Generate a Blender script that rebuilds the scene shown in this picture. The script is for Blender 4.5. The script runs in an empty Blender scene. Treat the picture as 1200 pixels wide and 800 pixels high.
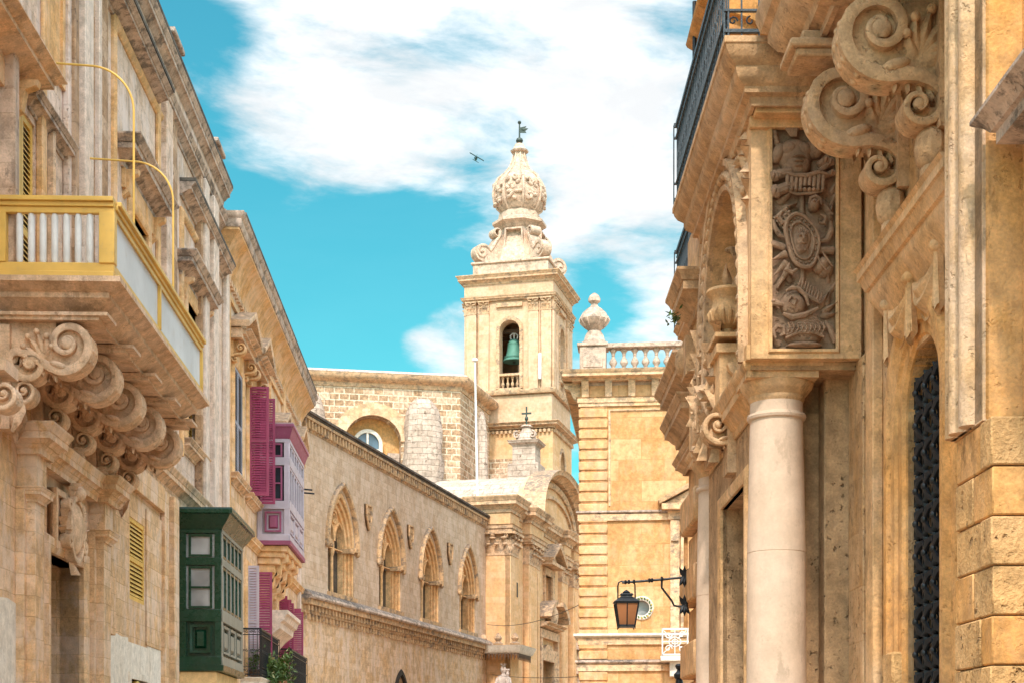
import bpy, bmesh, math, random
from mathutils import Vector
from mathutils.geometry import tessellate_polygon
R = math.radians; PI = math.pi
random.seed(7)
scene = bpy.context.scene
col = scene.collection

# ------------------------------------------------------------ camera, sky, sun, exposure
FPX, CX, HY, EYE = 1800.0, 600.0, 885.0, 1.6
cam_d = bpy.data.cameras.new('camera'); cam = bpy.data.objects.new('camera', cam_d); col.objects.link(cam)
cam.location = (0, 0, EYE); cam.rotation_euler = (R(90), 0, 0)
cam_d.sensor_width = 36; cam_d.lens = 36*FPX/1200; cam_d.shift_y = (HY-400)/1200
cam_d.clip_start = 0.1; cam_d.clip_end = 6000
scene.camera = cam

SUN_DIR = Vector((-0.12, -0.77, 0.84)).normalized()      # towards the sun: behind the camera, high
elev = math.asin(SUN_DIR.z); azim = math.atan2(SUN_DIR.x, SUN_DIR.y)
world = bpy.data.worlds.new('World'); scene.world = world; world.use_nodes = True
def build_world():
    nt = world.node_tree; nt.nodes.clear(); N = nt.nodes.new; L = nt.links.new
    out = N('ShaderNodeOutputWorld'); bg = N('ShaderNodeBackground'); bg.inputs[1].default_value = 0.15
    L(bg.outputs[0], out.inputs[0])
    sky = N('ShaderNodeTexSky'); sky.sky_type = 'NISHITA'; sky.sun_disc = False
    sky.sun_elevation = elev; sky.sun_rotation = azim; sky.altitude = 100; sky.air_density = 1.0; sky.dust_density = 0.6; sky.ozone_density = 2.0
    tc = N('ShaderNodeTexCoord')
    def vm(op, a, b=None):
        n = N('ShaderNodeVectorMath'); n.operation = op
        for i, x in enumerate((a, b)):
            if x is None: continue
            if isinstance(x, (tuple, list)): n.inputs[i].default_value = x
            else: L(x, n.inputs[i])
        return n
    def m(op, a, b=None, c=None, clamp=False):
        n = N('ShaderNodeMath'); n.operation = op; n.use_clamp = clamp
        for i, x in enumerate((a, b, c)):
            if x is None: continue
            if isinstance(x, (int, float)): n.inputs[i].default_value = x
            else: L(x, n.inputs[i])
        return n.outputs[0]
    def mr(x, a, b, c, d, smooth=True):
        n = N('ShaderNodeMapRange'); n.interpolation_type = 'SMOOTHSTEP' if smooth else 'LINEAR'
        L(x, n.inputs[0])
        for i, q in enumerate((a, b, c, d)): n.inputs[i+1].default_value = q
        return n.outputs[0]
    d = tc.outputs['Generated']
    mp = N('ShaderNodeMapping'); mp.inputs['Rotation'].default_value = (0, R(-22), 0); mp.inputs['Scale'].default_value = (1.0, 1.0, 3.0)
    L(d, mp.inputs[0])
    n0 = N('ShaderNodeTexNoise'); n0.inputs['Scale'].default_value = 3.0; n0.inputs['Detail'].default_value = 3
    L(mp.outputs[0], n0.inputs[0])
    off = vm('MULTIPLY', n0.outputs['Color'], (0.16, 0.16, 0.16)); add = vm('ADD', mp.outputs[0], off.outputs[0])
    n1 = N('ShaderNodeTexNoise'); n1.inputs['Scale'].default_value = 10; n1.inputs['Detail'].default_value = 12; n1.inputs['Roughness'].default_value = .60
    L(add.outputs[0], n1.inputs[0])
    # broad banks of cloud and clear patches, placed by direction in the sky (x, z slope in front of the street)
    def patch(px, py, r0, r1, amp):
        v = Vector(((px-CX)/FPX, 1, (HY-py)/FPX)).normalized()
        ds = vm('DISTANCE', d, tuple(v))
        return mr(ds.outputs['Value'], r0/FPX, r1/FPX, amp, 0.0)
    terms = [patch(560, 60, 150, 420, .20), patch(360, 170, 40, 150, .12), patch(740, 200, 30, 170, .12),
             patch(495, 392, 2, 65, .12), patch(780, 350, 15, 80, .16),
             patch(330, 340, 90, 190, -.40), patch(225, 50, 10, 80, -.20), patch(245, 150, 10, 60, -.08), patch(430, 310, 40, 105, -.22), patch(500, 300, 30, 100, -.30), patch(725, 300, 5, 90, -.10), patch(540, 440, 5, 40, .16),
             patch(565, 215, 3, 34, -.10), patch(705, 345, 3, 85, -.12), patch(632, 245, 3, 60, -.16), patch(450, 440, 10, 60, -.14), patch(690, 290, 5, 45, -.12)]
    s = n1.outputs[0]
    for t in terms: s = m('ADD', s, t)
    over = vm('DISTANCE', d, (.10, -.42, .90)); s = m('ADD', s, mr(over.outputs['Value'], .6, 1.2, .16, 0.0))  # extra cloud cover overhead, out of view, added for the fill light
    fac = mr(s, .42, .78, 0.03, .97)
    sz = N('ShaderNodeSeparateXYZ'); L(d, sz.inputs[0])
    tcol = N('ShaderNodeMix'); tcol.data_type = 'RGBA'; L(mr(sz.outputs[2], .16, .50, 0.0, 1.0), tcol.inputs[0])
    tcol.inputs[6].default_value = (.19, .70, .53, 1); tcol.inputs[7].default_value = (.11, .72, .60, 1)
    tint = vm('MULTIPLY', sky.outputs[0], tcol.outputs[2])
    n2 = N('ShaderNodeTexNoise'); n2.inputs['Scale'].default_value = 13; n2.inputs['Detail'].default_value = 10; n2.inputs['Roughness'].default_value = .62
    L(add.outputs[0], n2.inputs[0])
    shade0 = mr(n2.outputs[0], .36, .62, .86, 1.08)
    # unseen clouds behind and overhead, brightened to add fill light on the facades
    sky_fill = vm('DISTANCE', d, (.10, -.42, .90)); shade = m('MULTIPLY', shade0, mr(sky_fill.outputs['Value'], .5, 1.32, 4.4, 1.0))
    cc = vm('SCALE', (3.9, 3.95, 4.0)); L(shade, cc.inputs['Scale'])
    mix = N('ShaderNodeMix'); mix.data_type = 'RGBA'
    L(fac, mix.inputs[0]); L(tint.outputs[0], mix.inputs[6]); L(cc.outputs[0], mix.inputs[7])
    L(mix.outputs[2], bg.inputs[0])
build_world()
sun_d = bpy.data.lights.new('sun', 'SUN'); sun = bpy.data.objects.new('sun', sun_d); col.objects.link(sun)
sun_d.energy = 1.8; sun_d.angle = R(3); sun_d.color = (1.0, .90, .77)
sun.rotation_euler = SUN_DIR.to_track_quat('Z', 'Y').to_euler(); sun.location = (0, -20, 40)
scene.view_settings.view_transform = 'Standard'; scene.view_settings.look = 'None'
scene.view_settings.gamma = 1; scene.view_settings.use_curve_mapping = False
scene.view_settings.exposure = 0.95
scene.render.engine = 'CYCLES'; scene.cycles.max_bounces = 8; scene.cycles.diffuse_bounces = 5
scene.render.resolution_x = 1024; scene.render.resolution_y = 682

# ------------------------------------------------------------ materials
def mat_base(name):
    m = bpy.data.materials.new(name); m.use_nodes = True
    nt = m.node_tree; b = nt.nodes['Principled BSDF']
    return m, nt, b
def H(nt):
    N = nt.nodes.new; L = nt.links.new
    def setin(n, i, x):
        if x is None: return
        if hasattr(x, 'is_linked') or isinstance(x, bpy.types.NodeSocket): L(x, n.inputs[i])
        else: n.inputs[i].default_value = x
    def math_(op, a, b=None, c=None, clamp=False):
        n = N('ShaderNodeMath'); n.operation = op; n.use_clamp = clamp
        for i, x in enumerate((a, b, c)): setin(n, i, x)
        return n.outputs[0]
    def rng(x, a, b, c, d, smooth=True):
        n = N('ShaderNodeMapRange'); n.interpolation_type = 'SMOOTHSTEP' if smooth else 'LINEAR'
        for i, q in enumerate((x, a, b, c, d)): setin(n, i, q)
        return n.outputs[0]
    def mix(f, a, b, mode='MIX'):
        n = N('ShaderNodeMix'); n.data_type = 'RGBA'; n.blend_type = mode
        setin(n, 0, f)
        for i, q in ((6, a), (7, b)):
            if isinstance(q, tuple) and len(q) == 3: q = q+(1,)
            setin(n, i, q)
        return n.outputs[2]
    def noise(v, scale, detail=4, rough=.5, sc=None):
        if sc:
            mp = N('ShaderNodeMapping'); mp.inputs['Scale'].default_value = sc; L(v, mp.inputs[0]); v = mp.outputs[0]
        n = N('ShaderNodeTexNoise'); L(v, n.inputs[0]); n.inputs['Scale'].default_value = scale
        n.inputs['Detail'].default_value = detail; n.inputs['Roughness'].default_value = rough
        return n.outputs[0]
    return N, L, math_, rng, mix, noise
def stone(name, ca, cb, bw=.75, bh=.32, joint=.5, jointcol=(.16, .10, .05), stain=.3, staincol=(.22, .17, .13), streak=.3, pit=.3, bump=.5,
          pale=.0, palecol=(.72, .66, .58), top=.0, msize=.008, var=.5, pitscale=26, sat=1., bpale=.35, grime=.8):
    """weathered limestone: blotches, block joints, streaks, pits and lichen on upward faces"""
    if sat: ca, cb, palecol = ((q[0]*1.02, q[1]*(1-.115*sat)*.965, q[2]*(1-.24*sat)*1.02) for q in (ca, cb, palecol))
    m, nt, b = mat_base(name); N, L, ma, rng, mix, noise = H(nt)
    tc = N('ShaderNodeTexCoord'); o = tc.outputs['Object']
    geo = N('ShaderNodeNewGeometry')
    sn = N('ShaderNodeSeparateXYZ'); L(geo.outputs['True Normal'], sn.inputs[0])
    sp = N('ShaderNodeSeparateXYZ'); L(o, sp.inputs[0])
    isx = ma('GREATER_THAN', ma('ABSOLUTE', sn.outputs[0]), ma('ABSOLUTE', sn.outputs[1]))
    u = ma('ADD', ma('MULTIPLY', sp.outputs[1], isx), ma('MULTIPLY', sp.outputs[0], ma('SUBTRACT', 1.0, isx)))
    wob = noise(o, 2.2, 2)
    wob2 = noise(o, 7, 3)
    uu = ma('ADD', u, ma('MULTIPLY', ma('SUBTRACT', wob2, .5), .03))
    zz = ma('ADD', sp.outputs[2], ma('MULTIPLY', ma('SUBTRACT', wob, .5), .04))
    cb_ = N('ShaderNodeCombineXYZ'); L(uu, cb_.inputs[0]); L(zz, cb_.inputs[1])
    n1 = noise(o, .9, 6, .6); n2 = noise(o, 5.5, 6, .65); n3 = noise(o, 40, 4, .6)
    base = mix(rng(n1, .3, .7, 0., 1.), ca, cb)
    fine = ma('MULTIPLY', rng(n2, .25, .75, 1.-.56*var-.03, 1.+.44*var+.03), rng(n3, .3, .7, 1-.25*var, 1+.25*var))
    vm = N('ShaderNodeVectorMath'); vm.operation = 'SCALE'; L(base, vm.inputs[0]); L(fine, vm.inputs['Scale']); c = vm.outputs[0]
    br = None
    if joint > 0:
        br = N('ShaderNodeTexBrick'); L(cb_.outputs[0], br.inputs['Vector'])
        br.inputs['Color1'].default_value = (.12, .12, .12, 1); br.inputs['Color2'].default_value = (.9, .9, .9, 1); br.inputs['Mortar'].default_value = (.5, .5, .5, 1)
        br.inputs['Scale'].default_value = 1; br.inputs['Brick Width'].default_value = bw; br.inputs['Row Height'].default_value = bh
        br.inputs['Mortar Size'].default_value = msize; br.inputs['Mortar Smooth'].default_value = .35; br.offset = .5
        sb = N('ShaderNodeSeparateColor'); L(br.outputs[0], sb.inputs[0])
        v2 = N('ShaderNodeVectorMath'); v2.operation = 'SCALE'; L(c, v2.inputs[0]); L(rng(sb.outputs[0], 0., 1., 1-.32*var, 1+.22*var, False), v2.inputs['Scale']); c = v2.outputs[0]
        c = mix(ma('MULTIPLY', rng(sb.outputs[0], .55, .75, 0., 1.), ma('MULTIPLY', rng(n2, .35, .6, .4, 1.), bpale)), c, palecol)
        jf = ma('MULTIPLY', br.outputs['Fac'], ma('MULTIPLY', rng(n2, .3, .62, .25, 1.), joint), clamp=True)
        c = mix(jf, c, jointcol)
    if pale > 0:
        pn = noise(o, 1.6, 8, .68, (1, 1, .5))
        c = mix(ma('MULTIPLY', rng(pn, .46, .60, 0., 1.), pale), c, palecol)
    if streak > 0:
        st = noise(o, 3.2, 5, .6, (1, 1, .11))
        c = mix(ma('MULTIPLY', rng(st, .52, .72, 0., 1.), streak), c, staincol)
    if stain > 0:
        sn_ = noise(o, 1.1, 9, .72)
        c = mix(ma('MULTIPLY', rng(sn_, .54, .68, 0., 1.), stain), c, staincol)
    gr = ma('MULTIPLY', rng(noise(o, 2.6, 9, .74, (1, 1, .45)), .57, .64, 0., 1.), rng(n2, .35, .6, .3, 1.))
    c = mix(ma('MULTIPLY', gr, min(.75, .25+stain)*grime), c, (staincol[0]*.55, staincol[1]*.52, staincol[2]*.5))
    pitf = None
    if pit > 0:
        pn_ = noise(o, pitscale*.62, 3, .62)
        area = rng(noise(o, 1.9, 5, .6), .42, .62, 0., 1.)
        pitf = ma('MULTIPLY', rng(pn_, .58, .68, 0., 1.), area)
        c = mix(ma('MULTIPLY', pitf, pit), c, (staincol[0]*.5, staincol[1]*.45, staincol[2]*.4))
    if top > 0:
        up = rng(sn.outputs[2], .25, .8, 0., 1.)
        ln = rng(noise(o, 6, 8, .7), .38, .56, .25, 1.)
        c = mix(ma('MULTIPLY', ma('MULTIPLY', up, ln), top), c, (.10, .09, .085))
        edge = rng(noise(o, 2.4, 8, .75, (1, 1, 1.6)), .50, .60, 0., top*.85)
        c = mix(edge, c, (.12, .105, .095))
    L(c, b.inputs['Base Color']); b.inputs['Roughness'].default_value = .88; b.inputs['Specular IOR Level'].default_value = .25
    h = ma('ADD', ma('MULTIPLY', n2, .5), ma('MULTIPLY', n3, .22))
    if br is not None: h = ma('SUBTRACT', h, ma('MULTIPLY', br.outputs['Fac'], .5*min(1, joint*1.4)))
    if pitf is not None: h = ma('SUBTRACT', h, ma('MULTIPLY', pitf, .5))
    bp = N('ShaderNodeBump'); bp.inputs['Strength'].default_value = bump; bp.inputs['Distance'].default_value = .05
    L(h, bp.inputs['Height']); L(bp.outputs[0], b.inputs['Normal'])
    return m
def paint(name, c, rough=.5, wear=.15, wearcol=(.5, .45, .4), metal=0., scale=9, bump=.15, c2=None):
    m, nt, b = mat_base(name); N, L, ma, rng, mix, noise = H(nt)
    o = N('ShaderNodeTexCoord').outputs['Object']
    n = noise(o, scale, 7, .7); n2 = noise(o, scale*.25, 4)
    cc = mix(rng(n2, .35, .65, 0., 1.), c, c2 or tuple(x*.84 for x in c))
    cc = mix(ma('MULTIPLY', rng(n, .56, .66, 0., 1.), wear), cc, wearcol)
    L(cc, b.inputs['Base Color']); b.inputs['Metallic'].default_value = metal
    L(rng(n, .3, .7, rough-.08, rough+.12), b.inputs['Roughness'])
    bp = N('ShaderNodeBump'); bp.inputs['Strength'].default_value = bump; bp.inputs['Distance'].default_value = .01
    L(n, bp.inputs['Height']); L(bp.outputs[0], b.inputs['Normal'])
    return m
def glassy(name, c, rough=.08):
    m, nt, b = mat_base(name); N, L, ma, rng, mix, noise = H(nt)
    o = N('ShaderNodeTexCoord').outputs['Object']
    n = noise(o, 1.3, 3)
    L(mix(rng(n, .35, .65, 0., 1.), c, tuple(x*.55 for x in c)), b.inputs['Base Color'])
    b.inputs['Roughness'].default_value = rough; b.inputs['Specular IOR Level'].default_value = .6
    return m
M = {}
M['house_wall'] = stone('pale_plastered_limestone', (.66, .51, .36), (.70, .58, .46), .8, .30, .25, (.26, .18, .12), stain=.5, staincol=(.27, .20, .16), streak=.5, pit=.6, bump=.8, pale=.8, palecol=(.76, .69, .63), sat=.4)
M['house_warm'] = stone('warm_limestone_wall', (.64, .44, .23), (.68, .52, .32), .7, .29, .5, (.27, .16, .07), stain=.3, staincol=(.36, .25, .15), streak=.25, pit=.22, bump=.5, pale=.5, sat=.6)
M['house_gold'] = stone('ochre_painted_limestone', (.68, .44, .19), (.70, .53, .30), .7, .3, .12, stain=.14, staincol=(.42, .28, .15), streak=.3, pit=.15, bump=.35, pale=.42, palecol=(.74, .64, .50))
M['house_trim'] = stone('moulded_limestone_trim', (.66, .50, .32), (.70, .59, .44), joint=0, stain=.25, staincol=(.30, .23, .17), streak=.3, pit=.25, bump=.4, pale=.3, top=.55)
M['dark_strip'] = stone('stained_brown_limestone', (.36, .25, .15), (.48, .36, .24), .9, .32, .35, stain=.55, staincol=(.17, .12, .09), streak=.4, pit=.8, bump=.9, pale=.15, pitscale=20)
M['lichen'] = stone('lichen_darkened_stone', (.44, .37, .30), (.58, .48, .37), joint=0, stain=.8, staincol=(.07, .06, .055), streak=.5, pit=.4, bump=.7, top=.9, pale=.3, palecol=(.66,.60,.54), sat=.3)
M['black_lichen'] = stone('black_lichen_coping', (.055, .05, .048), (.16, .14, .12), joint=0, stain=.35, staincol=(.3, .27, .23), pit=.3, bump=.7, sat=0.)
M['strip_pale'] = stone('pale_weathered_strip_stone', (.66, .56, .45), (.70, .62, .52), joint=0, stain=.3, staincol=(.34, .26, .19), streak=.5, pit=.3, bump=.5, pale=.35, palecol=(.74,.70,.64), sat=.3)
M['plaster_white'] = stone('whitewashed_plaster', (.76, .70, .63), (.72, .64, .55), joint=0, stain=.25, staincol=(.45, .36, .26), streak=.3, pit=.2, bump=.4, var=.3, sat=0.)
M['plaster_yellow'] = stone('pale_yellow_plaster', (.74, .60, .32), (.70, .56, .30), joint=0, stain=.2, staincol=(.45, .33, .18), streak=.3, pit=.1, bump=.3, var=.3)
M['carved'] = stone('carved_tan_limestone', (.62, .46, .29), (.68, .56, .41), joint=0, stain=.3, staincol=(.22, .15, .09), streak=.25, pit=.3, bump=.5, pale=.2, sat=.6)
M['right_wall'] = stone('weathered_golden_brown_limestone', (.50, .32, .14), (.58, .42, .22), 1.1, .55, .10, (.20, .12, .05), stain=.5, staincol=(.21, .14, .07), streak=.45, pit=.75, bump=1.1, pale=.35, palecol=(.64, .55, .40), pitscale=30, sat=.8, grime=1.3)
M['right_trim'] = stone('smooth_golden_limestone', (.60, .41, .20), (.66, .50, .29), joint=0, stain=.22, staincol=(.27, .18, .09), streak=.3, pit=.3, bump=.4, pale=.15, sat=.8, grime=1.3)
M['right_dark'] = stone('dark_brown_stained_limestone', (.42, .30, .17), (.52, .39, .24), joint=0, stain=.5, staincol=(.12, .085, .05), streak=.4, pit=.8, bump=.9, pitscale=22, sat=.8, grime=1.3)
M['right_carved'] = stone('carved_brown_limestone', (.52, .37, .21), (.60, .46, .29), joint=0, stain=.5, staincol=(.15, .10, .06), streak=.2, pit=.4, bump=.6, pale=.15, sat=.8)
M['trophy'] = stone('dark_carved_trophy_stone', (.27, .20, .14), (.38, .28, .20), joint=0, stain=.45, staincol=(.12, .08, .05), streak=.2, pit=.4, bump=.6, sat=.8)
M['column'] = stone('smooth_pale_column_stone', (.63, .52, .39), (.67, .58, .46), joint=0, stain=.2, staincol=(.42, .32, .23), streak=.35, pit=.1, bump=.15, var=.12, sat=.4, grime=.8)
M['block_rough'] = stone('rough_faced_ashlar', (.62, .42, .19), (.68, .50, .27), joint=0, stain=.3, staincol=(.30, .19, .09), streak=.2, pit=.9, bump=1.6, pitscale=16, sat=.8, grime=1.3)
M['block_orange'] = stone('orange_faced_ashlar', (.64, .37, .12), (.66, .46, .22), joint=0, stain=.3, staincol=(.26, .15, .06), streak=.5, pit=.3, bump=.6, pale=.12, sat=1.1, grime=1.3)
M['rib'] = stone('whitened_rib_stone', (.66, .54, .36), (.50, .36, .20), joint=0, stain=.5, staincol=(.22, .18, .13), streak=.7, pit=.3, bump=.7, pale=.4)
M['palace'] = stone('greyish_beige_ashlar', (.50, .38, .25), (.57, .46, .33), .62, .30, .5, (.30, .21, .12), stain=.2, staincol=(.32, .24, .16), streak=.26, pit=.25, bump=.5, pale=.45, palecol=(.66, .58, .47), var=.32, sat=.5)
M['palace_low'] = stone('flaking_beige_ashlar', (.60, .42, .22), (.62, .50, .34), .62, .30, .25, (.28, .18, .10), stain=.35, staincol=(.36, .24, .13), streak=.5, pit=.3, bump=.6, pale=.6, palecol=(.68, .60, .50), sat=.7)
M['palace_trim'] = stone('weathered_corbel_stone', (.52, .38, .22), (.60, .46, .29), joint=0, stain=.4, staincol=(.20, .15, .10), streak=.3, pit=.4, bump=.6, top=.8)
M['gothic'] = stone('golden_gothic_tracery_stone', (.66, .44, .21), (.70, .52, .30), joint=0, stain=.15, staincol=(.32, .22, .12), streak=.2, pit=.2, bump=.4)
M['church'] = stone('honey_church_limestone', (.68, .46, .23), (.70, .53, .32), .8, .34, .28, (.42, .27, .13), stain=.14, staincol=(.40, .28, .16), streak=.25, pit=.15, bump=.35, pale=.22, palecol=(.72, .60, .44), var=.3)
M['church_trim'] = stone('pale_church_trim', (.58, .43, .27), (.64, .52, .37), joint=0, stain=.22, staincol=(.34, .25, .17), streak=.3, pit=.2, bump=.35, top=.7)
M['tower'] = stone('cream_tower_limestone', (.60, .45, .29), (.66, .53, .39), .7, .3, .22, (.40, .27, .15), stain=.2, staincol=(.38, .29, .2), streak=.3, pit=.2, bump=.4, pale=.3, palecol=(.70, .62, .50), var=.3)
M['tower_top'] = stone('weathered_lantern_limestone', (.62, .49, .36), (.66, .55, .43), joint=0, stain=.55, staincol=(.24, .19, .15), streak=.3, pit=.5, bump=.8, top=.35, pitscale=9, sat=.5)
M['nave'] = stone('brown_ashlar_pale_mortar', (.42, .29, .17), (.56, .42, .28), .62, .40, 1., (.76, .65, .50), stain=.2, staincol=(.26, .19, .12), streak=.1, pit=.25, bump=.6, msize=.045, var=1., pitscale=8, sat=.6)
M['nave_orange'] = stone('orange_plastered_niche', (.68, .42, .17), (.66, .47, .24), joint=0, stain=.3, staincol=(.36, .22, .10), streak=.3, pit=.2, bump=.5)
M['rubble'] = stone('pale_rubble_render', (.43, .36, .29), (.52, .45, .37), .6, .36, .8, (.24, .18, .12), stain=.35, staincol=(.28, .21, .15), streak=.2, pit=.8, bump=1.4, pale=.35, palecol=(.60, .54, .47), pitscale=5, sat=.5)
M['mid_wall'] = stone('golden_orange_ashlar', (.54, .31, .12), (.64, .43, .21), 1.75, .82, .7, (.42, .24, .09), stain=.12, staincol=(.46, .27, .11), streak=.3, pit=.12, bump=.3, pale=.26, palecol=(.74, .60, .40), msize=.02, var=.5)
M['mid_quoin'] = stone('golden_quoin_stone', (.60, .37, .16), (.66, .48, .27), joint=0, stain=.14, staincol=(.42, .26, .12), streak=.5, pit=.12, bump=.3, pale=.2)
M['mid_trim'] = stone('pale_gold_trim', (.70, .52, .31), (.72, .60, .43), joint=0, stain=.2, staincol=(.30, .22, .14), streak=.2, pit=.2, bump=.3, top=.7)
M['balus'] = stone('pinkish_grey_baluster_stone', (.56, .45, .35), (.62, .52, .42), joint=0, stain=.35, staincol=(.24, .18, .14), streak=.3, pit=.4, bump=.6, top=.5, pitscale=12, sat=.5)
M['paving'] = stone('worn_limestone_paving', (.50, .40, .29), (.56, .47, .36), 1.2, .6, .6, (.12, .09, .06), stain=.25, staincol=(.25, .19, .13), streak=0, pit=.2, bump=.4)
M['roof'] = stone('flat_roof_lime_screed', (.50, .43, .34), (.56, .49, .40), joint=0, stain=.3, bump=.4)
M['yellow'] = paint('mustard_yellow_paint', (.74, .46, .10), .45, .30, (.52, .34, .14))
M['white_panel'] = paint('white_painted_panel', (.66, .68, .71), .6, .22, (.50, .44, .36), scale=3)
M['white'] = paint('white_paint', (.76, .76, .76), .5, .1)
M['green'] = paint('dark_green_gloss_paint', (.005, .042, .020), .25, .06, (.06, .10, .07), scale=5)
M['green_side'] = paint('faded_grey_green_wood', (.26, .25, .21), .6, .3, (.36, .33, .27), scale=4)
M['roof_green'] = paint('weathered_green_lead', (.03, .085, .085), .35, .3, (.10, .13, .12), scale=6)
M['pink'] = paint('deep_pink_paint', (.33, .045, .115), .42, .15, (.50, .20, .27), scale=7)
M['pink_pale'] = paint('pale_rose_paint', (.46, .30, .32), .5, .2)  # pale rose paint of the closed balcony's roof
M['lilac'] = paint('lilac_grey_paint', (.50, .43, .50), .5, .12)
M['mauve'] = paint('mauve_trim_paint', (.30, .07, .15), .5, .15)
M['grey_shutter'] = paint('blue_grey_shutter_paint', (.34, .35, .42), .55, .15, (.5, .5, .52))
M['shutter_gap'] = paint('dark_shutter_gap', (.035, .028, .03), .8, 0)
M['iron'] = paint('black_wrought_iron', (.016, .020, .026), .4, .15, (.06, .055, .05), metal=.35, scale=22, bump=.5)
M['iron_blue'] = paint('blue_grey_wrought_iron', (.045, .062, .080), .42, .3, (.11, .13, .15), metal=.3, scale=22, bump=.5)
M['glass'] = glassy('dark_window_glass', (.03, .04, .05))
M['glass_curtain'] = glassy('curtained_window_glass', (.42, .43, .45), .12)
M['glass_blue'] = glassy('blue_window_glass', (.10, .16, .22), .1)
M['dark'] = paint('dark_interior', (.03, .022, .016), .9, 0)
M['wood'] = paint('brown_wood', (.10, .05, .025), .6, .2, (.2, .12, .07))
M['bronze'] = paint('verdigris_bronze', (.10, .28, .22), .6, .35, (.20, .36, .29), metal=.1, scale=4)
M['bronze_dark'] = paint('dark_bronze', (.05, .07, .06), .5, .2, (.1, .2, .16), metal=.4)
M['lamp_glass'] = glassy('amber_lamp_glass', (.42, .17, .07), .15)
M['gold'] = paint('gilt_paint', (.62, .42, .10), .35, .1, metal=.3)
M['leaf'] = paint('green_leaf', (.10, .17, .035), .5, .3, (.30, .27, .05), scale=5, c2=(.04, .09, .02))
M['flower'] = paint('pale_yellow_petal', (.72, .66, .34), .6, 0)
M['marble'] = stone('white_marble_statue', (.66, .63, .59), (.58, .55, .50), joint=0, stain=.2, streak=.3, pit=.1, bump=.3, sat=.5)
M['aircraft'] = paint('dark_aircraft_paint', (.05, .12, .14), .4, .1)

# ------------------------------------------------------------ frames, mesh builder, things
class Frame:
    """a street direction: u sideways (right), v along the street, z up; vp is where lines along v meet in the photo"""
    def __init__(s, vp):
        s.a = math.atan((vp-CX)/FPX); s.c = math.cos(s.a); s.s = math.sin(s.a)
    def world(s, u, v, z=0): return Vector((u*s.c+v*s.s, -u*s.s+v*s.c, z))
    def local(s, X, Y): return (X*s.c-Y*s.s, X*s.s+Y*s.c)
    def vz(s, px, py, u):
        k = (px-CX)/FPX; t = u/(k*s.c-s.s); return t*(k*s.s+s.c), EYE+(HY-py)/FPX*t
    def v(s, px, u): return s.vz(px, HY, u)[0]
    def uz(s, px, py, v):
        k = (px-CX)/FPX; t = v/(k*s.s+s.c); return t*(k*s.c-s.s), EYE+(HY-py)/FPX*t
    def zu(s, px, py, u): return s.vz(px, py, u)[1]
    def zv(s, py, px, v): return s.uz(px, py, v)[1]
FL = Frame(540); FR = Frame(595); FP = Frame(1055); FM = Frame(770)
F0 = Frame(600)

def SIDE(u0, sg=1): return lambda a, b, d: (u0+sg*d, a, b)       # a plane along the street
def FRONT(v0): return lambda a, b, d: (a, v0-d, b)               # a plane facing the camera
PLAN = lambda a, b, d: (a, b, d)

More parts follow.
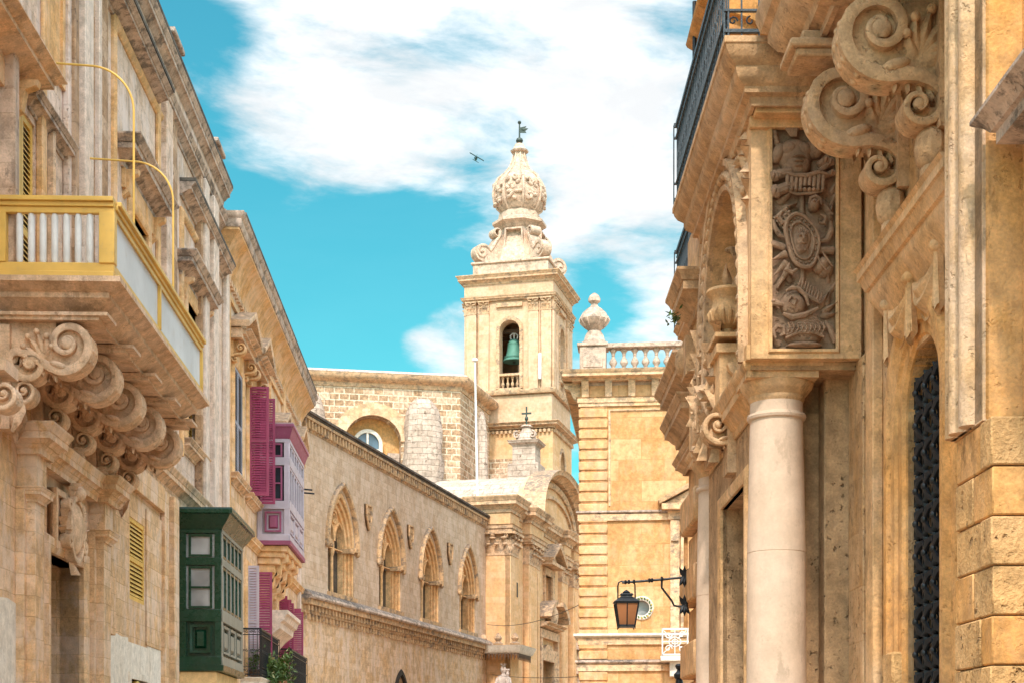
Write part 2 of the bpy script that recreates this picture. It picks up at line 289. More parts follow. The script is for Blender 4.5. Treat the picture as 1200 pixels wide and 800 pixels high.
class MB:
    def __init__(s): s.V = []; s.F = []; s.S = []
    def add(s, vs, fs, smooth=False):
        n = len(s.V); s.V += [tuple(v) for v in vs]; s.F += [tuple(i+n for i in f) for f in fs]; s.S += [smooth]*len(fs)
    def box(s, u0, u1, v0, v1, z0, z1):
        vs = [(x, y, z) for z in (z0, z1) for y in (v0, v1) for x in (u0, u1)]
        s.add(vs, [(0, 2, 3, 1), (4, 5, 7, 6), (0, 1, 5, 4), (2, 6, 7, 3), (0, 4, 6, 2), (1, 3, 7, 5)])
        return s
    def bx(s, T, a0, a1, b0, b1, d0, d1):
        vs = [T(a, b, d) for d in (d0, d1) for b in (b0, b1) for a in (a0, a1)]
        s.add(vs, [(0, 2, 3, 1), (4, 5, 7, 6), (0, 1, 5, 4), (2, 6, 7, 3), (0, 4, 6, 2), (1, 3, 7, 5)])
        return s
    def taper(s, T, a0, a1, b0, b1, d0, d1, ins):
        """raised panel with sloping edges"""
        vs = [T(a, b, d0) for b in (b0, b1) for a in (a0, a1)]+[T(a, b, d1) for b in (b0+ins, b1-ins) for a in (a0+ins, a1-ins)]
        s.add(vs, [(4, 5, 7, 6), (0, 1, 5, 4), (2, 6, 7, 3), (0, 4, 6, 2), (1, 3, 7, 5)])
        return s
    def ext(s, poly, T, d0, d1, holes=(), back=False, smooth=False):
        loops = [list(poly)]+[list(h) for h in holes]
        flat = [p for l in loops for p in l]
        tris = tessellate_polygon([[Vector((p[0], p[1], 0)) for p in l] for l in loops])
        n = len(flat)
        vs = [T(p[0], p[1], d1) for p in flat]
        s.add(vs, [tuple(t) for t in tris])
        if back: s.add([T(p[0], p[1], d0) for p in flat], [tuple(t) for t in tris])
        for l in loops:
            k = len(l)
            s.add([T(p[0], p[1], d0) for p in l]+[T(p[0], p[1], d1) for p in l], [(i, (i+1) % k, k+(i+1) % k, k+i) for i in range(k)], smooth)
        return s
    def sweep(s, pts, prof, T, closed=False, smooth=False, capends=True):
        """pts: 2D path; prof: [(offset to the LEFT of the path, d)]; mitred"""
        n = len(pts); rings = []
        for i in range(n):
            def dr(p, q):
                l = math.hypot(q[0]-p[0], q[1]-p[1]) or 1e-9
                return ((q[0]-p[0])/l, (q[1]-p[1])/l)
            if closed: d1 = dr(pts[i-1], pts[i]); d2 = dr(pts[i], pts[(i+1) % n])
            else:
                d1 = dr(pts[max(i-1, 0)], pts[max(i, 1)]); d2 = dr(pts[min(i, n-2)], pts[min(i+1, n-1)])
            n1 = (-d1[1], d1[0]); n2 = (-d2[1], d2[0]); k = 1+n1[0]*n2[0]+n1[1]*n2[1]; k = max(k, .25)
            m = ((n1[0]+n2[0])/k, (n1[1]+n2[1])/k)
            rings.append([T(pts[i][0]+m[0]*o, pts[i][1]+m[1]*o, d) for o, d in prof])
        k = len(prof); vs = [p for r in rings for p in r]; fs = []
        for i in range(n if closed else n-1):
            j = (i+1) % n
            for q in range(k): fs.append((i*k+q, i*k+(q+1) % k, j*k+(q+1) % k, j*k+q))
        s.add(vs, fs, smooth)
        if not closed and capends:
            s.add(rings[0], [tuple(range(k))]); s.add(rings[-1], [tuple(range(k))])
        return s
    def ribbon(s, pts, wid, T, d0, d1, smooth=True):
        n = len(pts); vs = []
        for i in range(n):
            p = pts[max(i-1, 0)]; q = pts[min(i+1, n-1)]; l = math.hypot(q[0]-p[0], q[1]-p[1]) or 1e-9
            nx, ny = -(q[1]-p[1])/l, (q[0]-p[0])/l; w = wid[i]/2; x, y = pts[i]
            e = .12*(d1-d0)
            vs += [T(x+nx*w, y+ny*w, d0), T(x+nx*w, y+ny*w, d1-e*.5), T(x+nx*w*.5, y+ny*w*.5, d1), T(x-nx*w*.5, y-ny*w*.5, d1), T(x-nx*w, y-ny*w, d1-e*.5), T(x-nx*w, y-ny*w, d0)]
        fs = [(i*6+q, i*6+(q+1) % 6, i*6+6+(q+1) % 6, i*6+6+q) for i in range(n-1) for q in range(6)]
        s.add(vs, fs, smooth); s.add(vs[:6], [tuple(range(6))]); s.add(vs[-6:], [tuple(range(6))])
        return s
    def lathe(s, u, v, prof, seg=20, smooth=True, sx=1, sy=1, a0=0, a1=2*PI):
        full = abs(a1-a0-2*PI) < 1e-6; m = seg if full else seg+1
        vs = [(u+r*sx*math.cos(a0+(a1-a0)*i/seg), v+r*sy*math.sin(a0+(a1-a0)*i/seg), z) for r, z in prof for i in range(m)]
        fs = []
        for k in range(len(prof)-1):
            for i in range(seg):
                j = (i+1) % m; fs.append((k*m+i, k*m+j, (k+1)*m+j, (k+1)*m+i))
        s.add(vs, fs, smooth)
        if prof[0][0] > 1e-4: s.add(vs[:m], [tuple(range(m))])
        if prof[-1][0] > 1e-4: s.add(vs[-m:], [tuple(range(m))])
        return s
    def tube(s, pts, r, seg=8, smooth=True):
        pts = [Vector(p) for p in pts]; n = len(pts); vs = []; rr = r if isinstance(r, (list, tuple)) else [r]*n
        up = None
        for i in range(n):
            t = (pts[min(i+1, n-1)]-pts[max(i-1, 0)]).normalized()
            if up is None:
                up = Vector((0, 0, 1)) if abs(t.z) < .9 else Vector((1, 0, 0))
            x = t.cross(up)
            if x.length < 1e-5: x = t.cross(Vector((0, 1, 0)))
            x.normalize(); y = x.cross(t).normalized(); up = y
            for q in range(seg):
                a = 2*PI*q/seg; vs.append(tuple(pts[i]+x*rr[i]*math.cos(a)+y*rr[i]*math.sin(a)))
        fs = [(i*seg+q, i*seg+(q+1) % seg, (i+1)*seg+(q+1) % seg, (i+1)*seg+q) for i in range(n-1) for q in range(seg)]
        s.add(vs, fs, smooth); s.add(vs[:seg], [tuple(range(seg))]); s.add(vs[-seg:], [tuple(range(seg))])
        return s
    def blob(s, T, a, b, d, ra, rb, rd, rot=0., seg=10, rings=6):
        """ellipsoid lying in a wall plane (a, b) with height d"""
        vs = []; c, sn = math.cos(rot), math.sin(rot)
        for i in range(rings+1):
            th = PI*i/rings
            for j in range(seg):
                ph = 2*PI*j/seg; x = ra*math.sin(th)*math.cos(ph); y = rb*math.cos(th); z = rd*math.sin(th)*math.sin(ph)
                vs.append(T(a+x*c-y*sn, b+x*sn+y*c, d+z))
        fs = [(i*seg+j, i*seg+(j+1) % seg, (i+1)*seg+(j+1) % seg, (i+1)*seg+j) for i in range(rings) for j in range(seg)]
        s.add(vs, fs, True)
        return s
    def leaf(s, T, a, b, L, W, rot, d0=0., h=.08, curl=.06):
        """acanthus-like tongue with a raised rib and a curled tip, growing from (a,b) towards rot"""
        c, sn = math.cos(rot), math.sin(rot); n = 7; vs = []
        for i in range(n):
            t = i/(n-1); w = W*math.sin(PI*min(.98, .12+.86*t)**.8)*(1-.10*(i % 2)); x = L*t; dd = d0+h*math.sin(PI*t*.55)+curl*t**3
            for y, e in ((-w, 0), (-w*.45, .55), (0, .75), (w*.45, .55), (w, 0)):
                vs.append(T(a+x*c-y*sn, b+x*sn+y*c, dd*e+d0*(1-e)))
        fs = [(i*5+q, i*5+q+1, (i+1)*5+q+1, (i+1)*5+q) for i in range(n-1) for q in range(4)]
        s.add(vs, fs, True)
        return s

def finish(name, mb, mat, base=(0, 0, 0), angle=35):
    me = bpy.data.meshes.new(name)
    me.from_pydata([(x-base[0], y-base[1], z-base[2]) for x, y, z in mb.V], [], mb.F)
    me.polygons.foreach_set('use_smooth', mb.S)
    bm = bmesh.new(); bm.from_mesh(me); bmesh.ops.remove_doubles(bm, verts=bm.verts, dist=1e-5)
    bmesh.ops.recalc_face_normals(bm, faces=bm.faces); bm.to_mesh(me); bm.free()
    me.set_sharp_from_angle(angle=R(angle))
    me.materials.append(mat if not isinstance(mat, str) else M[mat])
    return bpy.data.objects.new(name, me)
def bevel(o, w, seg=1):
    m = o.modifiers.new('bevel', 'BEVEL'); m.width = w; m.segments = seg; m.limit_method = 'ANGLE'; m.angle_limit = R(40); m.harden_normals = False
    return o
class Thing:
    def __init__(s, name, label, cat, F, base, group=None):
        s.F = F; s.base = base; e = bpy.data.objects.new(name, None); col.objects.link(e); s.e = e
        e.empty_display_size = .5; e.location = F.world(*base); e.rotation_euler = (0, 0, -F.a)
        e['label'] = label; e['category'] = cat
        if group: e['group'] = group
    def part(s, name, mb, mat, parent=None, label=None, bev=0, stuff=False):
        o = finish(name, mb, mat, s.base); col.objects.link(o); o.parent = parent or s.e
        if label: o['label'] = label
        if stuff: o['kind'] = 'stuff'
        if bev: bevel(o, bev)
        return o
    def copy(s, o, du, dv, dz=0, parent=None, rz=0, scale=None):
        c = o.copy(); col.objects.link(c); c.parent = parent or o.parent; c.location = Vector(o.location)+Vector((du, dv, dz)); 
        if scale: c.scale = scale
        return c
def single(name, mb, mat, label, cat, F, base, group=None, kind=None, bev=0):
    o = finish(name, mb, mat, base); col.objects.link(o); o.location = F.world(*base); o.rotation_euler = (0, 0, -F.a)
    if kind: o['kind'] = kind
    else:
        o['label'] = label; o['category'] = cat
        if group: o['group'] = group
    if bev: bevel(o, bev)
    return o

# shapes
def rect(a0, a1, b0, b1): return [(a0, b0), (a1, b0), (a1, b1), (a0, b1)]
def arc(ca, cb, r, t0, t1, n=16, ry=None): return [(ca+r*math.cos(R(t0+(t1-t0)*i/n)), cb+(ry or r)*math.sin(R(t0+(t1-t0)*i/n))) for i in range(n+1)]
def arched(a0, a1, b0, spring, n=14, rise=None):
    c = (a0+a1)/2; r = (a1-a0)/2
    return [(a0, b0), (a1, b0)]+arc(c, spring, r, 0, 180, n, rise)
def pointed(a0, a1, b0, spring, n=8, k=.8):
    """two-centred pointed arch outline; k = how sharply it points"""
    w = a1-a0; r = w*k; out = [(a0, b0), (a1, b0)]; cr = a1-r; cl = a0+r; c = (a0+a1)/2
    ta = math.acos((c-cr)/r)
    out += [(cr+r*math.cos(ta*i/n), spring+r*math.sin(ta*i/n)) for i in range(n+1)]
    out += [(cl-r*math.cos(ta*i/n), spring+r*math.sin(ta*i/n)) for i in range(n-1, -1, -1)]
    return out
def pointed_path(a0, a1, spring, n=8, k=.8, drop=0): 
    p = pointed(a0, a1, 0, spring, n, k)[2:]
    return ([(a1, spring-drop)] if drop else [])+p+([(a0, spring-drop)] if drop else [])
def cprof(pr, z0, z1, steps=None):
    """classical cornice profile from the wall: bed mould, cove, corona, cyma; offsets outward, z between z0 and z1"""
    h = z1-z0
    st = steps or [(0, 0), (.12, .0), (.16, .10), (.16, .18), (.30, .24), (.48, .38), (.60, .44), (.74, .46), (.74, .68), (.80, .70), (.86, .80), (.97, .90), (1, .93), (1, 1)]
    return [(o*pr, z0+t*h) for o, t in st]+[(0, z1)]
def dentils(mb, T, a0, a1, z0, z1, d0, d1, step, duty=.55):
    n = max(1, int((a1-a0)/step)); st = (a1-a0)/n
    for i in range(n): mb.bx(T, a0+st*(i+.5-duty/2), a0+st*(i+.5+duty/2), z0, z1, d0, d1)
def spiral(ca, cb, r_out, r_in, t_start, t_end, n=44):
    pts = []
    for i in range(n+1):
        f = i/n; r = r_out*(r_in/r_out)**f; t = R(t_start+(t_end-t_start)*f); pts.append((ca+r*math.cos(t), cb+r*math.sin(t)))
    return pts
def s_path(C1, R1, C2, R2):
    A = spiral(C1[0], C1[1], R1, R1*.19, -100, -100+560, 46); A.reverse()
    B = spiral(C2[0], C2[1], R2, R2*.16, 165, 165+500, 36)
    p0, p1 = A[-1], B[0]; L_ = math.hypot(p1[0]-p0[0], p1[1]-p0[1])*1.1
    t0 = (math.cos(R(-190)), math.sin(R(-190))); t1 = (math.cos(R(255)), math.sin(R(255)))
    mid = []
    for i in range(1, 12):
        t = i/12; h00 = 2*t**3-3*t**2+1; h10 = t**3-2*t**2+t; h01 = -2*t**3+3*t**2; h11 = t**3-t**2
        mid.append(tuple(h00*p0[k]+h10*t0[k]*L_+h01*p1[k]+h11*t1[k]*L_ for k in (0, 1)))
    return A, mid, B
def console(mb, Tw, w, C1, R1, C2, R2, top, rich=True, carve=None):
    """S-scroll bracket; Tw(out, z, across) maps to the frame; w = its width across"""
    A, mid, B = s_path(C1, R1, C2, R2); pts = A+mid+B
    n = len(pts); wid = []
    for i, p in enumerate(pts):
        if i < len(A): f = i/len(A); wd = R1*(.10+.22*f)
        elif i < len(A)+len(mid): f = (i-len(A))/len(mid); wd = R1*.32*(1-f)+R2*.34*f
        else: f = (i-len(A)-len(mid))/len(B); wd = R2*(.34*(1-f)+.12*f)
        wid.append(wd)
    e = .06
    ia = next(i for i in range(len(A)) if i > len(A)*.36)
    out = A[-22:]+mid+B[:15]
    web = [(0, top), (out[0][0], top)]+out+[(0, out[-1][1])]
    web = [web[0]]+[p for k, p in enumerate(web[1:], 1) if math.hypot(p[0]-web[k-1][0], p[1]-web[k-1][1]) > 1e-4]
    mb.ext(web, Tw, -w/2+e*1.4, w/2-e*1.4, back=True)
    for sg in (-1, 1):
        T2 = lambda a, b, d, sg=sg: Tw(a, b, sg*d)
        mb.ribbon(pts, wid, T2, 0, w/2+.012)
        mb.blob(T2, C1[0], C1[1], w/2-.02, R1*.24, R1*.24, .05)
        mb.blob(T2, C2[0], C2[1], w/2-.02, R2*.26, R2*.26, .04)
        m2 = carve or mb
        if rich:
            bx_ = C1[0]-R1*.80; by_ = C1[1]-R1*.62
            for k, (L_, rt) in enumerate(((.62, 62), (.95, 84), (1.15, 104), (1.10, 124), (.95, 146), (.75, 168))):
                m2.leaf(T2, bx_, by_, R1*L_, R1*.20, R(rt), w/2-.085, .10, .05)
                c_, s_ = math.cos(R(rt)), math.sin(R(rt)); m2.blob(T2, bx_+c_*R1*L_*.9, by_+s_*R1*L_*.9, w/2-.01, R1*.11, R1*.11, .045)
            for k in range(6):
                q = mid[min(len(mid)-1, 1+2*k)]
                m2.leaf(T2, q[0]+R2*.05, q[1]-R2*.12, R2*.55, R2*.15, R(285-9*k), w/2-.085, .09, .03)
            m2.blob(T2, C1[0]-R1*.30, C1[1]-R1*.78, w/2-.01, R1*.34, R1*.13, .05, R(-18))
    # rounded beads along the front of the roll
    m2 = carve or mb
    for k in range(9):
        p = A[-20+2*k]
        for sg in (-.22, .22): m2.blob(Tw, p[0]+(p[0]-C1[0])*.10, p[1]+(p[1]-C1[1])*.10, sg*w, R1*.11, R1*.11, w*.15)
    return out
def louvre(mb, T, a0, a1, b0, b1, d, th=.04, fr=.06, step=.055, mids=(.5,)):
    """framed shutter leaf with tilted slats; slats part of the leaf"""
    mb.bx(T, a0, a0+fr, b0, b1, d, d+th); mb.bx(T, a1-fr, a1, b0, b1, d, d+th)
    ys = [b0]+[b0+(b1-b0)*m for m in mids]+[b1]
    mb.bx(T, a0+fr, a1-fr, b0, b0+fr, d+.001, d+th-.001); mb.bx(T, a0+fr, a1-fr, b1-fr, b1, d+.001, d+th-.001)
    for y in ys[1:-1]: mb.bx(T, a0+fr, a1-fr, y-fr/2, y+fr/2, d+.001, d+th-.001)
    for k in range(len(ys)-1):
        lo = ys[k]+fr*(.5 if k else 1)+.01; hi = ys[k+1]-fr*(1 if k == len(ys)-2 else .5); n = max(1, int((hi-lo)/step)); st = (hi-lo)/n
        for i in range(n):
            z = lo+i*st
            vs = [T(a, z+q[0], d+q[1]) for a in (a0+fr, a1-fr) for q in ((0, th), (.010, th), (st*.92, .004), (st*.92-.010, .004))]
            mb.add(vs, [(0, 1, 2, 3), (4, 5, 6, 7), (0, 1, 5, 4), (1, 2, 6, 5), (2, 3, 7, 6), (3, 0, 4, 7)])
    return mb
def capital(mb, T, a0, a1, z0, z1, d, proj=.12, n=4):
    """composite capital on a pilaster: bell, leaves, volutes and abacus"""
    h = z1-z0; w = a1-a0
    mb.bx(T, a0, a1, z0, z1, 0, d); mb.bx(T, a0-.03, a1+.03, z0-.05*h, z0+.03*h, 0, d+.03)
    for r in range(2):
        k = n-r
        for i in range(k):
            a = a0+w*(i+.5)/k; mb.leaf(T, a, z0+h*.06+r*h*.28, h*.42, w/k*.5, R(90), d, proj*.7, proj*.55)
            mb.blob(T, a, z0+h*.44+r*h*.28, d+proj*.75, w/k*.32, h*.06, proj*.35, seg=8, rings=4)
    for sg in (0, 1):
        c = a0+w*.12 if sg == 0 else a1-w*.12
        mb.ribbon(spiral(c, z0+h*.80, h*.13, h*.02, 90, 90+(400 if sg == 0 else -400), 16), [h*.05]*17, T, d, d+proj*.9)
    mb.blob(T, (a0+a1)/2, z0+h*.86, d+proj*.5, w*.09, h*.09, proj*.5)
    mb.bx(T, a0-w*.08, a1+w*.08, z1-h*.10, z1, 0, d+proj)
def urn_prof(s, z): return [(r*s, z+h*s) for r, h in ((.0, 0), (.34, 0), (.34, .08), (.26, .12), (.16, .20), (.12, .30), (.18, .36), (.34, .42), (.46, .55), (.52, .72), (.54, .80), (.44, .86), (.30, .92), (.20, 1.02), (.13, 1.10), (.12, 1.18), (.20, 1.22), (.21, 1.30), (.16, 1.42), (.08, 1.52), (.03, 1.60), (0, 1.64))]
def baluster_prof(r, z0, z1):
    h = z1-z0
    return [(r*q, z0+h*t) for q, t in ((.75, 0), (.75, .06), (.45, .09), (.55, .16), (.95, .27), (1, .34), (.8, .44), (.42, .56), (.34, .62), (.45, .66), (.40, .70), (.55, .80), (.95, .90), (.8, .94), (.8, 1))]
# ------------------------------------------------------------ the street (setting)
g = MB(); g.box(-400, 400, -60, 700, -1, 0)
single('ground', g, 'paving', '', '', F0, (0, 0, 0), kind='structure')
g = MB(); g.add([(-5.6, -6, .004), (3.2, -6, .004), (3.0, 58, .004), (-7.5, 58, .004)], [(0, 1, 2, 3)])
single('street', g, 'paving', '', '', F0, (0, 0, 0), kind='structure')

UW = -6.0                                   # wall plane of the houses on the left
SL = SIDE(UW, 1)
def house_shell(T_, name, sg, uw, v0, v1, z0, z1, holes, mat, depth=7, th=.55, split=None):
    mb = MB(); T = SIDE(uw, sg)
    zs = split or z0
    mb.ext(rect(v0, v1, zs, z1), T, -th, 0, holes=[h for h in holes if h[0][1] >= zs])
    w = T_.part('wall', mb, mat)
    if split:
        mb = MB(); mb.ext(rect(v0, v1, z0, zs), T, -th, 0, holes=[h for h in holes if h[0][1] < zs]); T_.part('lower_wall', mb, 'house_warm')
    e = MB()
    for a, b in ((v0, v0+.4), (v1-.4, v1)):
        e.bx(T, a, b, z0, z1-.01, -depth, -th)
    e.bx(T, v0, v1, z0, z1-.01, -depth-.4, -depth)
    T_.part('side_wall', e, mat)
    r = MB(); r.bx(T, v0+.01, v1-.01, z1-.5, z1-.2, -depth, -th); T_.part('roof', r, 'roof')
    return w

# ============================================================ near house on the left
H1 = Thing('stone_house', 'tall pale limestone house with the big carved stone balcony and yellow railing', 'house', FL, (UW, 20, 0), group=None)
V0, V1 = 8.0, 38.8
holes = []
# upper windows (hooded), ground windows, portal
dw = (20.72, 21.85, 7.85, 10.45)            # balcony door with the yellow louvres
holes.append(rect(*dw))
w2 = (28.0, 29.5, 8.5, 11.5); w3 = (33.65, 35.25, 8.45, 11.5)
holes += [rect(*w2), rect(*w3)]
portal = (22.35, 24.35, 0.0, 4.55); holes.append(rect(*portal))
gw = (28.05, 29.35, 4.45, 5.95); holes.append(rect(*gw))
nb = (28.0, 29.45, 1.6, 3.0); holes.append(rect(*nb))
house_shell(H1, 'house', 1, UW, V0, V1, 0, 15.3, holes, 'house_wall', split=7.0)
# whitewashed dado, thin coat with an uneven upper edge
mb = MB(); random.seed(3)
for a, b in ((V0, 20.98), (25.75, nb[0]-.12), (nb[1]+.12, V1)):
    n = max(2, int((b-a)/.45)); top = [(b-(b-a)*i/n, 3.68+random.uniform(-.07, .07)) for i in range(n+1)]
    mb.ext([(a, 0), (b, 0)]+top, SL, 0, .012)
a, b = nb[0]-.12, nb[1]+.12
mb.bx(SL, a, b, 0, nb[2]-.1, 0, .012); mb.bx(SL, a, b, nb[3]+.1, 3.66, 0, .012)
H1.part('painted_dado', mb, 'plaster_white')
# vertical strips: (v0, v1, projection, material key)
def vr(px0, px1, u=UW): return FL.v(px0, u), FL.v(px1, u)
Z2 = 7.9
def strips(seq, z0, z1, name='pilaster'):
    for p0, p1, pr, mk in seq:
        u = UW+pr; a, b = FL.v(p0, u), FL.v(p1, u)
        m_ = MB(); m_.bx(SL, a, b, z0, z1, 0, pr); H1.part(name, m_, mk, bev=.015)
strips([(81, 88, .10, 'house_wall'), (88.5, 93, .16, 'dark_strip'), (93.5, 100, .06, 'dark_strip'), (100.5, 110, .20, 'strip_pale'), (110.5, 116, .12, 'dark_strip'), (117, 120, .2, 'strip_pale'), (120.5, 127, .10, 'dark_strip')], Z2, 14.7)
strips([(196, 203, .16, 'house_wall'), (203.5, 208, .10, 'dark_strip')], Z2, 14.7)
strips([(236.5, 241, .16, 'dark_strip'), (241.5, 246, .22, 'strip_pale'), (246.5, 251, .14, 'dark_strip'), (251.5, 257, .24, 'strip_pale')], 7.2, 14.7)
strips([(186, 189, .07, 'house_gold')], Z2, 14.6)
# framed panels between the pilasters (ochre edge mouldings)
def frame_moulding(a0, a1, b0, b1, w=.16, pr=.10, mk='house_gold'):
    m_ = MB(); m_.sweep([(a1, b0), (a1, b1), (a0, b1), (a0, b0)], [(0, 0), (0, pr*.5), (w*.3, pr), (w*.7, pr*.8), (w, .02), (w, 0)], SL)
    return H1.part('panel_moulding', m_, mk)
a = FL.v(130, UW); b = FL.v(194, UW); frame_moulding(a, b, Z2, 14.35)
a = FL.v(210, UW); b = FL.v(235, UW); frame_moulding(a, b, 8.0, 13.3)
# near dark stained pier at the picture edge
mb = MB(); mb.bx(SL, 20.12, 20.40, 7.78, 15.3, 0, .16); mb.bx(SL, 20.12, 20.34, 7.78, 15.3, .16, .22)
H1.part('corner_pier', mb, stone('grey_stained_pier_stone', (.52, .42, .33), (.62, .54, .45), .9, .32, .2, stain=.5, staincol=(.24, .20, .18), streak=.65, pit=.5, bump=.7, pale=.6, palecol=(.60, .55, .51)), bev=.02)
mb = MB(); mb.bx(SL, 20.42, 20.6, 7.9, 15.3, 0, .10); mb.bx(SL, 21.9, 22.1, 7.9, 10.7, 0, .10); mb.bx(SL, 22.14, 22.3, 7.9, 13.8, 0, .06)
H1.part('door_surround', mb, 'house_gold', bev=.015)
# balcony door leaf with louvres, and the carved bit above it
lv = MB(); louvre(lv, SL, dw[0], (dw[0]+dw[1])/2-.01, dw[2], dw[3], -.07, step=.075, fr=.10, mids=(.38,)); louvre(lv, SL, (dw[0]+dw[1])/2+.01, dw[1], dw[2], dw[3], -.07, step=.075, fr=.10, mids=(.38,))
H1.part('louvred_door', lv, 'yellow', label='mustard yellow louvred door behind the balcony')
bk = MB()
for q in (dw, w2, w3, gw, nb): bk.bx(SL, q[0]-.1, q[1]+.1, q[2]-.1, q[3]+.1, -.50, -.44)
H1.part('dark_opening', bk, 'dark')
mb = MB(); mb.ribbon(spiral(20.9, 10.85, .28, .05, -60, 400, 26), [.07]*27, SL, 0, .09); mb.ribbon(spiral(20.3, 10.85, .26, .05, 240, -220, 26), [.07]*27, SL, 0, .09)
for k in range(7): mb.leaf(SL, 20.6, 10.65, .34, .06, R(20+23*k), .02, .07, .04)
H1.part('carved_overdoor', mb, 'carved')
# concave niche panel right of the door
mb = MB(); mb.sweep([(22.45, 7.9), (22.45, 10.9)], [(0, .02), (0, .10), (-.08, .12), (-.1, 0)], SL); H1.part('panel_moulding', mb, 'house_trim')
mb = MB(); mb.ext(rect(22.3, 23.35, 11.6, 13.6), SL, 0, .05, holes=[arched(22.45, 23.2, 11.75, 13.0)]); mb.bx(SL, 22.45, 23.2, 11.75, 13.4, .004, .008)
H1.part('blind_panel', mb, 'house_gold')

def hood(T_, F, sg, uw, a0, a1, z0, z1, pr, mk='lichen', bed='house_gold', bedh=.35, name='window_hood', brackets=True):
    """flat window hood: moulded shelf, plain bed below, two small brackets"""
    S = (lambda pts: pts) 
    if sg > 0: path = [(uw-.0, a1), (uw+pr*0, a1), ]
    m_ = MB()
    pf = cprof(pr, z0, z1)
    if sg > 0: path = [(uw-.12, a1), (uw, a1), (uw, a0), (uw-.12, a0)]
    else: path = [(uw+.12, a0), (uw, a0), (uw, a1), (uw+.12, a1)]
    m_.sweep(path, pf, PLAN)
    m_.add([(uw, a0, z1-.002), (uw, a1, z1-.002), (uw+sg*pr, a1, z1-.002), (uw+sg*pr, a0, z1-.002)], [(0, 1, 2, 3)])
    o = T_.part(name, m_, mk)
    T = SIDE(uw, sg); n_ = MB(); n_.bx(T, a0+.03, a1-.03, z0-bedh, z0-.004, 0, pr*.16)
    for x in (a0+.10, a1-.26):
        n_.ext([(0, z0-.01), (0, z0-bedh-.15), (pr*.25, z0-bedh-.05), (pr*.35, z0-bedh*.4), (pr*.62, z0-.08), (pr*.66, z0-.01)], lambda a, b, d, x=x: T(x+d, b, a), 0, .16, back=True)
    T_.part('hood_bracket', n_, bed)
    return o
hood(H1, FL, 1, UW, 18.0, 20.95, 10.62, 10.92, .55, mk='house_trim')
mb = MB(); mb.sweep([(UW-.1, 23.3), (UW, 23.3), (UW, 21.5), (UW-.1, 21.5)], cprof(.22, 10.55, 10.8), PLAN); H1.part('impost_moulding', mb, 'lichen')
hood(H1, FL, 1, UW, 27.35, 30.15, 12.0, 12.45, .44)
hood(H1, FL, 1, UW, 33.0, 35.9, 11.85, 12.28, .44)
def surround(T_, sg, uw, q, w=.18, pr=.09, sill=True, mk='house_gold', lintel=True):
    T = SIDE(uw, sg); m_ = MB(); a0, a1, b0, b1 = q
    m_.sweep([(a1, b0), (a1, b1), (a0, b1), (a0, b0)], [(0, -.10), (0, pr*.6), (-w*.35, pr), (-w*.7, pr), (-w, pr*.35), (-w, 0)], T)
    o = T_.part('window_surround', m_, mk)
    if sill:
        s_ = MB(); s_.sweep([(a1+w+.1, 0), (a0-w-.1, 0)] if 0 else ([(uw-.05, a1+w+.08), (uw, a1+w+.08), (uw, a0-w-.08), (uw-.05, a0-w-.08)] if sg > 0 else [(uw+.05, a0-w-.08), (uw, a0-w-.08), (uw, a1+w+.08), (uw+.05, a1+w+.08)]), cprof(.24, b0-.30, b0-.02), PLAN)
        s_.bx(T, a0-w-.08, a1+w+.08, b0-.05, b0-.015, -.3, .02)
        T_.part('window_sill', s_, 'house_trim')
    return o
for q in (w2, w3):
    surround(H1, 1, UW, q)
    lv = MB(); m_ = (q[0]+q[1])/2
    louvre(lv, SL, q[0], m_-.01, q[2], q[3], -.16, step=.075, mids=(.55,)); louvre(lv, SL, m_+.01, q[1], q[2], q[3], -.16, step=.075, mids=(.55,))
    H1.part('shutter', lv, 'yellow', label='mustard yellow louvred shutters')
lv = MB(); louvre(lv, SL, gw[0], gw[1], gw[2], gw[3], -.05, step=.075, fr=.08); H1.part('shutter', lv, 'yellow', label='mustard yellow louvred shutter at street level')
# recessed-looking frame round the ground floor bay, and the small niche below
mb = MB(); mb.bx(SL, 25.85, 26.5, 3.66, 6.95, 0, .10); mb.bx(SL, 30.9, 31.3, 1.0, 6.9, 0, .10); mb.bx(SL, 31.6, 32.1, 1.0, 6.9, 0, .16); mb.bx(SL, 26.5, 30.9, 6.45, 6.95, 0, .10)
mb.bx(SL, 29.45, 30.9, 3.7, 6.3, 0, .03)
H1.part('bay_frame', mb, 'house_warm', bev=.01)
mb = MB(); mb.sweep([(nb[1], nb[2]), (nb[1], nb[3]), (nb[0], nb[3]), (nb[0], nb[2])], [(0, -.1), (0, .05), (-.12, .05), (-.12, 0)], SL); H1.part('niche_frame', mb, 'plaster_white')
mb = MB(); mb.bx(SL, nb[0]+.25, nb[1]-.3, 2.2, 2.75, -.30, .0); mb.lathe(UW-.05, nb[0]+.6, [(0, 2.72), (.16, 2.75), (.2, 2.85), (.1, 2.98), (0, 3.0)]); H1.part('meter_box', mb, 'gold')
# string course above the ground floor
mb = MB(); mb.sweep([(UW, V1), (UW, 25.9)], cprof(.26, 6.98, 7.4), PLAN); H1.part('string_course', mb, 'house_trim')
mb = MB(); mb.bx(SL, 27.0, V1, 6.80, 6.97, 0, .05); H1.part('string_band', mb, 'house_warm')
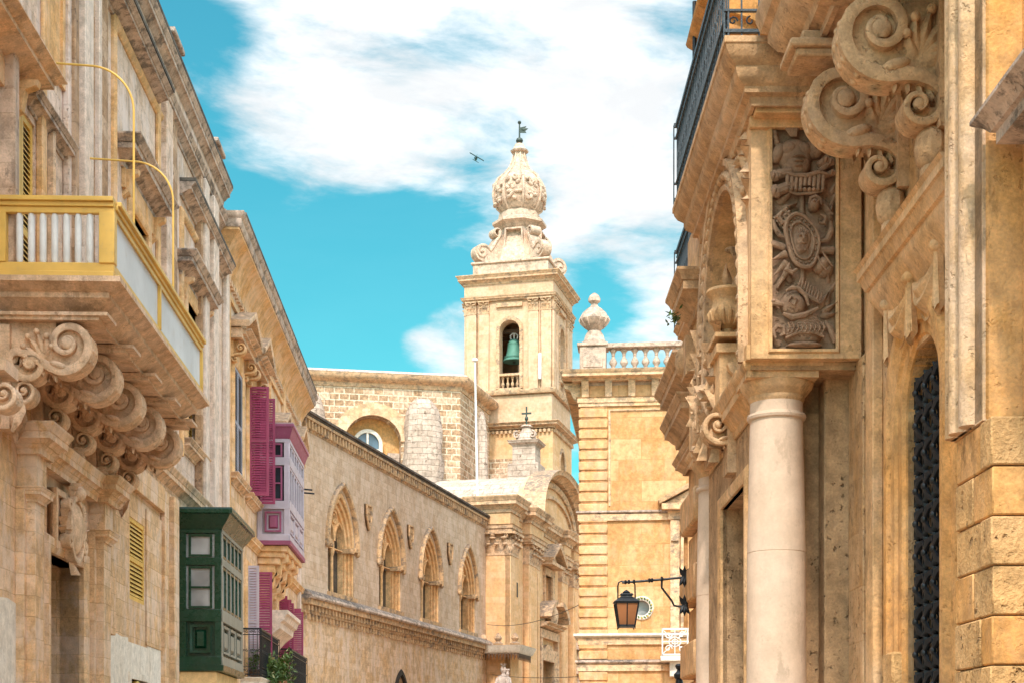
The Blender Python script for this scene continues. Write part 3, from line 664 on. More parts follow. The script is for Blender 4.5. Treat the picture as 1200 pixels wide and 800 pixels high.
# main cornice and parapet
mb = MB(); mb.sweep([(UW, V1), (UW, V0)], cprof(.24, 14.55, 14.92), PLAN)
mb.sweep([(UW-.0, 30.3), (UW, V0)], cprof(.38, 14.30, 14.56), PLAN)
H1.part('cornice', mb, 'lichen')
mb = MB(); mb.sweep([(UW, V1), (UW, 33.0)], cprof(.34, 13.55, 13.85), PLAN); H1.part('cornice', mb, 'lichen')
mb = MB(); mb.bx(SL, V0, V1, 14.9, 15.5, -.35, .04); H1.part('parapet', mb, 'house_wall')
mb = MB(); mb.sweep([(UW, V1+.1), (UW, V0)], cprof(.26, 15.45, 15.85), PLAN); mb.bx(SL, V0, V1, 15.5, 15.85, -.42, .001); H1.part('parapet_coping', mb, 'lichen')
mb = MB(); mb.bx(SL, V0, V1+.12, 15.852, 15.93, -.42, .27); mb.bx(SL, V0, 30.3, 14.57, 14.64, .24, .40); mb.bx(SL, 33.0, V1, 13.86, 13.93, .0, .35); H1.part('lichen_crust', mb, 'black_lichen')
mb = MB()
for a in (31.6, 37.2):
    mb = MB(); mb.bx(SL, a, a+1.0, 15.84, 16.35, -.4, .1); mb.bx(SL, a-.08, a+1.08, 16.35, 16.46, -.45, .18); H1.part('parapet_block', mb, 'lichen', bev=.02)
mb = MB(); mb.lathe(UW-.72, 27.2, [(1.0, 15.0), (1.0, 17.1), (.95, 17.6), (.78, 18.1), (.5, 18.45), (0, 18.6)], 24); mb.lathe(UW-.72, 27.2, [(1.08, 16.6), (1.12, 16.7), (1.12, 16.85), (1.02, 16.9)], 24)
H1.part('roof_turret', mb, 'house_wall')

# --- the stone balcony
BO = -4.478; B0, B1 = 20.0, 26.85
mb = MB()
slabp = [(0, 7.34), (.05, 7.34), (.05, 7.38), (.12, 7.41), (.20, 7.49), (.28, 7.53), (.28, 7.60), (.35, 7.62), (.42, 7.68), (.46, 7.69), (.46, 7.76), (0, 7.76)]
ib = BO-.46+.10
mb.sweep([(UW, B1-.46+.10), (ib, B1-.36), (ib, B0+.36), (UW, B0+.36)], slabp, PLAN)
mb.box(UW, ib+.02, B0+.38, B1-.38, 7.36, 7.75)
slab = H1.part('balcony', mb, 'carved', label='deep carved stone balcony on scrolled brackets')
nc = 5
for k in range(nc):
    v = 20.34+k*1.57
    Tw = lambda a, b, d, v=v: (UW+a, v+d, b)
    mb = MB(); mb.bx(Tw, 0, 1.42, 7.30, 7.345, -.26, .26); mb.bx(Tw, 0, 1.30, 7.25, 7.30, -.22, .22)
    console(mb, Tw, .34, (.87, 6.97), .37, (.40, 6.70), .28, 7.26)
    console(mb, Tw, .28, (.30, 6.36), .17, (.14, 6.14), .11, 6.70, rich=False)
    mb.bx(Tw, 0, .14, 5.85, 7.2, -.18, .18); mb.leaf(Tw, .2, 6.2, .5, .12, R(-95), .06, .08, .05); mb.leaf(lambda a, b, d, v=v: (UW+a, v-d, b), .25, 6.25, .45, .12, R(-100), .14, .08, .05)
    H1.part('bracket', mb, 'carved', parent=slab)
# railing: yellow frame, white balusters at the end, white sheets along the front
RZ0, RZ1 = 7.76, 8.80
rl = MB(); uo = BO
def rail(m_, a, b, c, d, z0, z1): m_.box(a, b, c, d, z0, z1)
wall_u = UW
for z0, z1, t in ((8.68, 8.74, .07), (8.74, 8.80, .11), (8.60, 8.68, .04), (7.76, 7.84, .08), (7.84, 7.96, .045)):
    rl.box(wall_u, uo+.0, B0-t+.05, B0+t+.05, z0, z1)
    rl.box(uo-t-.05, uo+t-.05, B0+.05+t, B1, z0, z1)
    rl.box(wall_u, uo, B1-t-.05, B1+t-.05, z0+.001, z1-.001)
rl.box(wall_u, wall_u+.14, B0-.01, B0+.12, 7.96, 8.60); rl.box(uo-.19, uo+.01, B0-.02, B0+.14, 7.95, 8.61)
for v in (B0+3.05, B1-.09): rl.box(uo-.10, uo+.01, v, v+.07, 7.95, 8.61)
n = 54
for i in range(n):      # saw-tooth trim under the top rail of the front
    v = B0+.3+i*(B1-B0-.5)/n; rl.add([(uo+.012, v, 8.61), (uo+.012, v+.11, 8.61), (uo+.012, v+.02, 8.55)], [(0, 1, 2)])
rail_o = H1.part('railing', rl, 'yellow', label='mustard yellow painted railing', bev=.006)
pn = MB(); pn.box(uo-.06, uo-.04, B0+.14, B0+3.05, 7.95, 8.61); H1.part('railing_panel', pn, 'white_panel', parent=rail_o)
pn = MB(); pn.box(uo-.06, uo-.04, B0+3.12, B1-.09, 7.95, 8.61); H1.part('railing_panel', pn, 'white_panel', parent=rail_o)
bp = MB(); bp.lathe(0, 0, [(.03, 7.95), (.045, 8.0), (.045, 8.55), (.03, 8.61)], 10); base0 = H1.base
b0 = finish('baluster', bp, 'white', (0, 0, 0)); 
first = True
for i in range(8):
    u = UW+.30+i*(abs(UW-uo)-.45)/7.0*.98
    o = b0 if first else b0.copy(); col.objects.link(o); o.parent = rail_o; o.location = (u-H1.base[0], B0+.06-H1.base[1], 0); first = False
# two bent yellow awning rods
def rod(v, zs, uo_, zend):
    m_ = MB(); pts = [(UW, v, zs)]; 
    for i in range(13):
        t = R(90-90*i/12); pts.append((uo_-.62+.62*math.cos(t), v, zs-.05-.62+.62*math.sin(t)))
    pts += [(uo_, v, zend)]
    m_.tube(pts, .016, 8); H1.part('awning_rod', m_, 'yellow', parent=rail_o)
rod(21.35, 11.15, BO-.03, 8.75); rod(24.25, 10.95, BO-.03, 8.75)
# --- the portal below
mb = MB(); PU = UW
def ent(m_, u, a0, a1, z0, z1, pr): m_.sweep([(PU, a1), (u, a1), (u, a0), (PU, a0)], cprof(pr, z0, z1), PLAN); m_.box(PU, u, a0, a1, z0+.01, z1-.01)
ent(mb, UW+.30, 20.98, 21.55, 5.68, 6.08, .26); ent(mb, UW+.30, 24.95, 25.6, 5.68, 6.08, .26); ent(mb, UW+.14, 21.4, 25.1, 5.68, 6.07, .2)
mb.box(PU, UW+.26, 21.0, 21.5, 5.22, 5.69); mb.box(PU, UW+.26, 25.0, 25.55, 5.22, 5.69)
H1.part('portal_entablature', mb, 'house_warm')
mb = MB()
for a0, a1 in ((21.02, 21.46), (25.02, 25.5)):
    mb.box(PU, UW+.24, a0, a1, 0, 5.22); mb.box(PU, UW+.12, a0-.12, a1+.2, 0, 5.2)
    mb.sweep([(PU, a1), (UW+.25, a1), (UW+.25, a0), (PU, a0)], cprof(.12, 5.04, 5.24), PLAN)
    H1.part('portal_pilaster', mb, 'house_warm', bev=.012); mb = MB()
mb.sweep([(portal[1], 0), (portal[1], portal[3]), (portal[0], portal[3]), (portal[0], 0)], [(0, -.3), (0, .08), (-.08, .12), (-.2, .12), (-.26, .04), (-.26, 0)], SL); H1.part('door_frame', mb, 'house_warm')
mb = MB(); mb.bx(SL, portal[0], portal[1], 0, portal[3], -.55, -.50); mb.tube([(UW-.3, 22.5, 3.1), (UW-.1, 22.7, 3.3), (UW-.3, 22.9, 3.2)], .03)
door = H1.part('door', mb, 'dark')
mb = MB(); mb.bx(SL, portal[0]+.1, portal[0]+.16, 0, 3.2, -.48, -.2); H1.part('door_leaf', mb, 'wood', parent=door)
mb = MB()
for i in range(14): mb.blob(FRONT(24.37), UW-.25+random.uniform(-.14, .14), 2.0+random.uniform(-.5, .5), .0, .05, .07, .03, random.random()*3)
H1.part('carved_reveal', mb, 'dark_strip')
# cartouche over the door: shield with scroll frame, hung on ribbons
mb = MB(); ca, cb_ = 23.35, 5.02; FC = SIDE(UW+.10, 1)
mb.ext(rect(22.5, 24.2, 4.62, 5.5), SL, 0, .08); mb.sweep([(24.2, 4.62), (24.2, 5.5), (22.5, 5.5), (22.5, 4.62)], [(0, 0), (0, .14), (.09, .14), (.09, 0)], SL)
mb.blob(FC, ca, cb_, .05, .36, .42, .16, seg=16, rings=10)
for sg in (-1, 1):
    mb.ribbon(spiral(ca+sg*.46, cb_-.22, .18, .03, 90, 90+sg*480, 24), [.07]*25, FC, 0, .16)
    mb.ribbon(spiral(ca+sg*.40, cb_+.28, .15, .03, -90, -90-sg*480, 24), [.06]*25, FC, 0, .14)
    for k in range(4): mb.leaf(FC, ca+sg*.3, cb_-.1, .42, .07, R(90-sg*(20+22*k)), .02, .1, .08)
mb.ribbon(arc(ca, cb_-.02, .40, 0, 360, 26, .47), [.08]*27, FC, 0, .15)
for k in range(5): mb.leaf(FC, ca, cb_+.35, .34, .08, R(50+20*k), .05, .1, .1)
mb.blob(FC, ca, cb_+.52, .14, .12, .12, .12); mb.leaf(FC, ca, cb_-.4, .3, .12, R(-90), .03, .1, .1)
H1.part('cartouche', mb, 'carved')
# brackets of a neighbouring console at the very edge
mb = MB(); Tw = lambda a, b, d: (UW+.1+a, 19.0+d, b); console(mb, Tw, .3, (.34, 6.0), .18, (.16, 5.75), .12, 6.25, rich=False); mb.bx(SL, 18.7, 19.3, 6.25, 6.4, 0, .5); H1.part('bracket', mb, 'carved')

# --- green enclosed timber balcony
def box_balcony(T_, v0, v1, uo, Z, mats, nwin, label, oh=1.0):
    """closed wooden balcony: lower panels, glazed band with transoms, coved cornice, lead roof. Z = dict of levels"""
    body, side, trim, gl, rf = mats
    core = MB(); i_ = .05
    core.box(UW, uo-i_, v0+i_, v1-i_, Z['bot'], Z['top']-.2)
    root = T_.part('enclosed_balcony', core, body, label=label)
    def face(T, a0, a1, n, mk, mtrim, d=0):
        m_ = MB()
        for z0, z1, e in ((Z['bot'], Z['p0'], .035), (Z['p1'], Z['w0'], .03), (Z['w1'], Z['x0'], .025), (Z['x1'], Z['cor'], .03)):
            m_.bx(T, a0, a1, z0, z1, -i_, e)
        for a, b in ((a0, a0+.14), (a1-.14, a1)): m_.bx(T, a, b, Z['bot']+.01, Z['cor']-.01, -i_, .022)
        w = (a1-a0-.28)/n
        for k in range(1, n): m_.bx(T, a0+.14+w*k-.04, a0+.14+w*k+.04, Z['p1']+.005, Z['cor']-.015, -i_, .016)
        f = T_.part('balcony_frame', m_, mk, parent=root, bev=.006)
        t_ = MB()
        for k in range(n):
            b0_, b1_ = a0+.14+w*k+.05, a0+.14+w*(k+1)-.05
            if n < 3 or k % 3 != 5: 
                pass
            for z0, z1 in ((Z['w0'], Z['w1']), (Z['x0'], Z['x1'])):
                t_.sweep([(b1_, z0+.02), (b1_, z1-.02), (b0_, z1-.02), (b0_, z0+.02)], [(0, -i_), (0, .008), (.05, .008), (.05, -i_)], T, closed=True)
            if n < 3: t_.bx(T, b0_, b1_, (Z['w0']+Z['w1'])/2-.02, (Z['w0']+Z['w1'])/2+.02, -.03, .006)
        T_.part('balcony_trim', t_, mtrim, parent=root); t_ = MB()
        m2 = 1 if n < 3 else 3
        ww = (a1-a0-.28)/m2
        for k in range(m2):
            q0, q1 = a0+.14+ww*k+.08, a0+.14+ww*(k+1)-.08
            t_.sweep([(q1, Z['p0']+.07), (q1, Z['p1']-.07), (q0, Z['p1']-.07), (q0, Z['p0']+.07)], [(0, -i_), (0, .03), (.05, .02), (.05, -i_)], T, closed=True)
            t_.taper(T, q0+.10, q1-.10, Z['p0']+.17, Z['p1']-.17, -i_, .012, .05)
        T_.part('panel_trim', t_, mtrim if n < 3 else mk, parent=root)
        for z0, z1 in ((Z['w0'], Z['w1']), (Z['x0'], Z['x1'])):
            g_ = MB(); g_.bx(T, a0+.13, a1-.13, z0+.01, z1-.01, -i_, -.03); T_.part('glazing', g_, gl, parent=root)
    face(FRONT(v0), UW+.02, uo, 1, body, trim[0]); face(SIDE(uo, 1), v0, v1, nwin, side, trim[1])
    c_ = MB(); c_.sweep([(UW, v1), (uo, v1), (uo, v0), (UW, v0)], [(0, Z['cor']-.02), (.02, Z['cor']), (.05, Z['cor']+.06), (.12*oh, Z['cor']+.14), (.22*oh, Z['top']-.12), (.27*oh, Z['top']-.10), (.27*oh, Z['top']-.03), (.22*oh, Z['top']), (0, Z['top']+.02)], PLAN)
    T_.part('balcony_cornice', c_, trim[2], parent=root)
    r_ = MB(); r_.box(UW, uo+.26*oh, v0-.26*oh, v1+.26*oh, Z['top']-.03, Z['top']+.015); T_.part('balcony_roof', r_, rf, parent=root)
    b_ = MB(); b_.sweep([(UW, v1), (uo, v1), (uo, v0), (UW, v0)], [(0, Z['bot']-.10), (.05, Z['bot']-.09), (.06, Z['bot']+.03), (.0, Z['bot']+.04)], PLAN); b_.box(UW, uo, v0, v1, Z['bot']-.09, Z['bot']+.01)
    T_.part('balcony_floor', b_, trim[0], parent=root)
    return root
Zg = dict(bot=3.50, p0=3.72, p1=4.46, w0=4.72, w1=5.66, x0=5.82, x1=6.34, cor=6.42, top=6.84)
box_balcony(H1, 32.9, 36.0, -5.10, Zg, ('green', 'green_side', ('green', 'green', 'green'), 'glass_curtain', 'roof_green'), 5, 'dark green enclosed timber balcony with glazed panes')
mb = MB(); mb.box(UW, UW+.74, 32.95, 33.35, 1.5, 3.40); mb.box(UW, UW+.70, 34.2, 34.5, 2.2, 3.40); mb.box(UW, UW+.74, 35.6, 35.95, 1.5, 3.40); mb.box(UW, UW+.80, 32.9, 36, 3.12, 3.402)
H1.part('balcony_support', mb, 'plaster_yellow', bev=.02)

# ============================================================ second house on the left
H2 = Thing('stone_house', 'warm limestone house with the pink and lilac enclosed balcony and pink shutters', 'house', FL, (UW, 48, 0))
A0, A1 = 38.85, 57.4
# pedimented window axes
q1 = (40.55, 42.15, 9.0, 11.9); q2 = (43.35, 44.75, 8.95, 12.0); q5 = (54.2, 55.4, 8.9, 11.9)
d1 = (43.0, 44.6, 3.75, 6.9); d2 = (50.3, 51.6, 3.9, 6.9); d3 = (53.4, 54.7, 3.9, 6.7)
an = (45.9, 46.9, 11.3, 12.35); an2 = (46.6, 47.7, 4.6, 6.2)
holes = [rect(*q1), rect(*q2), rect(*q5), rect(*d1), rect(*d2), rect(*d3), arched(an[0], an[1], an[2], an[3]), arched(an2[0], an2[1], an2[2], an2[3])]
house_shell(H2, 'house', 1, UW, A0, A1, 0, 14.2, holes, 'house_warm')
bk = MB()
for q in (q1, q2, q5, d1, d2, d3): bk.bx(SL, q[0]-.1, q[1]+.1, q[2]-.1, q[3]+.1, -.50, -.44)
H2.part('dark_opening', bk, 'dark')
bk = MB()
for q in (an, an2): bk.bx(SL, q[0]-.1, q[1]+.1, q[2]-.1, q[3]+.7, -.30, -.26)
H2.part('niche_back', bk, 'house_gold')
for q in (q1, q2, q5): surround(H2, 1, UW, q)
for q in (d1, d2, d3): surround(H2, 1, UW, q, sill=False)
mb = MB()      # great cove cornice
mb.sweep([(UW-3, A1), (UW, A1), (UW, A0), (UW-.3, A0)], [(0, 13.9), (.06, 13.9), (.08, 14.0), (.10, 14.05), (.16, 14.2), (.28, 14.42), (.42, 14.6), (.50, 14.66), (.50, 14.72), (0, 14.72)], PLAN)
H2.part('coved_cornice', mb, 'house_gold')
mb = MB(); mb.sweep([(UW-3, A1), (UW, A1), (UW, A0), (UW-.3, A0)], [(0, 14.72), (.52, 14.72), (.56, 14.80), (.56, 14.92), (.62, 14.98), (.64, 15.08), (0, 15.1)], PLAN); H2.part('cornice', mb, 'lichen')
mb = MB(); mb.bx(SL, A0-.3, A1, 15.082, 15.15, -.3, .65); H2.part('lichen_crust', mb, 'black_lichen')
mb = MB(); mb.bx(SL, A0, A1, 14.9, 15.35, -.4, .1)
for a in (42.0, 49.0): mb.bx(SL, a, a+2.4, 15.3, 15.7, -.4, .2)
H2.part('parapet', mb, 'lichen', bev=.02)
dn = MB(); dentils(dn, SL, A0+.3, A1, 13.72, 13.88, 0, .09, .34); H2.part('dentil_band', dn, 'house_trim')
mb = MB(); mb.bx(SL, A0+.9, A1-.3, 13.35, 13.47, 0, .07); mb.bx(SL, A0+.9, A0+1.02, 8.2, 13.35, 0, .07); mb.bx(SL, 48.2, 48.34, 8.2, 13.35, 0, .07)
H2.part('panel_moulding', mb, 'house_gold')
mb = MB()
for a in (A0+.02, A1-.9): mb.bx(SL, a, a+.42, 0, 13.9, 0, .12); mb.bx(SL, a+.5, a+.8, 0, 13.9, 0, .07)
H2.part('pilaster', mb, 'strip_pale', bev=.012)
mb = MB(); mb.bx(SL, 51.6, 52.2, 8.2, 13.9, 0, .10); H2.part('pilaster', mb, 'house_gold', bev=.012)
def pediment(T_, a0, a1, z0, pr=.55, rise=.55, mk='house_trim'):
    m_ = MB(); h = .26
    m_.sweep([(UW, a1), (UW, a0)], cprof(pr, z0, z0+h), PLAN)
    c = (a0+a1)/2
    T = SL
    m_.ext([(a0-.1, z0+h), (a1+.1, z0+h), (c, z0+h+rise)], T, 0, pr*.45)
    m_.sweep([(a1+.22, z0+h), (c, z0+h+rise+.02), (a0-.22, z0+h)], [(0, 0), (0, pr*.95), (-.10, pr), (-.16, pr*.98), (-.16, 0)], T)
    m_.bx(T, a0-.14, a1+.14, z0-.01, z0+h, 0, pr*.6)
    o = T_.part('window_pediment', m_, mk)
    n_ = MB()
    for x in (a0+.02, a1-.26):
        console(n_, lambda a, b, d, x=x: (UW+a, x+.12+d, b), .2, (.26, z0-.22), .16, (.12, z0-.5), .09, z0-.02, rich=False)
    n_.bx(T, a0, a1, z0-.45, z0-.004, 0, .08)
    T_.part('pediment_bracket', n_, 'house_gold'); return o
pediment(H2, q1[0]-.35, q1[1]+.35, 12.45); pediment(H2, q2[0]-.3, q2[1]+.3, 12.5, pr=.6); pediment(H2, q5[0]-.3, q5[1]+.3, 12.3); pediment(H2, 48.0, 50.0, 11.55, pr=.62, rise=.5)
def leafpair(T_, q, mk, label=None, d=-.14):
    m_ = (q[0]+q[1])/2
    for a, b in ((q[0], m_-.01), (m_+.01, q[1])):
        lv = MB(); louvre(lv, SL, a, b, q[2], q[3], d, step=.07, fr=.08); T_.part('shutter', lv, mk, label=label)
leafpair(H2, q1, 'grey_shutter', 'blue-grey louvred shutter', d=.0); leafpair(H2, q5, 'grey_shutter')
for q in (q1,): 
    pass
# open pink leaves of the second window: swung out at right angles
for v, tag_ in ((q2[1]+.02, 'deep pink shutter swung open'), (q2[0]-.02, 'deep pink shutter swung open')):
    lv = MB(); T = lambda a, b, d, v=v: (UW+a, v-d, b)
    louvre(lv, T, .06, .62, q2[2]-.05, q2[3]-.05, 0, step=.07, fr=.07, th=.045); H2.part('shutter', lv, 'pink', label=tag_)
lv = MB(); louvre(lv, lambda a, b, d: (UW+.05+.35*a, q2[1]-.02-.6*a-d*.5, b), 0, .5, q2[2]-.05, q2[3]+.1, 0, step=.07, fr=.07); H2.part('shutter', lv, 'pink')
mb = MB(); mb.bx(SL, q2[0]+.05, q2[0]+.13, q2[2], q2[3], -.1, .04); H2.part('shutter_frame', mb, 'white')
# pink and lilac closed balcony
Zp = dict(bot=7.90, p0=8.12, p1=8.86, w0=9.10, w1=10.15, x0=10.38, x1=10.82, cor=10.92, top=11.36)
box_balcony(H2, 45.4, 49.6, -5.06, Zp, ('lilac', 'lilac', ('mauve', 'lilac', 'mauve'), 'glass', 'pink_pale'), 6, 'lilac and pink enclosed timber balcony on a corbelled base', oh=.6)
mb = MB()
for k, (o_, z0, z1) in enumerate(((.90, 7.62, 7.80), (.80, 7.46, 7.63), (.66, 7.26, 7.47), (.50, 7.02, 7.27), (.34, 6.78, 7.03), (.2, 6.5, 6.8))):
    mb.box(UW, UW+o_, 45.45+.07*k, 49.55-.07*k, z0, z1)
H2.part('balcony_base', mb, 'house_gold', bev=.02)
mb = MB()
for v in (46.0, 47.4, 48.8):
    mb.ext([(0, 7.6), (0, 6.1), (.18, 6.2), (.24, 6.5), (.42, 6.6), (.46, 6.9), (.64, 7.0), (.68, 7.3), (.84, 7.36), (.86, 7.6)], lambda a, b, d, v=v: (UW+a, v+d, b), -.16, .16, back=True)
H2.part('bracket', mb, 'house_gold', bev=.015)
for v in (49.9, 50.6):
    mb = MB(); mb.tube([(UW, v, 10.3), (UW+1.2, v, 10.2)], .03, 6); H2.part('water_spout', mb, 'iron')
# lower floor: shutters, niches, white stone hood, iron balconies
for v, mk in ((d1[0]+.05, 'lilac'), (d1[1]-.05, 'pink')):
    lv = MB(); louvre(lv, lambda a, b, d, v=v: (UW+a, v-d, b), .04, .56 if mk == 'pink' else .38, d1[2], d1[3], 0, step=.07, fr=.07, th=.045); H2.part('shutter', lv, mk)
leafpair(H2, d1, 'lilac', d=-.3)
leafpair(H2, d2, 'pink', d=-.2); leafpair(H2, d3, 'grey_shutter', d=-.05)
for v in (d2[0]+.1, d2[1], d3[1]):
    lv = MB(); z1 = 6.7
    louvre(lv, lambda a, b, d, v=v: (UW+a, v-d, b), .02, .42, 4.0, z1, 0, step=.07, fr=.06, th=.04); lv.bx(lambda a, b, d, v=v: (UW+a, v-d, b), .1, .34, z1, z1+.12, 0, .04)
    H2.part('shutter', lv, 'pink')
mb = MB(); mb.sweep([(UW, 49.6), (UW, 46.0)], cprof(.85, 5.35, 5.95, [(0, -.8), (.15, -.75), (.25, -.5), (.45, -.2), (.62, 0), (.72, .1), (.74, .4), (.86, .5), (.92, .75), (1, .82), (1, 1)]), PLAN); H2.part('stone_canopy', mb, 'strip_pale')
mb = MB(); mb.sweep([(UW, A1), (UW, A0)], cprof(.2, 7.5, 7.8), PLAN); H2.part('string_course', mb, 'house_gold')
def iron_balcony(T_, uw, sg, v0, v1, pr, z0, h, mk='iron', step=.11, scroll=True, slab=True, label=None, slabmk='plaster_white', slabh=.28):
    uo = uw+sg*pr; root = None
    if slab:
        s_ = MB(); path = [(uw, v1), (uo-sg*.2, v1-.2), (uo-sg*.2, v0+.2), (uw, v0+.2)]
        if sg < 0: path = path[::-1]
        s_.sweep(path, cprof(.22, z0-slabh, z0), PLAN); a, b = sorted((uw, uo-sg*.18)); s_.box(a, b, v0+.2, v1-.2, z0-slabh+.01, z0-.01)
        root = T_.part('balcony', s_, slabmk)
    r_ = MB()
    for T, a0, a1 in ((FRONT(v0+.03), min(uw, uo), max(uw, uo)), (SIDE(uo-sg*.03, sg), v0+.03, v1-.03), (FRONT(v1), min(uw, uo), max(uw, uo))):
        for zz, th in ((z0+h, .025), (z0+h-.16, .012), (z0+.08, .016), (z0+.28, .01)): r_.bx(T, a0, a1, zz-th, zz+th, -.03, .012)
        n = max(2, int((a1-a0)/step))
        for i in range(n+1):
            a = a0+(a1-a0)*i/n; x, y, _ = T(a, 0, -.01); r_.box(x-.008, x+.008, y-.008, y+.008, z0+.02, z0+h)
            if scroll and i < n:
                m_ = a+(a1-a0)/n/2
                for zc, rr in ((z0+h-.08, .045), (z0+.18, .05), (z0+h*.55, .045)):
                    c = [T(p[0], p[1], -.01) for p in spiral(m_, zc, rr, rr*.3, 90*(i % 2), 400, 9)]; r_.tube(c, .009, 4)
    T_.part('railing', r_, mk, parent=root, label=label); return root
iron_balcony(H2, UW, 1, 42.1, 46.3, .56, 3.75, 1.32, step=.10, slabh=.34)
iron_balcony(H2, UW, 1, 50.0, 55.0, .52, 3.7, 1.36, step=.10)
# ============================================================ gothic palace beyond the houses
UP = -21.77; TP = SIDE(UP, 1); PV0 = 53.85; PV1 = FP.v(571.5, UP)
PA = Thing('gothic_palace', 'long beige ashlar palace wall with a row of four pointed gothic windows', 'palace', FP, (UP, 66, 0))
gws = []
for p0, p1 in ((380, 419), (442, 472), (490, 517), (535, 560)):
    a = (FP.v(p0, UP)+FP.v(p1, UP))/2; gws.append((a-1.8, a+1.8))
SILL, SPR = 8.02, 9.95
holes = [pointed(a0+.30, a1-.30, SILL, SPR, 8, .81) for a0, a1 in gws]
pd = (FP.v(461, UP), FP.v(475, UP)); pdh = pointed(pd[0], pd[1], 0, 4.0, 8, .8)
mb = MB(); mb.ext(rect(PV0, PV1, 7.3, 13.9), TP, -1.0, 0, holes=holes); PA.part('wall', mb, 'palace')
mb = MB(); mb.ext(rect(PV0, PV1, 0, 7.3), TP, -1.0, .06, holes=[pdh]); PA.part('lower_wall', mb, 'palace_low')
mb = MB(); mb.bx(TP, PV0, PV0+.8, 0, 13.9, -8, -1.0); mb.bx(TP, PV1-.8, PV1-.01, 0, 13.9, -8, -1.0); mb.bx(TP, PV0, PV1, 0, 13.9, -8.6, -8); PA.part('side_wall', mb, 'palace')
mb = MB(); mb.bx(TP, PV0+.01, PV1-.02, 13.2, 13.6, -8, -1.0); PA.part('roof', mb, 'roof')
mb = MB(); mb.bx(TP, PV0, PV1, 13.9, 14.42, -.5, .02); mb.bx(TP, PV0, PV1, 14.30, 14.41, .02, .18)
dentils(mb, TP, PV0, PV1, 13.98, 14.31, 0, .15, .33, .40)
PA.part('corbel_table', mb, 'palace_trim')
mb = MB(); mb.bx(TP, PV0, PV1+.1, 14.42, 14.50, -.6, .20); mb.bx(TP, PV0, PV1+.1, 14.50, 14.59, -.58, .26); PA.part('coping', mb, stone('black_lichen_coping', (.055, .05, .048), (.13, .115, .10), joint=0, stain=.3, staincol=(.3, .27, .23), pit=.3, bump=.7))
mb = MB(); mb.sweep([(UP, PV1), (UP, PV0)], [(0, 7.52), (.42, 7.52), (.46, 7.58), (.44, 7.66), (.30, 7.78), (.06, 7.90), (0, 7.9)], PLAN)
PA.part('string_course', mb, 'lichen')
mb = MB(); mb.bx(TP, PV0, PV1, 7.30, 7.52, 0, .34); dentils(mb, TP, PV0, PV1, 7.08, 7.30, .05, .26, .36, .45); mb.bx(TP, PV0, PV1, 6.98, 7.08, .06, .17); dentils(mb, TP, PV0, PV1, 6.76, 6.98, .05, .15, .36, .45)
PA.part('string_corbels', mb, 'palace_trim')
rnd = random.Random(11)
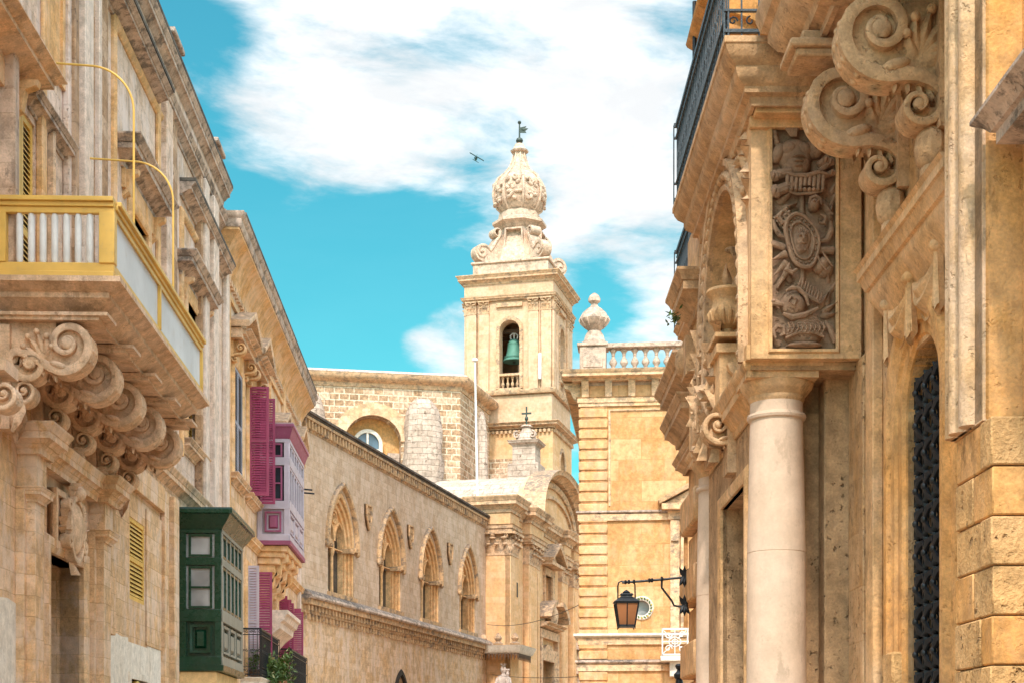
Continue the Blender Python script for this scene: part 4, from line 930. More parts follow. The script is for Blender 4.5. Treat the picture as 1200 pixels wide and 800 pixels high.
for a0, a1 in gws:
    c = (a0+a1)/2
    mb = MB()
    # hood mould outside, then receding orders
    mb.sweep(pointed_path(a0+.16, a1-.16, SPR, 8, .81), [(-.16, 0), (-.16, .10), (-.10, .18), (0, .16), (.04, .06), (.04, 0)], TP, smooth=False)
    root = PA.part('gothic_window', mb, 'palace_trim')
    mb = MB()
    for i, (ins, d) in enumerate(((.30, -.02), (.44, -.13), (.58, -.24))):
        mb.sweep(pointed_path(a0+ins+.14, a1-ins-.14, SPR, 8, .81), [(-.16, d-.5), (-.16, d), (-.12, d+.035), (-.05, d+.035), (0, d), (.0, d-.5)], TP)
        for sgn, e in ((1, a0+ins), (-1, a1-ins)):
            u_, v_, _ = TP(e+sgn*.06, 0, d-.06)
            mb.lathe(u_, v_, [(.075, SILL), (.075, SILL+.1), (.055, SILL+.16), (.055, SPR-.22), (.06, SPR-.2), (.09, SPR-.06), (.09, SPR)], 10)
            mb.bx(TP, min(e, e+sgn*.14), max(e, e+sgn*.14), SILL, SPR, d-.5, d-.10)
    PA.part('arch_orders', mb, 'gothic', parent=root)
    i0, i1 = a0+.70, a1-.70; w = (i1-i0)
    # tracery plate with two lancets and an eye
    mb = MB(); mid = c
    out = pointed(i0-.1, i1+.1, SPR-.02, SPR, 8, .81)
    l1 = pointed(i0+.06, mid-.09, SPR+.0, SPR+.28, 6, .85); l2 = pointed(mid+.09, i1-.06, SPR+.0, SPR+.28, 6, .85)
    eye = arc(mid, SPR+1.27, .21, 0, 337.5, 15)
    l1 = [(x, y+.02) for x, y in l1]; l2 = [(x, y+.02) for x, y in l2]
    mb.ext(out, TP, -.50, -.34, holes=[l1, l2, eye])
    for l in (l1, l2): mb.sweep(l[2:], [(0, -.36), (0, -.28), (-.06, -.26), (-.08, -.34)], TP)
    mb.sweep(arc(mid, SPR+1.27, .21, 0, 345, 15), [(0, -.36), (0, -.29), (-.07, -.28), (-.09, -.34)], TP, closed=True)
    for k in range(4):
        t = R(45+90*k); mb.blob(TP, mid+.16*math.cos(t), SPR+1.27+.16*math.sin(t), -.38, .05, .05, .05)
    PA.part('tracery', mb, 'gothic', parent=root)
    mb = MB(); u_, v_, _ = TP(mid, 0, -.42)
    mb.lathe(u_, v_, [(.12, SILL), (.12, SILL+.08), (.07, SILL+.16), (.065, SPR-.3), (.08, SPR-.28), (.13, SPR-.08), (.13, SPR)], 12)
    PA.part('colonnette', mb, 'gothic', parent=root)
    for sgn, e in ((1, a0+.06), (-1, a1-.06)):
        mb = MB(); mb.bx(TP, min(e, e+sgn*.72), max(e, e+sgn*.72), SPR-.09, SPR+.10, -.6, .06); mb.bx(TP, min(e-.05*sgn, e+sgn*.40), max(e-.05*sgn, e+sgn*.40), SPR-.02, SPR+.17, -.3, .14)
        mb.blob(TP, e+sgn*.02, SPR-.05, .08, .13, .14, .10)
        PA.part('impost', mb, 'palace_trim', parent=root, bev=.015)
    mb = MB(); mb.bx(TP, i0-.3, i1+.3, SILL-.1, SPR+2.2, -.66, -.58); PA.part('glazing', mb, 'glass', parent=root)
    mb = MB(); mb.bx(TP, a0+.2, a1-.2, SILL-.14, SILL+.03, -.8, .12); PA.part('sill', mb, 'palace_trim', parent=root)
for px, py in ((430, 604), (479.5, 627), (526, 647)):
    v, z = FP.vz(px, py, UP); mb = MB(); P = [(v-.34, z+.46), (v+.34, z+.46), (v+.34, z), (v+.22, z-.32), (v, z-.62), (v-.22, z-.32), (v-.34, z)]
    P = P[::-1]; mb.ext(P, TP, 0, .09); mb.sweep(P, [(0, 0), (0, .14), (.07, .14), (.07, 0)], TP, closed=True)
    for k in range(2): mb.bx(TP, v-.2, v+.2, z-.2+k*.3, z-.12+k*.3, .09, .12)
    PA.part('shield', mb, 'palace_trim')
mb = MB(); mb.sweep(pdh[2:], [(-.2, 0), (-.2, .12), (0, .14), (.02, 0)], TP); mb.bx(TP, pd[0]-.1, pd[1]+.1, 0, 5.6, -.6, -.55); PA.part('pointed_doorway', mb, 'dark')

# ============================================================ church front, turned towards the right
UC = -20.73; TC = SIDE(UC, 1); CV0 = 80.63; CV1 = 99.6; TF = FRONT(CV0)
CH = Thing('parish_church', 'honey stone church front with curved pediment, paired capitals and a cross on its gable', 'church', FP, (UC, 90, 0))
mb = MB()
win = (FP.v(638, UC), FP.v(646, UC)); dr = (FP.v(632, UC)+.2, FP.v(647, UC))
WZ = (10.6, 12.5)
mb.ext(rect(CV0, CV1, 0, 13.9), TC, -1, 0, holes=[rect(win[0], win[1], *WZ), rect(dr[0], dr[1], 0, 7.4)]); mb.box(-31, UC-.01, CV0, CV0+1, 0, 13.9); mb.box(-31, UC-1, CV1-.8, CV1, 0, 13.9)
CH.part('wall', mb, 'church')
def cs(z0, z1, pr, path=None, mk='church_trim', name='cornice', prof=None):
    m_ = MB(); m_.sweep(path or [(UC, CV1), (UC, CV0), (-31, CV0)], prof or cprof(pr, z0, z1), PLAN); return CH.part(name, m_, mk)
# entablature with breaks over the pilasters
pil = [(CV0, CV0+1.5), (FP.v(613, UC), FP.v(622.5, UC)), (FP.v(624, UC), FP.v(628, UC)), (FP.v(654, UC), FP.v(661, UC)), (FP.v(666, UC), FP.v(676.5, UC))]
path = [(UC, CV1)]
for a, b in reversed(pil[1:]): path += [(UC, b+.15), (UC+.45, b+.15), (UC+.45, a-.15), (UC, a-.15)]
path += [(UC, CV0+1.65), (UC+.35, CV0+1.65), (UC+.35, CV0-.35), (-22.4, CV0-.35), (-22.4, CV0), (-31, CV0)]
cs(14.75, 15.6, .55, path); cs(13.75, 14.1, .12, path, 'church_trim', 'architrave', [(0, 13.7), (.08, 13.7), (.08, 13.85), (.14, 13.88), (.14, 14.05), (.2, 14.1), (0, 14.1)])
m_ = MB(); m_.box(-31, UC-.001, CV0-.001, CV1-.01, 13.9, 15.55)
for a, b in pil[1:]: m_.box(UC-.1, UC+.44, a-.14, b+.14, 13.71, 15.54)
m_.box(-22.39, UC+.34, CV0-.34, CV0+1.64, 13.71, 15.54)
CH.part('frieze', m_, 'church')
m_ = MB(); m_.box(-31, UC-.2, CV0+.2, CV1, 15.5, 15.62); CH.part('roof', m_, 'roof')
for k, (a, b) in enumerate(pil):
    m_ = MB(); pr = .35 if k != 2 and k != 3 else .25
    m_.bx(TC, a if k else CV0-.3, b, 0, 12.55, 0, pr); 
    if k: m_.bx(TC, a+.2, b-.2, 2, 12.2, pr, pr+.04)
    CH.part('pilaster', m_, 'church', bev=.03)
    m_ = MB(); capital(m_, TC, a if k else CV0-.3, b, 12.5, 13.7, pr, .28, 4); CH.part('capital', m_, 'church_trim')
m_ = MB(); m_.bx(TF, -22.3, UC+.34, 0, 12.5, 0, .30); m_.bx(TF, -22.0, UC+.05, 6.0, 12.1, .30, .33); CH.part('pilaster', m_, 'church', bev=.03)
m_ = MB(); capital(m_, TF, -22.3, UC+.34, 12.5, 13.7, .30, .28, 4); CH.part('capital', m_, 'church_trim')
# curved pediment and the whitish vault behind it
a0, a1 = FP.v(620, UC), FP.v(675, UC); ac = (a0+a1)/2; ar = (a1-a0)/2
outr = arc(ac, 15.6, ar, 0, 180, 28, 3.15); inn = arc(ac, 15.7, ar-1.0, 0, 180, 24, 2.25)
m_ = MB(); m_.ext([(ac+ar*.97, 15.6)]+outr[1:-1]+[(ac-ar*.97, 15.6)], TC, -.8, .0); CH.part('tympanum', m_, 'church')
m_ = MB(); m_.sweep(outr, [(.28, -.2), (.28, .35), (.10, .55), (.05, .85), (-.12, .9), (-.22, 1.0), (-.26, .6), (-.26, -.4)], TC); CH.part('pediment_cornice', m_, 'church_trim')
m_ = MB(); m_.sweep(inn, [(0, 0), (0, .12), (-.15, .22), (-.30, .22), (-.36, .1), (-.36, 0)], TC); m_.sweep([(x, y) for x, y in arc(ac, 15.7, ar-1.9, 0, 180, 24, 1.6)], [(0, 0), (0, .15), (-.2, .15), (-.2, 0)], TC); CH.part('pediment_moulding', m_, 'church_trim')
m_ = MB(); m_.ext([(x, y) for x, y in arc(ac, 15.55, ar-.1, 0, 180, 28, 3.12)], TC, -6.5, -.4, back=True, smooth=True); CH.part('vault_roof', m_, 'rubble')
# gable pedestal with scrolls and cross
pu, _z = FP.uz(617, 552, ac); pu2 = UC-2.6
def zpx(py, v, u): P = FP.world(u, v); return EYE+(HY-py)/FPX*P.y
u_, v_ = pu2, ac+1.0
X = FP.world(u_, v_); 
v_, zz = FP.vz(617, 552, pu2)
zb = zpx(556, v_, pu2); 
m_ = MB(); zq = lambda y: zpx(y, v_, pu2)
m_.box(u_-1.0, u_+1.0, v_-1.0, v_+1.0, zb-1.6, zq(545)); m_.box(u_-.75, u_+.75, v_-.75, v_+.75, zq(545), zq(524))
m_.sweep([(u_+.75, v_+.75), (u_+.75, v_-.75), (u_-.75, v_-.75), (u_-.75, v_+.75)], cprof(.3, zq(524), zq(518)), PLAN, closed=True); m_.box(u_-.8, u_+.8, v_-.8, v_+.8, zq(519), zq(517.5))
m_.lathe(u_, v_, [(.75, zq(517.5)), (.62, zq(512)), (.5, zq(508)), (.34, zq(504)), (.28, zq(501)), (.42, zq(500)), (.3, zq(498)), (0, zq(497))], 16)
for sg in (-1, 1): m_.ribbon(spiral(u_+sg*.5, zq(511), .28, .05, 90, 90-sg*420, 18), [.1]*19, FRONT(v_-.3), 0, .3)
CH.part('gable_pedestal', m_, 'rubble')
m_ = MB(); m_.box(u_-.045, u_+.045, v_-.045, v_+.045, zq(498), zq(476)); m_.box(u_-.32, u_+.32, v_-.04, v_+.04, zq(485), zq(483)); m_.blob(FRONT(v_), u_, zq(490), 0, .12, .16, .12); CH.part('cross', m_, 'bronze_dark')
# window, door, pediments
m_ = MB(); m_.sweep([(win[1], WZ[0]), (win[1], WZ[1]), (win[0], WZ[1]), (win[0], WZ[0])], [(0, -.2), (0, .1), (-.4, .16), (-.4, 0)], TC); m_.bx(TC, win[0]-.6, win[1]+.6, WZ[0]-.35, WZ[0]-.02, 0, .3); CH.part('window_surround', m_, 'church_trim')
m_ = MB(); m_.bx(TC, win[0], win[1], *WZ, -.5, -.4); CH.part('window_blind', m_, 'church')
m_ = MB(); wa, wb = win[0]-.9, win[1]+.9; wz = 13.0; m_.bx(TC, wa, wb, wz, wz+.2, 0, .7); m_.sweep([(wb+.1, wz+.2), ((wa+wb)/2, wz+1.2), (wa-.1, wz+.2)], [(0, 0), (0, .8), (-.22, .85), (-.22, 0)], TC); m_.ext([(wa, wz+.2), (wb, wz+.2), ((wa+wb)/2, wz+1.1)], TC, 0, .3); CH.part('window_pediment', m_, 'church_trim')
da, db = dr[0]-.9, dr[1]+.9; dc = (da+db)/2
m_ = MB(); m_.sweep([(UC, db), (UC, da)], cprof(.8, 9.1, 9.5), PLAN); m_.bx(TC, da, db, 8.6, 9.11, 0, .3)
m_.sweep(arc(dc, 9.4, (db-da)/2, 12, 75, 10, 1.3), [(0, 0), (0, .9), (-.25, .95), (-.25, 0)], TC); m_.sweep(arc(dc, 9.4, (db-da)/2, 105, 168, 10, 1.3), [(0, 0), (0, .9), (-.25, .95), (-.25, 0)], TC)
m_.blob(TC, dc, 10.0, .4, .5, .7, .35); 
for k in range(10): m_.blob(TC, dc+random.uniform(-1.0, 1.0), 9.7+random.uniform(0, .7), .4, .18, .22, .2, random.random()*3)
CH.part('door_pediment', m_, 'church_trim')
m_ = MB(); m_.sweep([(dr[1], 0), (dr[1], 7.4), (dr[0], 7.4), (dr[0], 0)], [(0, -.4), (0, .15), (-.3, .25), (-.6, .25), (-.6, 0)], TC)
for e in (da+.1, db-.5): m_.bx(TC, e, e+.4, 0, 8.6, 0, .28)
m_.ext(arched(dr[0], dr[1], 7.3, 7.4, 10, .9)[0:], TC, 0, .2)
CH.part('door_frame', m_, 'church_trim')
m_ = MB(); m_.bx(TC, dr[0], dr[1], 0, 7.4, -.7, -.6); CH.part('door', m_, 'dark')
m_ = MB(); m_.bx(TC, (dr[0]+dr[1])/2, dr[1]-.2, 4.6, 7.0, -.6, -.52); CH.part('door_glazing', m_, 'glass_curtain')
m_ = MB(); m_.bx(TC, FP.v(605.5, UC+.35)-.03, FP.v(606.5, UC+.35)+.05, 10.3, 11.1, .35, .36); CH.part('wall_slot', m_, 'dark')
# canopy over the corner niche statue
m_ = MB(); cu0, cu1 = -22.0, UC+1.0; zc0, zc1 = 7.05, 7.5; path = [(UC, CV0+1.6), (cu1, CV0+1.6), (cu1, CV0-1.3), (cu0, CV0-1.3), (cu0, CV0)]
m_.sweep(path, [(0, zc0), (.12, zc0+.1), (.2, zc0+.3), (.28, zc1), (0, zc1)], PLAN); m_.box(cu0, cu1, CV0-1.3, CV0+1.6, zc0+.05, zc1-.01)
can = CH.part('niche_canopy', m_, 'plaster_white')
m_ = MB()
n = 14
for i in range(n):
    a = cu0-.1+(cu1-cu0+.2)*i/n; w_ = (cu1-cu0+.2)/n
    m_.ext([(a+.02, zc0+.02), (a+w_/2, zc0-.34), (a+w_-.02, zc0+.02)], FRONT(CV0-1.32), 0, .03, back=True)
    a = CV0-1.3+2.9*i/n; w_ = 2.9/n; m_.ext([(a+.02, zc0+.02), (a+w_/2, zc0-.34), (a+w_-.02, zc0+.02)], SIDE(cu1, 1), 0, .03, back=True)
CH.part('canopy_fringe', m_, 'wood', parent=can)
m_ = MB()
for x in (cu0+.3, (cu0+cu1)/2, cu1-.2): m_.lathe(x, CV0-1.1, [(.22, zc1), (.3, zc1+.1), (.12, zc1+.22), (.22, zc1+.38), (.12, zc1+.6), (0, zc1+.68)], 10)
CH.part('canopy_finial', m_, 'church_trim', parent=can)
mb = MB(); mb.box(UC-.6, UC+.9, CV0-1.3, CV0, 3.4, 4.0); mb.box(UC-.3, UC+.6, CV0-1.0, CV0, 2.6, 3.4); CH.part('statue_bracket', mb, 'church_trim', bev=.05)

# white statue of a robed woman with a child, under the canopy
ST = Thing('statue', 'white stone statue of a crowned robed woman holding a child under the church canopy', 'statue', FP, (UC+.05, CV0-.72, 4.0))
bm_ = MB(); su, sv = UC+.05, CV0-.72
prof = [(.42, 4.0), (.44, 4.1), (.36, 4.4), (.33, 4.8), (.30, 5.15), (.24, 5.35), (.29, 5.6), (.30, 5.78), (.22, 5.92), (.09, 5.98), (.08, 6.04), (.13, 6.10), (.155, 6.22), (.13, 6.34), (.06, 6.41), (0, 6.42)]
n = 28
for i in range(len(prof)-1): pass
vs = []; 
for r, z in prof:
    for k in range(n):
        t = 2*PI*k/n; f = 1+(.10*math.sin(9*t+z*1.5) if z < 5.9 else 0); vs.append((su+r*f*1.1*math.cos(t), sv+r*f*.85*math.sin(t), z))
bm_.add(vs, [(i*n+j, i*n+(j+1) % n, (i+1)*n+(j+1) % n, (i+1)*n+j) for i in range(len(prof)-1) for j in range(n)], True)
bm_.tube([(su-.3, sv, 5.75), (su-.38, sv-.12, 5.45), (su-.18, sv-.32, 5.38)], [.11, .10, .07], 8); bm_.tube([(su+.3, sv, 5.75), (su+.40, sv-.12, 5.5), (su+.30, sv-.34, 5.50)], [.11, .10, .07], 8)
bm_.blob(FRONT(sv-.14), su, 6.20, 0, .03, .05, .05)
ST.part('robed_figure', bm_, 'marble')
m_ = MB(); m_.lathe(su+.30, sv-.26, [(.12, 5.45), (.15, 5.6), (.13, 5.8), (.06, 5.88), (.09, 5.93), (.10, 6.0), (.07, 6.08), (0, 6.1)], 12); ST.part('child_figure', m_, 'marble')
m_ = MB(); 
for (x, y, z, r) in ((su, sv, 6.36, .14), (su+.30, sv-.26, 6.05, .09)):
    m_.lathe(x, y, [(r*.8, z), (r*.8, z+.06), (r, z+.12)], 10)
    for k in range(6): t = 2*PI*k/6; m_.blob(FRONT(y+r*math.sin(t)), x+r*math.cos(t), z+.16, 0, .03, .05, .03)
ST.part('crown', m_, 'marble')

# ============================================================ church nave behind the palace
FN = Frame(273)
cu, cv = FN.local(-3.3, 98.0); EZ = 25.6
def fp2fn(u, v): P = FP.world(u, v); return FN.local(P.x, P.y)
su2, sv2 = fp2fn(-27.2, 101.3)
NV = Thing('church_nave', 'high brown ashlar nave wall with pale mortar, rubble buttresses and a round arched window', 'church', FN, (cu-8, cv, 0))
TN = FRONT(cv)
def nuz(px, py, d=0): return FN.uz(px, py, cv-d)
n0 = nuz(404, 500)[0]; n1 = nuz(470, 500)[0]; ntop = nuz(437, 486)[1]; nr = (n1-n0)/2
hole = arched(n0, n1, 17.5, ntop-nr*.92, 18, nr*.92)
mb = MB(); mb.ext(rect(cu-24, cu, 0, EZ-.7), TN, -1.2, 0, holes=[hole])
L_ = math.hypot(su2-cu, sv2-cv)
mb.add([(cu, cv, 0), (su2, sv2, 0), (su2, sv2, EZ-.7), (cu, cv, EZ-.7)], [(0, 1, 2, 3)])
mb.box(cu-24, cu-1, cv+8, cv+9, 0, EZ-.7)
NV.part('wall', mb, 'nave')
mb = MB(); e = nr+.75; mb.sweep(arc((n0+n1)/2, ntop-nr*.92, nr, 0, 180, 20, nr*.92), [(0, 0), (0, .10), (-.75, .10), (-.75, 0)], TN)
NV.part('arch_voussoirs', mb, stone('pale_voussoir_stone', (.60, .46, .29), (.66, .53, .36), .5, .5, .5, (.4, .3, .2), stain=.2, bump=.5))
mb = MB(); mb.bx(TN, n0-.1, n1+.1, 17, ntop+.3, -1.15, -1.1); NV.part('niche_back', mb, 'nave_orange')
wc = nuz(432, 500)[0]; wt = nuz(432, 499.5)[1]; wr = .95
mb = MB(); T_ = FRONT(cv+1.0)
mb.sweep(arc(wc, wt-wr, wr, 0, 180, 16), [(0, 0), (0, .25), (-.0, .3), (.22, .3), (.22, 0)], T_); mb.bx(T_, wc-wr, wc-wr+.22, 18, wt-wr, 0, .3); mb.bx(T_, wc+wr-.22, wc+wr, 18, wt-wr, 0, .3); mb.bx(T_, wc-.06, wc+.06, 18, wt-.1, 0, .25); mb.bx(T_, wc-wr, wc+wr, wt-wr-.4, wt-wr-.28, 0, .25)
nw = NV.part('round_window', mb, 'plaster_white')
mb = MB(); mb.ext(arched(wc-wr+.05, wc+wr-.05, 18, wt-wr, 14), FRONT(cv+.95), 0, .05); NV.part('glazing', mb, 'glass_blue', parent=nw)
mb = MB(); x0 = nuz(455, 530)[0]; mb.bx(TN, x0, x0+.75, 18, nuz(460, 529)[1], -1.1, -.4); NV.part('niche_block', mb, 'rubble')
mb = MB(); mb.sweep([(su2, sv2), (cu, cv), (cu-24, cv)], [(0, EZ-.75), (.08, EZ-.75), (.12, EZ-.5), (.28, EZ-.42), (.5, EZ-.34), (.62, EZ-.18), (.66, EZ), (0, EZ+.1)], PLAN); NV.part('cornice', mb, 'church_trim')
mb = MB(); mb.add([(cu-24, cv+8, EZ+.7), (cu-1.5, cv+6, EZ+.7), (cu, cv, EZ+.02), (cu-24, cv, EZ+.35), (su2, sv2, EZ)], [(0, 1, 2, 3), (1, 4, 2)]); mb.sweep([(su2, sv2), (cu, cv), (cu-24, cv)], [(-.2, EZ), (.6, EZ+.04), (.5, EZ+.16), (.1, EZ+.3), (-.2, EZ+.35)], PLAN); NV.part('roof', mb, stone('grey_lime_roof', (.46, .43, .40), (.56, .52, .47), joint=0, stain=.5, staincol=(.2, .18, .16), pit=.6, bump=.8, pitscale=5))
def buttress(pc, pt, wpx, dep, zlow=0, lean=.0):
    """rubble buttress with a rounded, sloping head"""
    u, z = nuz(pc, pt, dep); w = wpx/FPX*96/2; m_ = MB(); n = 26; rings = []; zs = [zlow, z-8, z-6.5, z-5.2, z-4.3, z-3.4, z-2.6, z-1.8, z-1.0, z-.45, z-.12, z]
    rr = [1.12, 1.08, 1.06, 1.04, 1.05, .99, .98, .93, .84, .66, .38, .05]; rnd = random.Random(int(pc))
    for r, zz in zip(rr, zs):
        for k in range(n):
            t = 2*PI*k/n; c_, s_ = math.cos(t), math.sin(t); q = (abs(c_)**3+abs(s_)**3)**(-1/3); j = 1+rnd.uniform(-.09, .09)
            m_.V.append((u+w*r*q*c_*j, cv-dep*.1+dep*r*q*s_*j*.9, zz+rnd.uniform(-.08, .08)))
    for i in range(len(zs)-1):
        for k in range(n): m_.F.append((i*n+k, i*n+(k+1) % n, (i+1)*n+(k+1) % n, (i+1)*n+k)); m_.S.append(True)
    NV.part('buttress', m_, 'rubble')
buttress(498, 461, 46, 1.5); buttress(366, 453, 36, 1.8); buttress(566, 480, 13, .6)

# ============================================================ bell tower
U0, U1, W0, W1 = -28.85, -22.85, 101.4, 107.4; TCu, TCv = (U0+U1)/2, (W0+W1)/2
BT = Thing('bell_tower', 'cream limestone bell tower with open belfry, corner scrolls and bulbous carved lantern', 'tower', FP, (TCu, TCv, 0))
def zf(py): return FP.uz(600, py, W0)[1]
FT = FRONT(W0); ST_ = SIDE(U1, 1)
Bk = lambda a, b, d: (a, W1+d, b); LT = SIDE(U0, -1)
bo = (FP.uz(585.5, 400, W0)[0], FP.uz(609, 400, W0)[0]); bw = (bo[1]-bo[0]); bc = (bo[0]+bo[1])/2; bz0 = zf(455); bsp = zf(375)-bw/2
oc = (W0+W1)/2
zA, zB = zf(458), zf(322)
mb = MB()
mb.ext(rect(U0, U1, zA, zB-1.2), FT, -.8, 0, holes=[arched(bo[0], bo[1], bz0, bsp, 14)]); mb.ext(rect(U0, U1, zA, zB-1.2), Bk, -.8, 0, holes=[arched(bo[0], bo[1], bz0, bsp, 14)])
mb.ext(rect(W0, W1, zA, zB-1.2), ST_, -.8, 0, holes=[arched(oc-bw/2, oc+bw/2, bz0, bsp, 14)]); mb.ext(rect(W0, W1, zA, zB-1.2), LT, -.8, 0, holes=[arched(oc-bw/2, oc+bw/2, bz0, bsp, 14)])
mb.box(U0+.1, U1-.1, W0+.1, W1-.1, zB-1.25, zB-.1); mb.box(U0+.1, U1-.1, W0+.1, W1-.1, zA-.5, zA+.05)
BT.part('belfry', mb, 'tower')
loop = lambda e: [(U1+e, W1+e), (U1+e, W0-e), (U0-e, W0-e), (U0-e, W1+e)]
def ring(z0, z1, pr, e=0., mk='church_trim', name='cornice', prof=None):
    m_ = MB(); m_.sweep(loop(e), prof or cprof(pr, z0, z1), PLAN, closed=True); m_.box(U0-e+.01, U1+e-.01, W0-e+.01, W1+e-.01, z0+.01, z1-.005); return BT.part(name, m_, mk)
ring(zB-.62, zB, .50, .12); ring(zf(352), zf(347), .2, .16, name='architrave'); ring(zf(350), zB-.6, .0, .10, mk='tower', name='frieze', prof=[(0, zf(350)), (.02, zf(350)), (.02, zB-.61), (0, zB-.61)])
ring(zf(462), zf(456), .18, .1, name='belfry_base', prof=[(0, zf(462)), (.12, zf(462)), (.22, zf(459)), (.22, zf(457)), (0, zf(456))])
# paired pilasters with capitals
zc0, zc1 = zf(366), zf(352)
def tp(T, a, b):
    m_ = MB(); m_.bx(T, a, b, zA, zc0, 0, .16); BT.part('pilaster', m_, 'tower', bev=.03)
    m_ = MB(); capital(m_, T, a, b, zc0, zc1, .16, .16, 3); BT.part('capital', m_, 'church_trim')
for a, b in ((U0+.02, U0+.72), (U0+.92, U0+1.62), (U1-1.62, U1-.92), (U1-.72, U1-.02)):
    tp(FT, a, b); tp(Bk, a, b)
for a, b in ((W0+.0, W0+.72), (W0+.92, W0+1.5), (W1-1.5, W1-.92), (W1-.72, W1-.0)): tp(ST_, a, b); tp(LT, a, b)
m_ = MB()
for T, c in ((FT, bc), (ST_, oc)):
    m_ = MB(); m_.sweep([(c+bw/2, bz0)]+arc(c, bsp, bw/2, 0, 180, 14)+[(c-bw/2, bz0)], [(0, 0), (0, .09), (-.22, .12), (-.26, 0)], T); m_.bx(T, c-bw*.65, c+bw*.65, zf(360)-.0, zf(360)+.28, 0, .18)
    BT.part('arch_moulding', m_, 'church_trim')
# little balustrade in the bell opening
for T, c, uu, vv, ax in ((FT, bc, bc, W0+.15, 0), (ST_, oc, U1-.15, oc, 1)):
    m_ = MB(); m_.bx(T, c-bw/2-.15, c+bw/2+.15, zf(440), zf(437), -.35, .10); m_.bx(T, c-bw/2-.1, c+bw/2+.1, zf(457), zf(454), -.35, .14)
    r_ = BT.part('balustrade', m_, 'church_trim', bev=.02)
    for i in range(4):
        x = (i-1.5)*bw/4.2; m_ = MB(); m_.lathe(uu+(x if ax == 0 else 0), vv+(x if ax else 0), baluster_prof(.12, zf(454), zf(440)), 10); BT.part('baluster', m_, 'church_trim', parent=r_)
# lower stages
m_ = MB(); m_.box(U0, U1, W0, W1, zf(500), zA-.3); BT.part('plinth_stage', m_, 'tower')
ring(zf(503), zf(496), .5, .1, mk='church_trim')
e2 = .35; zl = zf(504)
m_ = MB(); dentils(m_, FRONT(W0-.1), U0, U1, zf(508), zf(504.5), 0, .16, .3); dentils(m_, SIDE(U1+.1, 1), W0, W1, zf(508), zf(504.5), 0, .16, .3); BT.part('dentil_band', m_, 'church_trim')
m_ = MB(); m_.ext(rect(W0-.05, W1+.05, 0, zl), SIDE(U1, 1), -1, .08, holes=[arc(W0+2.9, zf(543), .75, 0, 345, 23, 1.2)]); m_.box(U0-.05, U1-.9, W0-.05, W1+.05, 0, zl); BT.part('lower_stage', m_, 'church')
m_ = MB(); m_.bx(SIDE(U1, 1), W0+1.5, W0+4.3, zf(543)-1.6, zf(543)+1.6, -.6, -.5); BT.part('oval_window', m_, 'dark')
m_ = MB(); m_.sweep(arc(W0+2.9, zf(543), .75, 0, 345, 23, 1.2), [(0, 0), (0, .14), (-.2, .18), (-.25, .08)], SIDE(U1, 1), closed=True); BT.part('oval_frame', m_, 'church_trim')
m_ = MB(); m_.bx(FRONT(W0-.06), U0+.7, U1-2.2, 16, zf(537), 0, .05); BT.part('rubble_patch', m_, 'nave')
# lantern
t0 = (FP.world(TCu, TCv)).y
def zt(py): return EYE+(HY-py)/FPX*t0
m_ = MB(); m_.box(U0+.35, U1-.35, W0+.35, W1-.35, zB-.05, zB+1.15); m_.sweep([(U1-.35, W1-.35), (U1-.35, W0+.35), (U0+.35, W0+.35), (U0+.35, W1-.35)], [(0, zB+.95), (.12, zB+.98), (.12, zB+1.12), (0, zB+1.16)], PLAN, closed=True)
lan = BT.part('lantern', m_, 'tower_top', bev=.03)
def octl(m_, prof, rot=22.5, n=8, smooth=False):
    vs = [(TCu+r*math.cos(R(rot+360*k/n)), TCv+r*math.sin(R(rot+360*k/n)), z) for r, z in prof for k in range(n)]
    m_.add(vs, [(i*n+k, i*n+(k+1) % n, (i+1)*n+(k+1) % n, (i+1)*n+k) for i in range(len(prof)-1) for k in range(n)], smooth)
m_ = MB(); octl(m_, [(2.3, zB+1.1), (1.85, zt(297)), (1.55, zt(288)), (1.42, zt(279)), (1.4, zt(273)), (1.55, zt(271)), (1.66, zt(268)), (1.92, zt(266)), (1.92, zt(263)), (1.5, zt(259)), (1.45, zt(253)), (1.3, zt(251))]); BT.part('lantern_drum', m_, 'tower_top', parent=lan)
m_ = MB(); octl(m_, [(1.15, zt(252)), (1.5, zt(247)), (1.7, zt(240)), (1.78, zt(230)), (1.68, zt(219)), (1.42, zt(211)), (1.12, zt(206)), (1.0, zt(204))], n=16, rot=0, smooth=True)
for k in range(8):
    t = R(22.5+45*k); P = [(TCu+r*math.cos(t), TCv+r*math.sin(t), zt(y)) for r, y in ((1.2, 251), (1.55, 247), (1.78, 239), (1.86, 230), (1.76, 219), (1.5, 211), (1.15, 206))]; m_.tube(P, .10, 6)
    t = R(45*k); ct, st = math.cos(t), math.sin(t)
    for q in range(16):
        a_ = random.uniform(-.5, .5); z_ = zt(random.uniform(216, 243)); r_ = 1.74; m_.blob(lambda a, b, d: (TCu+(r_+d)*ct-a*st, TCv+(r_+d)*st+a*ct, b), a_, z_, 0, .14, .20, .12, random.random()*3, 7, 4)
BT.part('lantern_bulb', m_, 'tower_top', parent=lan)
m_ = MB(); octl(m_, [(1.2, zt(207)), (.98, zt(203)), (.74, zt(198)), (.56, zt(192)), (.45, zt(186)), (.39, zt(181)), (.38, zt(180)), (.62, zt(179)), (.66, zt(177.5)), (.5, zt(176)), (.40, zt(173)), (.30, zt(169.5)), (.0, zt(168))])
for k in range(8):
    t = R(22.5+45*k); m_.tube([(TCu+r*math.cos(t), TCv+r*math.sin(t), zt(y)) for r, y in ((1.2, 207), (1.0, 203), (.76, 198), (.58, 192), (.47, 186), (.40, 180))], .06, 6)
BT.part('lantern_spire', m_, 'tower_top', parent=lan)
